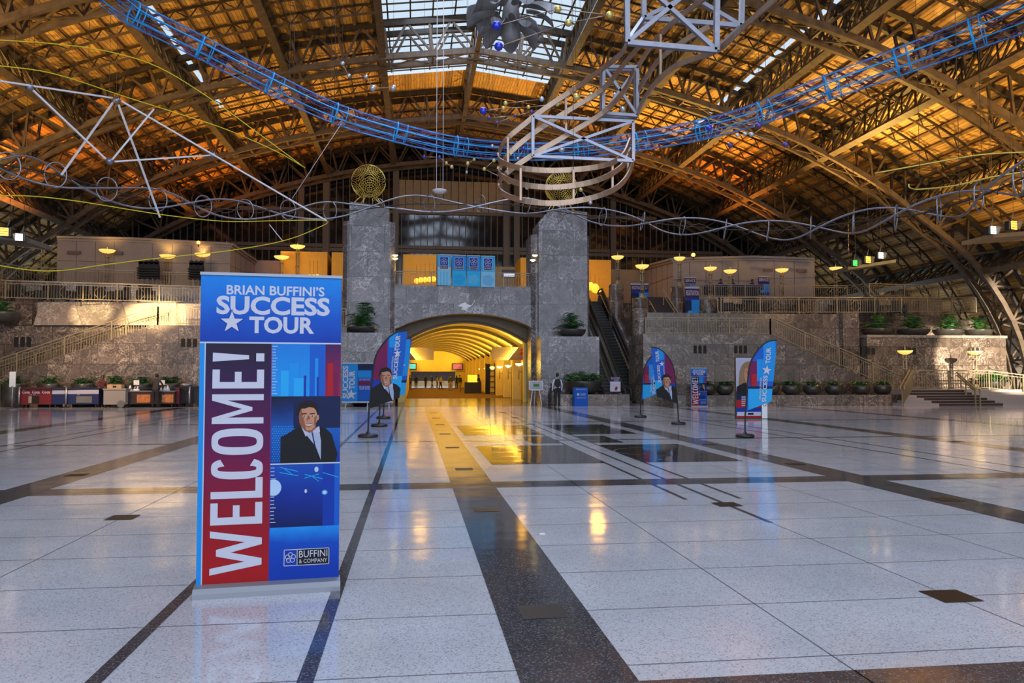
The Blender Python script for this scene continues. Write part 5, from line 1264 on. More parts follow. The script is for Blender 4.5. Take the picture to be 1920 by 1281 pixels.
# hanging direction signs inside the arch, screens on the end wall, news box, white pylon sign
def hang(label, u0, u1, v0, v1, Y, words, extra=False):
    a, b = P(u0, v1, Y), P(u1, v1, Y); z1 = P(u0, v0, Y).z; t = thing('hanging_sign', label, 'sign', (a.x, Y, a.z), 'direction signs hung inside the arch'); W_ = b.x-a.x; hh = z1-a.z
    p = Print((a.x, Y, a.z), (1, 0, 0), (0, 0, 1), step=.006); p.mb.prism([p.w(q, 0) for q in ((0, 0), (W_, 0), (W_, hh), (0, hh))], -p.n*.12, 'tan_panel')
    for i, wd_ in enumerate(words): p.text(wd_, W_*.2, hh*(.74-.17*i), W_*(.55+.07*(i % 3)), hh*(.82-.17*i), 'ink_grey', 1)
    if extra: p.rect(W_*.82, hh*.72, W_*.91, hh*.86, 'ink_red', 1); p.rect(W_*.82, hh*.40, W_*.91, hh*.62, 'ink_red', 1); p.rect(W_*.83, hh*.02, W_*.95, hh*.3, 'ink_pink', 1)
    p.mb.build('panel', t); m = MB()
    for f in (.15, .85): m.tube([(a.x+W_*f, Y+.06, z1), (a.x+W_*f, Y+.06, z1+.9)], .015, 'grey_metal', 4)
    m.build('hanger', t)
hang('tan direction sign hung at the left inside the arch', 756, 813, 652, 675, 52, ['100s MEETING ROOMS', 'BALLROOM', 'EXHIBIT HALLS', 'FOOD COURT'])
hang('tan direction sign with a pink arrow hung at the right inside the arch', 922, 988, 651, 675, 52, ['MEETING ROOMS', 'EXHIBIT HALLS', 'BALLROOM', 'PARKING'], True)
for (lb_, u0, u1, v0, v1, mm) in (('teal lit screen at the left of the passage end wall', 763, 781, 681, 693, 'screen_cyan'), ('pink lit screen at the right of the passage end wall', 848, 868, 681.5, 693.5, 'screen_pink')):
    Yq = YQ-.25; a, b = P(u0, v1, Yq), P(u1, v1, Yq); z1 = P(u0, v0, Yq).z; t = thing('wall_screen', lb_, 'screen', (a.x, Yq, a.z)); m = MB(); m.box((a.x, Yq, a.z), (b.x, Yq+.24, z1), 'black_plastic'); m.build('housing', t)
    m = MB(); m.box((a.x+.12, Yq-.02, a.z+.1), (b.x-.12, Yq, z1-.1), mm); m.build('display', t)
t = thing('wall_screen', 'white lit monitor on a stand behind the balcony rail', 'screen', P(953, 540, 49)); a, b = P(941, 520, 48.6), P(966, 506, 48.6); m = MB(); m.box((a.x, 48.6, a.z), (b.x, 48.7, b.z), 'black_plastic'); m.build('housing', t)
m = MB(); m.box((a.x+.05, 48.57, a.z+.05), (b.x-.05, 48.6, b.z-.2), 'screen_white'); m.build('display', t); m = MB(); m.box(((a.x+b.x)/2-.06, 48.62, zb), ((a.x+b.x)/2+.06, 48.72, a.z), 'grey_metal'); m.box(((a.x+b.x)/2-.3, 48.4, zb), ((a.x+b.x)/2+.3, 48.9, zb+.05), 'grey_metal'); m.build('stand', t)
a, b = PZ(971, 747), PZ(991, 747); t = thing('news_box', 'black publication rack at the right jamb of the arch', 'rack', (a.x, a.y, 0)); m = MB(); hh = P(980, 722, a.y).z
for z in (0.12, .5, .9): m.box((a.x, a.y, z*hh*.8), (b.x, a.y+.4, z*hh*.8+.05), 'black_plastic')
m.box((a.x, a.y+.36, 0), (b.x, a.y+.42, hh), 'black_plastic'); m.box((a.x, a.y, 0), (a.x+.04, a.y+.4, hh*.9), 'black_plastic'); m.box((b.x-.04, a.y, 0), (b.x, a.y+.4, hh*.9), 'black_plastic'); m.build('shelves', t)
m = MB()
for z in (.12, .5): 
    for i in range(3): m.box((a.x+.07+.17*i, a.y-.0, z*hh*.8+.06), (a.x+.2+.17*i, a.y+.3, z*hh*.8+.2), 'white_card')
m.build('magazines', t)
# passage sconces
for i, (u, v, Y) in enumerate(((1016, 683, 47.6), (1002, 683, 50), (988, 684, 53), (964, 687, 59), (944, 689, 65), (928, 690.5, 71), (914, 692, 77), (903, 693, 83))):
    c = P(u, v, Y); xw = min(c.x, XB-.25) if i > 0 else c.x
    t = thing('wall_sconce', 'glowing bowl sconce on the right passage wall, %s from the entrance' % ORD[i], 'lamp', (xw, Y, c.z), 'bowl sconces along the passage wall')
    m = MB(); m.lathe((xw, Y, c.z-.1), [(.05, 0), (.2, .08), (.26, .18), (.24, .18), (.05, .1)], 'sconce_glow', 14); m.build('bowl', t)
    m = MB(); m.tube([(xw, Y, c.z-.1), (xw, Y, c.z-1.0)], .03, 'rail_brass', 5); m.bar((xw, Y, c.z-.5), (XB+.05, Y, c.z-.5), .05, 'rail_brass'); m.build('bracket', t)
for (lb_, u, v, Y) in (('small glowing sconce on the right flank of the left stone pillar', 741, 480, 46.6), ('lower glowing sconce on the right flank of the left stone pillar', 741, 486, 46.6), ('small glowing sconce on the left flank of the right stone pillar', 1003, 480, 46.0), ('lower glowing sconce on the left flank of the right stone pillar', 999, 489, 46.0)):
    c = P(u, v, Y); t = thing('wall_sconce', lb_, 'lamp', (c.x, c.y, c.z)); m = MB(); m.lathe((c.x, c.y, c.z-.05), [(.04, 0), (.14, .05), (.17, .1), (.15, .1), (.04, .06)], 'sconce_glow', 12); m.build('bowl', t)
    m = MB(); m.bar((c.x, c.y, c.z-.02), (c.x+(-.25 if u < 900 else .35), c.y+.4, c.z-.02), .04, 'rail_brass'); m.build('bracket', t)
# ================================================================ OVERHEAD SCULPTURES
ROOFZ = lambda x, y: rs(s_of_dx(min(37, abs(x-XC))), 0, 1)[1]
def cable(m, p, mt='roof_steel', r=.010, top=None):
    z = top or ROOFZ(p[0], p[1]); m.tube([p, (p[0], p[1], z)], r, mt, 4)
# --- blue mesh tube sweeping across the hall
ctr = [(205, -8, 24), (250, 25, 25), (375, 88, 26), (505, 155, 27), (627, 212, 28), (742, 248, 28.7), (855, 274, 29), (968, 284, 29.5), (1080, 281, 29.5), (1192, 266, 29.5), (1308, 245, 29), (1424, 213, 28.5), (1550, 165, 27.5), (1680, 118, 26.2), (1822, 65, 24.7), (1935, 22, 23.3)]
cp = smooth([P(u, v, Y) for u, v, Y in ctr], 6)
t = thing('mesh_tube', 'long blue wire mesh tube sagging across the whole hall under the roof', 'sculpture', cp[48])
ringr = .33
fr_ = []; nrm = None
for i, p in enumerate(cp):
    d = (cp[min(i+1, len(cp)-1)]-cp[max(i-1, 0)]).normalized(); sd_ = d.cross(V((0, 0, 1))).normalized(); upv = sd_.cross(d); fr_.append((p, sd_, upv, .35+(.04*(48-i)/48 if i < 48 else .27*((i-48)/42)**1.3)))
def tp_(i, a): p, s_, u_, r = fr_[i]; return p+s_*(r*math.cos(a))+u_*(r*math.sin(a))
m = MB()
for k in range(8):
    a = 2*PI*k/8; m.tube([tp_(i, a) for i in range(len(cp))], .012 if k % 4 else .026, 'blue_mesh', 4)
m.build('long_wires', t)
m = MB()
for k in range(9):
    for sg in (1, -1): m.tube([tp_(i, 2*PI*k/9+sg*i*.11) for i in range(len(cp))], .0075, 'violet_mesh', 3)
m.build('lattice_wires', t)
for j in range(6, len(cp)-3, 6):
    for jj in (j, ):
        m = MB(); m.tube([tp_(jj, 2*PI*q/16) for q in range(16)], .032, 'blue_mesh', 6, closed=True); m.tube([tp_(jj+1, 2*PI*q/16) for q in range(16)], .018, 'blue_mesh', 5, closed=True); m.build('hoop', t)
m = MB()
for j in (6, 24, 48, 66, 84): q = cp[j]; cable(m, (q.x, q.y, q.z+.3))
m.build('hanger', t)
# --- silver frame and copper ribbon track
t = thing('ribbon_sculpture', 'silver box frames with copper ribbon rails looping down from the roof', 'sculpture', P(1080, 300, 24))
YF_ = 22.0
def frame(cor, Y, depth, name, w_=.085):
    q0 = [P(u, v, Y) for u, v in cor]; m = MB()
    for i in range(4): m.bar(q0[i], q0[(i+1) % 4], w_, 'steel_bright', w_)
    m.bar(q0[0], q0[2], w_*.9, 'steel_bright'); m.bar(q0[1], q0[3], w_*.9, 'steel_bright')
    if depth:
        q1 = [p+V((0, depth, 0)) for p in q0]
        for i in range(4): m.bar(q1[i], q1[(i+1) % 4], w_, 'steel_bright'); m.bar(q0[i], q1[i], w_*.8, 'steel_bright')
    m.build(name, t)
frame([(999, 218), (1187, 228), (1187, 302), (999, 293)], YF_, 0, 'lower_frame')
frame([(1132, 125), (1195, 126), (1195, 217), (1131, 212)], YF_, .25, 'middle_frame', .09)
m = MB(); A0 = [P(u, v, 19) for u, v in ((1175, -60), (1345, -60), (1343, 95), (1176, 80))]; A1 = [P(u, v, 21) for u, v in ((1207, -60), (1393, -60), (1390, 49), (1207, 34))]
for Q in (A0, A1):
    for i in range(4): m.bar(Q[i], Q[(i+1) % 4], .13, 'steel_bright')
    m.bar(Q[0].lerp(Q[3], .0), Q[2], .11, 'steel_bright'); m.bar(Q[1], Q[3], .11, 'steel_bright')
for i in range(4): m.bar(A0[i], A1[i], .11, 'steel_bright')
m.build('upper_frame', t)
def ribbon(px, name, w_=.15, n=5):
    pts = smooth([P(u, v, Y) for u, v, Y in px], n); m = MB()
    for i in range(len(pts)-1): m.bar(pts[i], pts[i+1], .05, 'steel_copper', w_)
    m.build(name, t); return pts
loopT = [(1187, 190, 22.8), (1130, 265, 22.6), (1060, 307, 21)]
rA = ribbon([(1176, 78, 19), (1165, 100, 19.6), (1133, 126, 21), (1080, 165, 22), (1020, 205, 22.3), (975, 240, 22.4), (946, 266, 22.6), (935, 290, 23), (940, 303, 22.4), (975, 315, 21.6), (1040, 320, 21.2), (1120, 313, 21.4), (1165, 295, 22.2), (1182, 262, 23)], 'rail')
rB = ribbon([(1205, 80, 20), (1170, 120, 21), (1130, 168, 21.8), (1070, 205, 22.2), (1000, 250, 22.4), (955, 288, 22.5), (936, 318, 22.8), (945, 333, 22.2), (985, 347, 21.4), (1050, 351, 21), (1120, 338, 21.3), (1165, 313, 22.2), (1184, 280, 23)], 'rail')
rC = ribbon([(1190, 130, 20.6), (1170, 170, 21.2), (1130, 212, 21.8), (1062, 254, 22.2), (1000, 290, 22.3), (950, 325, 22.5), (935, 348, 22.8), (945, 364, 22.2), (985, 377, 21.4), (1050, 381, 21), (1120, 368, 21.2), (1165, 345, 22), (1187, 302, 22.8), (1187, 230, 22.8)], 'rail')
rD = ribbon([(1195, 215, 22), (1205, 190, 21.6), (1230, 155, 21), (1270, 122, 20.4), (1345, 94, 19.4), (1400, 45, 18), (1460, -8, 16.5)], 'rail')
rE = ribbon([(1196, 170, 22), (1215, 140, 21.6), (1240, 108, 21), (1290, 72, 20.4), (1330, 50, 20)], 'rail')
rF = ribbon([(1195, 126, 22), (1215, 95, 21.6), (1240, 62, 21), (1290, 20, 20), (1330, -10, 19)], 'rail')
for (u, va, vb, Y) in ((1061, 178, 252, 22.2), (952, 258, 325, 22.5), (976, 316, 376, 21.5), (1075, 319, 380, 21.1), (1148, 303, 358, 21.9), (1238, 65, 152, 21), (1177, 268, 325, 22.8)):
    m = MB(); m.bar(P(u, va, Y), P(u, vb, Y), .06, 'steel_copper', .08); m.build('rung', t)
m = MB()
for (u, v, Y) in ((1175, 80, 19), (1343, 95, 19), (1131, 125, 22), (1075, 320, 21.1)): q = P(u, v, Y); cable(m, (q.x, q.y, q.z))
m.build('hanger', t)
# --- dark cluster of curved vanes under the skylight
c = P(958, 32, 30); t = thing('vane_cluster', 'dark grey cluster of curved vanes hanging under the skylight', 'sculpture', c)
for tier, (n, r0, L_, wd, z0_, dz, tl) in enumerate(((9, .62, 1.12, .40, .18, -.42, .55), (7, .30, .95, .36, -.42, -.50, -.35), (9, .70, 1.0, .42, .85, .15, -.5))):
    for k in range(n):
        a = 2*PI*(k+.37*tier)/n; rd, tg = V((math.cos(a), math.sin(a), 0)), V((-math.sin(a), math.cos(a), 0)); m = MB(); rows = []
        for i in range(8):
            u = i/7; w_ = wd*(.45+.75*u-.25*u*u); row = []
            for j in range(7):
                v_ = (j-3)/3; curl = .34*v_*v_*(.4+.6*u); row.append(c+rd*(r0+L_*u-.12*v_*v_*u)+tg*(w_*v_+.22*u*u)+V((0, 0, z0_+dz*u*u+curl+tl*w_*v_)))
            rows.append(row)
        flat = [p for r_ in rows for p in r_]; fs = [(i*7+j, i*7+j+1, i*7+j+8, i*7+j+7) for i in range(7) for j in range(6)]
        m.faces(flat, fs, 'vane_grey', True); m.faces([p+V((0, 0, .02)) for p in flat], [tuple(reversed(q)) for q in fs], 'vane_grey', True)
        rim = [r_[0] for r_ in rows]+rows[-1]+[r_[-1] for r_ in reversed(rows)]
        m.tube(rim, .014, 'steel_bright', 4); m.build('vane', t)
m = MB(); m.lathe((c.x, c.y, c.z-1.1), [(.1, 0), (.35, .15), (.4, .8), (.3, 1.6), (.15, 2.2)], 'vane_grey', 18); m.build('hub', t)
m = MB(); m.tube([(c.x, c.y, c.z+1), (c.x, c.y, 22.3)], .05, 'grey_metal', 6); m.build('hanger', t)
# --- gold wire globes on the pillars
def globe(label, u, v, Y, r, zfoot):
    c = P(u, v, Y); t = thing('wire_globe', label, 'sculpture', (c.x, c.y, zfoot), 'gold wire globes on the stone pillars'); R_ = random.Random(int(u))
    m = MB()
    for axis in (V((1, -.9, .8)), V((-1, -1, .75)), V((.15, -1, -.8)), V((.1, .2, 1)), V((-1, .5, -.7)), V((1, .6, -.7)), V((0, 1, .3))):
        ax = axis.normalized(); e1 = ax.orthogonal().normalized(); e2 = ax.cross(e1)
        for k in range(1, 6):
            th_ = math.radians(7.6*k); rr, hh = r*math.sin(th_), r*math.cos(th_)
            m.tube([c+ax*hh+(e1*math.cos(2*PI*i/26)+e2*math.sin(2*PI*i/26))*rr for i in range(26)], .012, 'gold_wire', 4, closed=True)
    m.build('wire_rings', t); m = MB()
    for k in range(6):
        a = 2*PI*k/6; m.tube([c+V((.45*r*math.cos(a), .45*r*math.sin(a), -r*.89)), V((c.x+1.0*r*math.cos(a+.3), c.y+1.0*r*math.sin(a+.3), zfoot))], .03, 'gold_wire', 5)
    m.build('legs', t)
globe('gold wire globe on top of the left stone pillar', 691, 341, 47.6, 31.5/1460*47.6, PLx[3])
globe('gold wire globe on top of the right stone pillar, seen through the ribbon rails', 1052, 352, 47.6, 31/1460*47.6, PRx[3])
# --- barbed twist of silver tubes across the hall
base_ = [(-30, 305, 27), (60, 318, 28.5), (150, 340, 30), (250, 368, 32), (340, 380, 33.5), (420, 392, 35), (500, 393, 36.5), (580, 394, 38), (660, 395, 39), (760, 383, 40), (850, 383, 40.5), (950, 383, 40.5), (1020, 392, 40), (1090, 403, 39), (1170, 410, 38), (1240, 420, 36.5), (1320, 427, 35), (1400, 432, 33), (1480, 431, 31), (1560, 422, 29), (1640, 412, 27), (1720, 402, 25), (1800, 380, 23), (1870, 355, 21), (1950, 320, 19)]
bc = smooth([P(u, v, Y) for u, v, Y in base_], 8)
t = thing('barbed_garland', 'silver twisted tube garland with rings strung across the hall over the pillars', 'sculpture', bc[80])
def off(i, a, r):
    d = (bc[min(i+1, len(bc)-1)]-bc[max(i-1, 0)]).normalized(); s_ = d.cross(V((0, 0, 1))).normalized(); return bc[i]+s_*(r*math.cos(a))+s_.cross(d)*(r*math.sin(a))
for k in range(2):
    m = MB(); m.tube([off(i, i*.19+k*2.5, .42) for i in range(len(bc))], .04, 'steel_bright', 6); m.build('twist_tube', t)
m = MB(); m.tube(bc, .028, 'roof_steel_dark', 5); m.build('core_cable', t)
m = MB(); m.tube([off(i, i*1.05, .17) for i in range(len(bc))], .016, 'roof_steel', 4); m.build('coil', t)
for j in range(4, len(bc)-2, 8):
    m = MB(); d = (bc[j+1]-bc[j-1]).normalized(); s_ = d.cross(V((0, 0, 1))).normalized(); u_ = s_.cross(d); d2 = (s_*.75+d*.65).normalized()
    m.tube([bc[j]+d2*(.36*math.cos(2*PI*q/18))+u_*(.46*math.sin(2*PI*q/18)) for q in range(18)], .026, 'steel_bright', 5, closed=True); m.build('ring', t)
m = MB()
for j in (20, 60, 100, 140, 176): q = bc[j]; cable(m, (q.x, q.y, q.z))
m.build('hanger', t)
# --- white pole and yellow cord kite at the left
t = thing('pole_kite', 'white poles and yellow cords spanning like a kite at the upper left', 'sculpture', P(215, 230, 30))
def Q(u, v, d=0): return P(u, v, 30+d)
m = MB()
for (a, b) in (((0, 152, -4), (212, 184, 0)), ((228, 190, 0), (612, 414, 4)), ((55, 163, -3), (200, 300, -1)), ((212, 192, 0), (115, 328, -2)), ((222, 196, 0), (300, 408, 2)), ((288, 205, 0), (208, 302, -1)), ((215, 303, -1), (398, 291, 2)), ((-60, 140, -6), (0, 152, -4))): m.bar(Q(*a), Q(*b), .055, 'white_paint', .055)
m.build('poles', t); m = MB()
for pts in ([(-20, 74, -3), (100, 82, -2), (200, 96, -1), (295, 125, 0), (390, 182, 1), (480, 247, 2), (572, 315, 3)], [(-20, 121, -3), (100, 138, -2), (230, 180, 0), (350, 218, 1), (430, 245, 2), (520, 285, 3), (572, 315, 3)],
            [(-20, 367, -3), (60, 368, -2), (150, 378, -1), (300, 402, 1), (420, 415, 2), (520, 414, 3), (612, 414, 4), (590, 430, 4), (530, 452, 3), (430, 470, 2), (300, 484, 1), (200, 496, 0), (120, 507, -1), (60, 507, -2), (-20, 495, -3)]):
    m.tube(smooth([Q(*p) for p in pts], 5), .018, 'yellow_cord', 5)
m.build('cords', t); m = MB()
for p in ((55, 163, -3), (205, 302, -1), (398, 291, 2), (218, 188, 0)): m.lathe(Q(*p), [(.02, -.1), (.13, -.05), (.13, .05), (.02, .1)], 'steel_bright', 12, axis='Y')
m.build('joints', t); m = MB()
for p in ((165, 172, -1), (218, 188, 0), (548, 372, 3), (540, 378, 3)): q = Q(*p); cable(m, (q.x, q.y, q.z))
m.tube([Q(548, 372, 3), Q(640, 232, 3)], .012, 'white_paint', 4); m.tube([Q(505, 421, 3), Q(530, 452, 3)], .02, 'white_paint', 4)
m.build('hanger', t)
# right-hand yellow tubes
t = thing('curved_rods', 'thin golden curved rods hanging before the right roof slope', 'sculpture', P(1800, 330, 26)); m = MB()
for pts in ([(1704, 345, 27), (1706, 352, 27), (1725, 355, 27), (1790, 348, 26), (1860, 332, 25), (1950, 318, 24)], [(1640, 325, 28), (1750, 305, 27), (1840, 290, 26), (1950, 284, 25)]): m.tube(smooth([P(*p) for p in pts], 5), .03, 'gold_wire', 5)
m.build('rods', t); m = MB()
for p in ((1725, 355, 27), (1840, 290, 26)): q = P(*p); cable(m, (q.x, q.y, q.z))
m.build('hanger', t)
# --- strung spheres
def molecule(label, sph, rods, Y):
    q = [P(u, v, Y+dy) for u, v, r, mt, dy in sph]; t = thing('sphere_mobile', label, 'mobile', q[0], 'sphere mobiles under the roof')
    for p, (u, v, r, mt, dy) in zip(q, sph):
        m = MB(); m.sphere(p, r/1460*(Y+dy), mt, 14); m.build('sphere', t)
    if rods:
        m = MB()
        for a, b in rods: m.tube([q[a], q[b]], .016, 'steel_copper', 4)
        m.build('rods', t)
    for z_ in (q[0], q[-1]): m = MB(); cable(m, tuple(z_), r=.008); m.build('hanger', t)
B_, G_, C_, W_ = 'orb_blue', 'orb_gold', 'orb_clear', 'orb_violet'
molecule('small mobile of clear spheres left of the skylight', [(642, 119, 4, C_, 0), (654, 142, 4, C_, 0), (686, 144, 4, C_, 0), (699, 165, 6, C_, 0), (737, 165, 6, C_, .3)], [(0, 1), (1, 2), (2, 3), (3, 4)], 30)
molecule('two deep blue spheres with gold discs before the dark vanes', [(931, 48, 9, B_, 0), (935, 87, 8.5, B_, 0), (1046, 17, 7, G_, 1), (1066, 43, 7, G_, 1), (1143, 28, 7, G_, 0), (1208, 41, 6, C_, 1), (1300, 14, 8, G_, 0)], [(0, 2), (1, 3), (2, 4), (3, 4), (4, 5), (5, 6)], 26.5)
molecule('mobile of one blue sphere and small gold spheres in the middle', [(906, 208, 7, B_, 0), (944, 203, 4.5, G_, 0), (948, 194, 4.5, G_, 0), (991, 201, 4, G_, 0), (1016, 186, 5, C_, 0), (1045, 195, 5, G_, 0), (1081, 182, 7, G_, 0), (1109, 178, 5, G_, 0)], [(0, 1), (1, 3), (2, 4), (3, 5), (5, 6), (6, 7)], 27)
molecule('mobile of small violet spheres below the gold ones', [(917, 221, 3.2, W_, 0), (932, 230, 3, W_, 0), (966, 217, 3.2, W_, 0), (997, 210, 4, W_, 0), (1035, 200, 4, W_, 0)], [(0, 2), (1, 2), (2, 3), (3, 4)], 27)
molecule('two clear spheres inside the silver middle frame', [(1153, 178, 4.5, C_, 0), (1168, 205, 5.5, C_, 0)], [(0, 1)], 24)
molecule('mobile of blue and gold beads under the mesh tube left of centre', [(795, 294, 3.2, B_, 0), (824, 295, 3.2, B_, 0), (837, 306, 3.2, G_, 0), (847, 313, 3.6, G_, 0)], [(0, 1), (1, 2), (2, 3)], 30)
molecule('mobile of small gold beads above the tan end wall panels', [(877, 307, 4, G_, 0), (889, 299, 3, G_, 0), (875, 323, 2.6, C_, 0)], [(0, 1), (0, 2)], 33)
molecule('mobile of gold beads left of the ribbon loop', [(926, 301, 3.6, G_, 0), (908, 317, 3.6, G_, 0), (955, 340, 5.5, G_, 0), (988, 353, 3.2, C_, 0)], [(0, 1), (1, 2), (2, 3)], 28)
molecule('pair of beads right of the gold globe inside the loop', [(1089, 356, 4, G_, 0), (1107, 380, 4, C_, 0), (1073, 380, 5, G_, 0)], [(0, 1)], 28)
molecule('clear and blue beads on the middle of the mesh tube', [(923, 274, 3.4, C_, 0), (941, 277, 3.8, B_, 0), (982, 279, 3.4, B_, 0), (1053, 280, 6, C_, 0), (971, 297, 3, C_, 0)], [(0, 1), (1, 2), (2, 4)], 28)
molecule('mobile of violet and clear spheres right of the mesh tube sag', [(1330, 240, 6, B_, 0), (1422, 235, 7, W_, 0), (1383, 254, 4, C_, 0), (1397, 251, 4.5, C_, 0), (1409, 252, 5, C_, 0), (1369, 272, 5.5, W_, 0), (1473, 271, 6, W_, 0)], [(0, 2), (2, 3), (3, 4), (4, 6)], 25)
# --- white disc pendant
c = P(824, 358, 38); t = thing('disc_pendant', 'white disc pendant on two long wires over the balcony', 'pendant', c); m = MB(); m.lathe(c, [(.02, -.14), (.22, -.12), (.36, .0), (.34, .04), (.1, .08), (.02, .1)], 'white_paint', 24); m.build('disc', t)
m = MB(); m.tube([c+V((-.15, 0, .05)), V((c.x-.15, c.y, 21.5))], .016, 'white_paint', 5); m.tube([c+V((.17, 0, .05)), V((c.x+.17, c.y, 21.5))], .016, 'white_paint', 5); m.build('wires', t)
# ================================================================ STAGE LIGHTS
def stage(label, u, v, Y, mt, wpx, aim, col, power=300):
    c = P(u, v, Y); t = thing('stage_light', label, 'light', c, 'coloured stage floodlights hung in the roof'); s_ = wpx/1460*Y*.9
    m = MB(); m.cbox(c, (s_, s_*.9, s_*1.1), 'black_plastic', .3); m.build('housing', t)
    m = MB(); m.cbox((c.x-.02, c.y-s_*.5, c.z), (s_*.85, .06, s_*.95), mt, .3); 
    for q_ in (-.3, 0, .3): m.cbox((c.x-.02, c.y-s_*.5-.05, c.z+s_*q_), (s_*.88, .02, s_*.06), 'black_plastic', .3)
    m.build('lens', t)
    for sg in (-1, 1): m = MB(); m.bar(c+V((sg*s_*.55, -s_*.3, -s_*.4)), c+V((sg*s_*.7, -s_*.6, s_*.5)), .03, 'grey_metal', s_*.5); m.build('barn_door', t)
    m = MB(); m.tube([(c.x, c.y, c.z+s_*.5), (c.x+.3*s_, c.y, c.z+s_*1.6)], .03, 'grey_metal', 5); cable(m, (c.x+.3*s_, c.y, c.z+s_*1.5), top=ROOFZ(c.x, c.y)); m.build('bracket', t)
stage('green stage floodlight, left of the three lit ones above the right terrace', 1601, 494, 46, 'lens_green', 13, None, None)
stage('orange stage floodlight between the green and white ones above the right terrace', 1625, 488, 46, 'lens_orange', 15, None, None)
stage('white stage floodlight right of the orange one above the right terrace', 1649, 480, 46, 'lens_white', 14, None, None)
stage('white stage floodlight at the far right edge beside the orange one', 1858, 433, 34, 'lens_white', 18, None, None)
stage('orange stage floodlight at the far right edge under the roof boards', 1896, 424, 34, 'lens_orange', 20, None, None)
stage('orange stage floodlight at the far left edge over the dark ledge', 13, 436, 36, 'lens_orange', 16, None, None)
stage('white stage floodlight at the far left, right of the orange one', 40, 446, 36, 'lens_white', 14, None, None)
for (lb_, u0, v0, u1, v1, Y) in (('grey service platform hung under the right roof slope', 1862, 446, 1990, 436, 34.5), ('dark service platform hung under the left roof slope', -60, 440, 56, 456, 36.5), ('dark service platform behind the green floodlight', 1590, 506, 1680, 492, 47.5)):
    a, b = P(u0, v0, Y), P(u1, v1, Y); t = thing('service_platform', lb_, 'platform', a); m = MB(); m.prism([a, b, b+V((0, 0, .2)), a+V((0, 0, .2))], (0, 2.2, 0), 'tan_panel' if u0 > 1800 else 'grey_metal'); m.build('deck', t)
    m = MB(); q = a.lerp(b, .2); cable(m, (q.x, q.y+1, q.z), top=ROOFZ(q.x, q.y)); m.build('hanger', t); m = MB(); q = a.lerp(b, .8); cable(m, (q.x, q.y+1, q.z), top=ROOFZ(min(q.x, 38), q.y)); m.build('hanger', t)
c = P(1300, 478, 54.6); t = thing('floodlight', 'small orange floodlight on the cornice of the right beige pavilion', 'light', (c.x, c.y, c.z)); m = MB(); m.sphere(c, .14, 'floodlight_glow', 10); m.build('bulb', t); m = MB(); m.bar(c-V((0, 0, .35)), c, .08, 'black_plastic'); m.cbox(c+V((0, .12, 0)), (.4, .1, .3), 'black_plastic'); m.build('bracket', t)
c = P(372, 455, 56.6); t = thing('floodlight', 'small pale floodlight on the cornice of the left beige pavilion', 'light', (c.x, c.y, c.z)); m = MB(); m.sphere(c, .12, 'floodlight_glow', 10); m.build('bulb', t); m = MB(); m.bar(c-V((0, 0, .3)), c, .07, 'black_plastic'); m.build('bracket', t)
for (p_, a_, col_, e_) in ((P(1649, 480, 45.5), (25, 44, 2), (1.0, .62, .30), 500), (P(1625, 488, 45.5), (18, 44, 2), (1.0, .55, .22), 500), (P(1858, 433, 33.5), (33, 43, 3), (1.0, .80, .55), 1500), (P(1896, 424, 33.5), (24, 42, 2), (1.0, .55, .22), 900),
        (P(13, 436, 35.5), (-14, 45, 3), (1.0, .60, .28), 2600), (P(40, 446, 35.5), (-20, 46, 4), (1.0, .72, .45), 2200)):
    p_ = p_+(V(a_)-p_).normalized()*2.0
    lamp('stage_light_beam', 'SPOT', p_, a_, col_, e_, .2, spot=95, blend=.9)
# yellow pendant globes in the bar
for k, (u, v, r, Y) in enumerate(((781, 527, 4.6, 52), (789, 525, 4.6, 52), (797, 524.5, 4.6, 52), (805, 524, 4.6, 52), (813, 523.5, 4.6, 52), (581, 520, 4.5, 52), (588, 520, 4.5, 52), (595, 519.5, 4.5, 52), (998, 532, 3.5, 51), (1107, 537, 7, 57), (1116, 541, 8, 57), (1123, 548, 5, 57))):
    c = P(u, v, Y); nm_ = ('%s globe from the left in the row behind the balcony rail' % ORD[k]) if k < 5 else ('%s of the three globes above the big banner' % ORD[k-5]) if k < 8 else 'small globe beside the right pillar' if k == 8 else '%s of the globes at the escalator head' % ORD[k-9]
    t = thing('pendant_lamp', 'yellow glowing '+nm_, 'lamp', c, 'yellow globe pendants of the bar'); m = MB(); m.sphere(c, r/1460*Y, 'pendant_glow', 14, (1, 1, 1.15)); m.build('globe', t)
    m = MB(); m.tube([(c.x, c.y, c.z+r/1460*Y), (c.x, c.y, c.z+1.1)], .012, 'black_plastic', 4); m.build('cord', t)
lamp('bar_light', 'POINT', P(560, 500, 55.5), None, (1.0, .50, .06), 120, .5); lamp('bar_light', 'POINT', P(790, 505, 54.5), None, (1.0, .50, .06), 80, .5); lamp('bar_light', 'POINT', P(1118, 515, 57.5), None, (1.0, .50, .06), 130, .5); lamp('bar_light', 'POINT', P(985, 512, 53.5), None, (1.0, .50, .06), 80, .5)
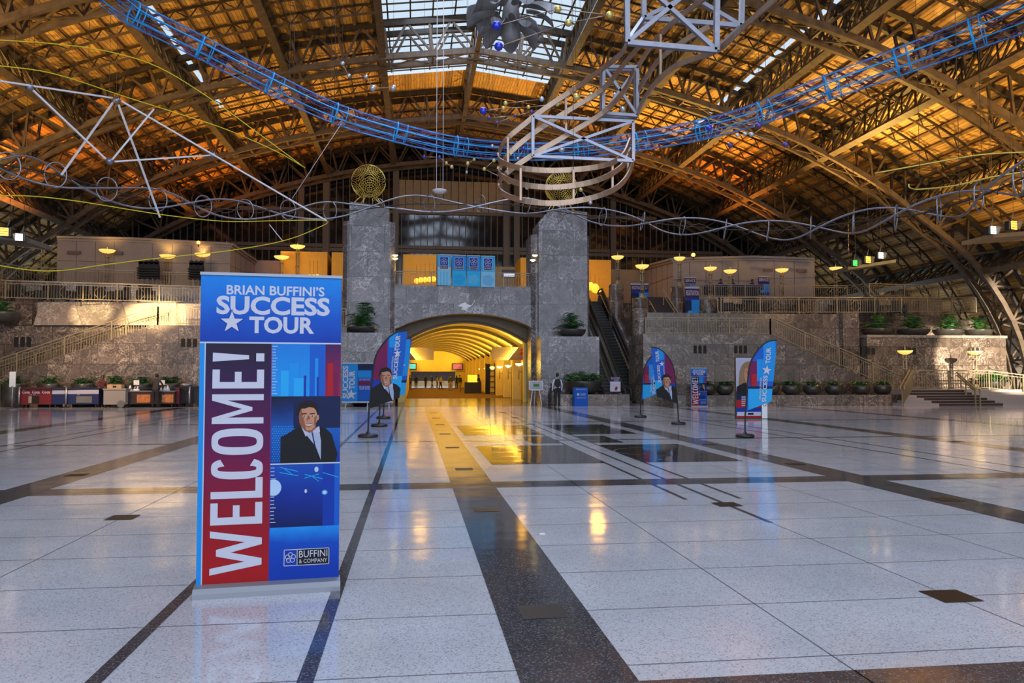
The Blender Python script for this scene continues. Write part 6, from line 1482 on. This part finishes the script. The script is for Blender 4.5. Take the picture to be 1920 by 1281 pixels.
# ================================================================ TERRACE FURNITURE
def armchair(label, p, rz, s=1.0, g='dark armchairs on the lower terraces'):
    t = thing('armchair', label, 'chair', p, g); t.rotation_euler.z = rz
    def part(nm, boxes):
        m = MB()
        for c, d in boxes: m.cbox((p[0]+c[0]*s, p[1]+c[1]*s, p[2]+c[2]*s), (d[0]*s, d[1]*s, d[2]*s), 'black_fabric')
        m.build(nm, t)
    part('seat', [((0, 0, .36), (.62, .66, .22))]); part('backrest', [((0, .36, .62), (.70, .16, .75))]); part('armrest', [((-.38, 0, .46), (.14, .74, .42))]); part('armrest', [((.38, 0, .46), (.14, .74, .42))]); part('feet', [((x, y, .125), (.06, .06, .25)) for x in (-.36, .36) for y in (-.3, .3)])
for k, (u, rz, lb_) in enumerate(((24, .9, 'leftmost dark armchair behind the lower left terrace railing'), (58, -.8, 'dark armchair second from the left on the lower left terrace'), (98, .6, 'dark armchair left of the low table on the lower left terrace'), (132, -.3, 'dark armchair with a high back above the middle of the tilted marble'),
        (180, .9, 'dark armchair above the right part of the tilted marble'), (212, -.9, 'dark armchair right of the stone pier gap on the lower left terrace'), (262, .4, 'dark armchair behind the sunlit terrace railing'))):
    q = PZ(u, 566, zt2); armchair(lb_, (q.x, q.y+1.0, zt2), rz, 1.1)
for k, (u, rz, lb_) in enumerate(((1364, 1.0, 'leftmost dark armchair on the lower right terrace'), (1396, -1.0, 'small dark armchair second from the left on the lower right terrace'), (1428, .9, 'dark armchair left of the low table on the lower right terrace'), (1497, -1.0, 'dark armchair right of the low table on the lower right terrace'),
        (1570, -.9, 'dark reclined armchair in front of the lit marble curve'), (1612, .8, 'dark armchair behind the palms, left of the sofa'), (1648, .3, 'dark armchair behind the second palm'), (1684, -.5, 'dark armchair behind the third palm'))):
    q = P(u, 588, YR2+1.5); armchair(lb_, (q.x, q.y, zr2), rz, 1.1)
for (lb_, q, z_) in (('low dark table between armchairs on the lower left terrace', PZ(155, 565, zt2), zt2), ('low dark table between armchairs on the lower right terrace', P(1460, 588, YR2+1.5), zr2)):
    t = thing('coffee_table', lb_, 'table', (q.x, q.y+(.9 if z_ == zt2 else 0), z_)); y_ = t.location.y; m = MB(); m.cbox((q.x, y_, z_+.42), (1.1, .6, .05), 'black_plastic'); m.build('tabletop', t)
    for sx in (-.48, .48):
        for sy in (-.24, .24): m = MB(); m.cbox((q.x+sx, y_+sy, z_+.2), (.05, .05, .4), 'black_plastic'); m.build('leg', t)
# stacked chairs on the upper left terrace
def stack(label, p, g):
    for i in range(4):
        pass
    t = thing('chair_stack', label, 'chair', p, g); m = MB()
    for i in range(5): m.cbox((p[0], p[1]-.03*i, p[2]+.45+.16*i), (.33, .5, .07), 'black_fabric')
    m.build('seats', t); m = MB()
    for i in range(5):
        m.lathe((p[0], p[1]+.22-.05*i, p[2]+1.15+.10*i), [(.16, -.03), (.16, .03)], 'black_fabric', 14, axis='Y'); m.box((p[0]-.16, p[1]+.19-.05*i, p[2]+.5+.1*i), (p[0]+.16, p[1]+.25-.05*i, p[2]+1.15+.1*i), 'black_fabric')
    m.build('backrests', t); m = MB()
    for sx in (-.14, .14):
        for sy in (-.2, .2): m.cbox((p[0]+sx, p[1]+sy, p[2]+.22), (.03, .03, .45), 'grey_metal')
    m.build('legs', t)
for k, u in enumerate((264, 274, 283.5, 293, 359, 368, 376.5)):
    q = P(u, 515, 54.9); nm_ = '%s from the left in the row left of the lamp' % ORD[k] if k < 4 else '%s from the left beside the big banner' % ORD[k-4]
    stack('stack of round-backed dark chairs, '+nm_, (q.x, 54.9, zT3-.02), 'stacks of dark chairs on the upper left terrace')
t = thing('registration_counter', 'long blue-draped counter behind the upper right railing', 'counter', P(1390, 550, 52.2)); a, b = P(1325, 550, 52.2), P(1420, 550, 52.2); m = MB(); m.box((a.x, 52.2, zT3R-.02), (b.x, 52.9, zT3R+.95), 'cloth_navy'); m.build('drape', t); m = MB(); m.box((a.x-.05, 52.1, zT3R+.95), (b.x+.05, 53, zT3R+1.0), 'ink_royal'); m.build('worktop', t)

q = PZ(1016, 1002); t = thing('paper_scrap', 'small white scrap of paper lying on the pale floor right of the dark band', 'paper', (q.x, q.y, .002)); m = MB()
m.prism([(q.x-.03, q.y-.02, .002), (q.x+.025, q.y-.028, .002), (q.x+.04, q.y+.02, .002), (q.x-.01, q.y+.035, .002)], (0, 0, .003), 'white_card'); m.build('paper', t)
# ================================================================ PEOPLE
def skin_body(verts, edges, rads, name):
    me = bpy.data.meshes.new(name); me.from_pydata(verts, edges, []); ob = bpy.data.objects.new(name, me); COL.objects.link(ob)
    ob.modifiers.new('skin', 'SKIN'); 
    for i, sv in enumerate(me.skin_vertices[0].data):
        r = rads[i]; sv.radius = r if isinstance(r, tuple) else (r, r); sv.use_root = (i == 0)
    sb = ob.modifiers.new('sub', 'SUBSURF'); sb.levels = 1; sb.render_levels = 1
    dg = bpy.context.evaluated_depsgraph_get(); dg.update()
    out = bpy.data.meshes.new_from_object(ob.evaluated_get(dg)); bpy.data.objects.remove(ob); bpy.data.meshes.remove(me); out.name = name
    return out
def person(label, loc, rz, h=1.75, pose='stand', shirt='cloth_black', pants='cloth_black', skin='skin', hair='hair_dark', longhair=False, seed=0, coat=False):
    k = h/1.75; R_ = random.Random(seed); v, e, r = [], [], []
    def add(p, rad, par=None):
        v.append(tuple(c*k for c in p)); r.append(tuple(x*k for x in rad) if isinstance(rad, tuple) else rad*k)
        if par is not None: e.append((par, len(v)-1))
        return len(v)-1
    lean = {'stand': 0, 'walk': -.03, 'reach': -.14, 'sit': -.1}[pose]
    pv = add((0, 0, .95), (.155, .115)); sp = add((0, lean*.4, 1.12), (.145, .105), pv); ch = add((0, lean*.8, 1.32), (.165, .115), sp); nb_ = add((0, lean, 1.47), (.075, .07), ch); nk = add((0, lean*1.1-.01, 1.54), (.055, .055), nb_)
    hd = add((0, lean*1.2-.02, 1.62), (.072, .085), nk); ht = add((0, lean*1.2-.015, 1.71), (.068, .08), hd); ns = add((0, lean*1.2-.115, 1.63), (.014, .018), hd)
    hands = []
    for sg in (-1, 1):
        sh = add((sg*.16, lean*.9, 1.42), (.062, .062), ch); 
        if pose == 'reach': el, wr, hn = (sg*.27, lean-.10, 1.18), (sg*.17, lean-.36, 1.10), (sg*.14, lean-.45, 1.08)
        elif pose == 'walk': s2 = sg; el, wr, hn = (sg*.24, lean+.07*s2, 1.14), (sg*.24, lean-.04+.15*s2, .91), (sg*.23, lean-.08+.17*s2, .83)
        else: el, wr, hn = (sg*.25, lean*.6+.03, 1.14), (sg*.25, lean*.3-.05, .90), (sg*.24, lean*.2-.09, .82)
        ea = add(el, .046, sh); wa = add(wr, .031, ea); ha = add(hn, (.036, .022), wa); hands.append((V(hn)*k, V(wr)*k))
        d = (V(hn)-V(wr)).normalized(); sd_ = V((0, 1, 0)) if abs(d.y) < .7 else V((1, 0, 0))
        for q in range(4):
            f0 = V(hn)+d*.035+sd_*(.024*(q-1.5)); L_ = (.065, .078, .074, .055)[q]; f1 = f0+d*L_*.6; f2 = f1+d*L_*.4-V((sg*.015, 0, 0))
            a1 = add(f0, .0095, ha); a2 = add(f1, .009, a1); add(f2, .008, a2)
        t0 = V(wr)+d*.03-sd_*.035; t1 = t0+d*.045-sd_*.015; a1 = add(t0, .011, ha); add(t1, .010, a1)
        hp = add((sg*.095, 0, .90), (.105, .11), pv)
        st_ = (.16*sg if pose == 'walk' else (.03 if sg > 0 else -.02))
        kn = add((sg*.105, -.03+st_*.35, .50), (.078, .082), hp); an = add((sg*.11, .02+st_, .10), (.055, .06), kn); to = add((sg*.12, -.13+st_, .045), (.045, .035), an); add((sg*.12, -.19+st_, .035), (.035, .025), to)
    me = skin_body(v, e, r, 'person')
    zmin = min(vv.co.z for vv in me.vertices)
    for vv in me.vertices: vv.co.z -= zmin
    for nm in (shirt, pants, skin, 'shoe_black'): me.materials.append(MATS[nm])
    hz = [(a-V((0, 0, zmin)), b-V((0, 0, zmin))) for a, b in hands]
    for p in me.polygons:
        c = p.center; p.use_smooth = True; x, y, z = c.x/k, c.y/k, c.z/k
        def hand(a, b):
            d = (a-b).normalized(); q = (c-a).dot(d); return -.05*k < q < .20*k and ((c-a)-d*q).length < .062*k
        if any(hand(a, b) for a, b in hz): p.material_index = 2
        elif z < .09: p.material_index = 3
        elif z > 1.50: p.material_index = 2
        elif z < (.70 if coat else .97) and (abs(x) < .20): p.material_index = 1
        else: p.material_index = 0
    o = bpy.data.objects.new('person', me); COL.objects.link(o); o.location = loc; o.rotation_euler.z = rz; tag(o, label, 'person')
    m = MB(); m.sphere((0, (lean*1.2+.012)*k, 1.675*k-zmin), .099*k, hair, 14, (.92, 1.05, 1.05))
    if longhair: m.sphere((0, (lean*1.2+.05)*k, 1.57*k-zmin), .10*k, hair, 12, (.95, .7, 1.5))
    else:
        m.f = [f for f in m.f]; 
    # trim the cap so that the face stays free
    keep = [i for i, f in enumerate(m.f) if not (sum(m.v[j].y for j in f)/len(f) < (lean*1.2-.02)*k and sum(m.v[j].z for j in f)/len(f) < 1.70*k-zmin)]
    m.f, m.m, m.sm = [m.f[i] for i in keep], [m.m[i] for i in keep], [m.sm[i] for i in keep]
    hb = m.build('hair'); hb.parent = o
    m = MB()
    for sx in (-.033, .033): m.sphere((sx*k, (lean*1.2-.096)*k, 1.655*k-zmin), .011*k, 'hair_dark', 8)
    m.box((-.025*k, (lean*1.2-.103)*k, 1.572*k-zmin), (.025*k, (lean*1.2-.09)*k, 1.58*k-zmin), 'cloth_maroon'); fb_ = m.build('face_features'); fb_.parent = o
    return o
q = PZ(1045, 763); person('man in white shirt and black trousers with a black backpack, facing the arch', (q.x, q.y, 0), PI+.1, 1.80, 'stand', 'cloth_white', 'cloth_black', 'skin_dark')
t = thing('backpack', 'black backpack on the back of the man in the white shirt', 'bag', (q.x-.02, q.y-.2, 1.02)); m = MB(); m.sphere((q.x-.02, q.y-.21, 1.28), .2, 'black_fabric', 14, (.85, .5, 1.25)); m.build('pack', t)
m = MB()
for sx in (-.13, .13): m.tube(smooth([(q.x+sx, q.y-.12, 1.46), (q.x+sx*1.1, q.y+.02, 1.55), (q.x+sx*1.15, q.y+.13, 1.40), (q.x+sx*1.1, q.y+.12, 1.15), (q.x+sx, q.y-.08, 1.08)], 4), .022, 'black_fabric', 5)
m.build('strap', t)
q = PZ(1031, 761); person('person in grey bending beside the man with the backpack', (q.x, q.y, 0), PI*.6, 1.22, 'reach', 'cloth_charcoal', 'cloth_charcoal', 'skin_dark')
q = PZ(193, 763); person('attendant in maroon uniform behind the beige trolley', (P(193, 700, 43.72).x, 43.72, 0), .3, 1.70, 'reach', 'cloth_maroon', 'cloth_black', 'skin_dark')
q = PZ(292, 765); person('attendant in dark clothes bending over the wooden serving cart', (P(292, 700, 42.6).x, 42.6, 0), PI-.1, 1.76, 'reach', 'cloth_charcoal', 'cloth_black', 'skin_dark')
PPL = ((780, 729, 'person in dark suit walking in the passage below the teal screen', 'cloth_black', 'cloth_black', 'walk', 0), (769, 731, 'person standing at the left wall of the passage', 'cloth_charcoal', 'cloth_black', 'stand', 1), (794, 724, 'small figure in dark clothes at the far left of the passage end', 'cloth_black', 'cloth_navy', 'stand', 0),
       (806, 725, 'figure in dark clothes in the middle of the passage end', 'cloth_navy', 'cloth_black', 'walk', 0), (814, 725, 'figure in tan jacket at the passage end', 'cloth_tan', 'cloth_charcoal', 'stand', 1), (826, 731, 'person in tan top and dark trousers walking down the passage', 'cloth_tan', 'cloth_black', 'walk', 1),
       (832, 724, 'figure in grey beside the walker in tan', 'cloth_grey', 'cloth_black', 'stand', 0), (845, 733, 'person in dark shirt and tan trousers in the passage', 'cloth_charcoal', 'cloth_tan', 'stand', 0), (856, 729, 'person in black beside the one in tan trousers', 'cloth_black', 'cloth_black', 'stand', 1),
       (862, 734, 'person in dark jacket and tan trousers at the passage desk', 'cloth_black', 'cloth_tan', 'walk', 0), (887, 737, 'person in black standing at the passage desk', 'cloth_black', 'cloth_black', 'reach', 0), (900, 737, 'person in dark jacket right of the passage desk', 'cloth_navy', 'cloth_charcoal', 'reach', 1), (760, 735, 'person in dark clothes beside the far left feather flag', 'cloth_black', 'cloth_charcoal', 'stand', 0))
for i, (u, v, lb_, sh_, pa_, po_, lh) in enumerate(PPL):
    q = PZ(u, v); person(lb_, (q.x, min(q.y, 106.5), .003), (0 if i % 3 else PI)+.4*i, 1.70+.03*(i % 4), po_, sh_, pa_, 'skin' if i % 2 else 'skin_dark', 'hair_dark', bool(lh), i)
a, b = PZ(872, 738), PZ(884, 738); t = thing('reception_desk', 'dark reception desk with a lit panel in the passage', 'desk', (a.x, a.y, 0)); m = MB(); m.box((a.x, a.y+.6, 0.003), (b.x+1.0, a.y+1.2, 1.05), 'black_plastic'); m.build('counter', t); m = MB(); m.box((a.x+.3, a.y+.85, 1.05), (a.x+1.2, a.y+.9, 1.75), 'pendant_glow'); m.build('lit_panel', t)
a, b = PZ(911, 739), PZ(928, 739); t = thing('poster_rack', 'dark poster rack by the right wall of the passage', 'rack', (a.x, a.y, 0)); m = MB()
for z in (.1, .6, 1.1, 1.6, 2.1, 2.6): m.box((a.x, a.y, z), (b.x, a.y+.45, z+.06), 'black_plastic')
m.box((a.x, a.y+.4, .003), (b.x, a.y+.45, 2.75), 'black_plastic'); m.box((a.x-.03, a.y, .003), (a.x+.03, a.y+.45, 2.8), 'black_plastic'); m.box((b.x-.03, a.y, .003), (b.x+.03, a.y+.45, 2.8), 'black_plastic'); m.build('shelves', t)
for k, (u, v) in enumerate(((919, 738), (937, 738))):
    q = PZ(u, v); t = thing('sign_easel', ('slim white easel post in front of the poster rack', 'leaning white easel right of the poster rack')[k], 'easel', (q.x, q.y, 0)); m = MB(); m.tube([(q.x-.1, q.y-.3, .003), (q.x+.25, q.y, 1.9)], .035, 'white_paint', 5); m.tube([(q.x+.5, q.y-.3, .003), (q.x+.25, q.y, 1.9)], .03, 'white_paint', 5); m.tube([(q.x+.25, q.y+.4, .003), (q.x+.25, q.y, 1.9)], .03, 'white_paint', 5); m.build('legs', t)
# people behind the upper right railing and in the escalator
for i, (u, lb_) in enumerate(((1350, 'seated-height guest in dark blue at the left end of the draped counter'), (1372, 'guest in dark clothes at the middle of the draped counter'), (1408, 'guest in navy at the right end of the draped counter'))):
    q = P(u, 550, 53.6); person(lb_, (q.x, 53.6, zT3R-.02), .2*i, 1.62, 'reach', 'cloth_navy', 'cloth_black', 'skin_dark', seed=i)
e_ = P(1117, 553, 54.2); zz_ = .05+(e_.y-44.9)/(55.3-44.9)*7.0; person('person in black riding at the top of the left escalator', (xe1_-1.75, 54.2, .05+(54.2-44.9)/(55.3-44.9)*7.0+.04), PI, 1.7, 'stand', 'cloth_black', 'cloth_black', 'skin_dark')
# ================================================================ CATERING CORNER AT THE LEFT
def cart(label, u0, u1, vtop, vbot, depth, body, cat='cart', dy=0.0, doors=(), text=None, name='serving_cart', band=None, top='grey_metal'):
    a, b = PZ(u0, vbot), PZ(u1, vbot); y = min((a.y+b.y)/2, 43.15)+dy; a.x = P(u0, 700, y).x; b.x = P(u1, 700, y).x; h = P(u0, vtop, y).z
    t = thing(name, label, cat, ((a.x+b.x)/2, y, 0)); m = MB(); m.box((a.x, y, .17), (b.x, y+depth, h-.06), body)
    p = Print((a.x, y, .17), (1, 0, 0), (0, 0, 1), m, .004); W_ = b.x-a.x; hh = h-.23
    if band: p.rect(0, hh*.66, W_, hh*.93, band, 1)
    if text:
        for i in range(3): p.text(text, W_*(.04+.325*i), hh*.70, W_*(.29+.325*i), hh*.88, 'ink_white', 2, .02)
    m.build('body', t); m = MB(); m.box((a.x-.04, y-.04, h-.06), (b.x+.04, y+depth+.04, h), top); m.build('top', t)
    for (d0, d1, mm) in doors: m = MB(); m.box((a.x+W_*d0, y-.03, .25), (a.x+W_*d1, y, h-(.2 if mm == 'cart_wood' else .45)), mm); dr = m.build('door', t); m = MB(); m.box((a.x+W_*d0+.06, y-.06, h*.62), (a.x+W_*d0+.18, y-.03, h*.62+.04), 'steel_bright'); m.build('handle', dr)
    for fx in (.06, .94):
        for fy in (.12, .88): m = MB(); m.lathe((a.x+W_*fx, y+depth*fy, .085), [(.085, -.025), (.085, .025)], 'rubber', 12, axis='X'); m.bar((a.x+W_*fx, y+depth*fy, .08), (a.x+W_*fx, y+depth*fy, .18), .04, 'grey_metal'); m.build('wheel', t)
    return a.x, b.x, y, h
cart('red drinks cooler cart lettered three times with a white script word', 40, 98, 727, 763, .7, 'cart_red', text='Coca', band='cart_red', doors=((.26, .36, 'beige_plastic'), (.38, .60, 'vent_dark')), name='cooler_cart', top='cart_red')  # near-black second door panel puts the shade of the cooler's opening into colour
cart('dark blue drinks cooler cart with a pale picture strip', 99, 186, 727, 763, .7, 'cart_blue', band='ink_lilac', doors=((.52, .86, 'grey_metal'),), name='cooler_cart', top='cart_blue')
bx = cart('beige plastic trolley with a big rear wheel', 195, 236, 729, 764, .8, 'beige_plastic', dy=-.6, name='utility_trolley', top='beige_plastic')
cx_ = cart('serving cart with two orange wooden doors and an open bay', 238, 328, 733, 764, .75, 'stair_riser', dy=-.1, doors=((.22, .50, 'cart_wood'), (.74, .98, 'cart_wood')), top='grey_metal')
cart('maroon draped cart at the right end of the wooden serving cart', 329, 337, 727, 762, .6, 'cart_maroon', dy=.1, top='cart_maroon')
kx = cart('black covered cart beside the big banner', 338, 374, 724, 762, .8, 'black_fabric', dy=.4, top='black_plastic')
q = P(216, 728, bx[2]+.3); t = thing('carton', 'brown cardboard carton on the beige trolley', 'box', (q.x, bx[2]+.2, bx[3])); m = MB(); m.box((q.x-.35, bx[2]+.15, bx[3]), (q.x+.35, bx[2]+.6, bx[3]+.21), 'carton'); p = Print((q.x-.35, bx[2]+.15, bx[3]), (1, 0, 0), (0, 0, 1), m, .003); p.rect(.28, .05, .46, .15, 'soil', 1); m.build('box', t)
m = MB(); m.lathe((bx[1]-.2, bx[2]-.05, .19), [(.18, -.03), (.19, 0), (.18, .03)], 'grey_metal', 20, axis='Y'); o = m.build('big_wheel', None, None)
o.parent = [x for x in bpy.data.objects if x.name.startswith('utility_trolley')][0]; o.location = -V(o.parent.location)
for k, (u, s_) in enumerate(((244, .17), (253, .13), (258, .14), (302, .10), (309, .14), (314, .17))):
    q = P(u, 733, cx_[2]+.35); t = thing('folded_napkin', ('white folded napkin cone %s on the wooden serving cart' % ('at the left end', 'second from the left', 'third from the left', 'third from the right', 'second from the right', 'at the right end')[k]), 'napkin', (q.x, cx_[2]+.35, cx_[3]), 'folded napkins on the serving cart')
    m = MB(); m.lathe((q.x, cx_[2]+.35, cx_[3]), [(s_*.8, 0), (s_*.55, s_*.7), (s_*.1, s_*1.7)], 'white_card', 8, False); m.build('napkin', t)
for k, (u, v) in enumerate(((257, 716), (305, 716))):
    q = P(u, v, cx_[2]+.7); t = thing('table_card', ('small white price card left of the attendant in dark clothes', 'small white price card right of the attendant in dark clothes')[k], 'card', (q.x, cx_[2]+.6, cx_[3])); m = MB(); m.box((q.x-.14, cx_[2]+.6, cx_[3]+.3), (q.x+.14, cx_[2]+.62, cx_[3]+.55), 'white_card'); m.build('card', t); m = MB(); m.bar((q.x, cx_[2]+.61, cx_[3]), (q.x, cx_[2]+.61, cx_[3]+.3), .02, 'grey_metal'); m.build('stand', t)
q = P(348, 722, kx[2]+.3); t = thing('serving_tray', 'grey covered tray on the black cart', 'tray', (q.x, kx[2]+.4, kx[3])); m = MB(); m.lathe((q.x, kx[2]+.4, kx[3]), [(.28, 0), (.3, .04), (.26, .12), (.1, .16)], 'aluminium', 18); m.build('lid', t)
# posts with belts and the blank sign
SP = [(37, 764.5), (125, 764), (356, 762.5)]
pp = []
for k, (u, v) in enumerate(SP):
    q = PZ(u, v-.3); q.y -= .75; q.x = P(u, 700, q.y).x; pp.append(q); t = thing('stanchion', ('silver queue post at the left end of the red cart', 'silver queue post in front of the dark blue cart', 'silver queue post in front of the black cart')[k], 'stanchion', (q.x, q.y, 0), 'silver queue posts'); h_ = 1.08
    m = MB(); m.tube([(q.x, q.y, .04), (q.x, q.y, h_)], .055, 'steel_bright', 10); m.build('post', t); m = MB(); m.lathe((q.x, q.y, 0), [(.22, 0), (.22, .02), (.1, .05)], 'black_plastic', 18); m.build('base', t)
    if k < 2:
        m = MB(); nx = PZ(SP[k+1][0], SP[k+1][1]-.3); nx.y -= .75; nx.x = P(SP[k+1][0], 700, nx.y).x; m.bar((q.x, q.y, 1.0), (nx.x-.06, nx.y, 1.0), .012, 'black_fabric', .06); m.build('belt', t)
q = PZ(22, 768); t = thing('sign_stand', 'blank white sign on a silver post at the far left', 'sign', (q.x, q.y, 0)); m = MB(); m.tube([(q.x, q.y, .03), (q.x, q.y, 1.15)], .04, 'steel_bright', 8); m.build('post', t); m = MB(); m.lathe((q.x, q.y, 0), [(.24, 0), (.24, .02), (.06, .05)], 'steel_bright', 18); m.build('base', t); z0_, z1 = P(22, 726, q.y).z, P(22, 697, q.y).z; m = MB(); m.box((q.x-.14, q.y-.02, z0_), (q.x+.14, q.y+.02, z1), 'white_card'); m.build('sign_board', t)
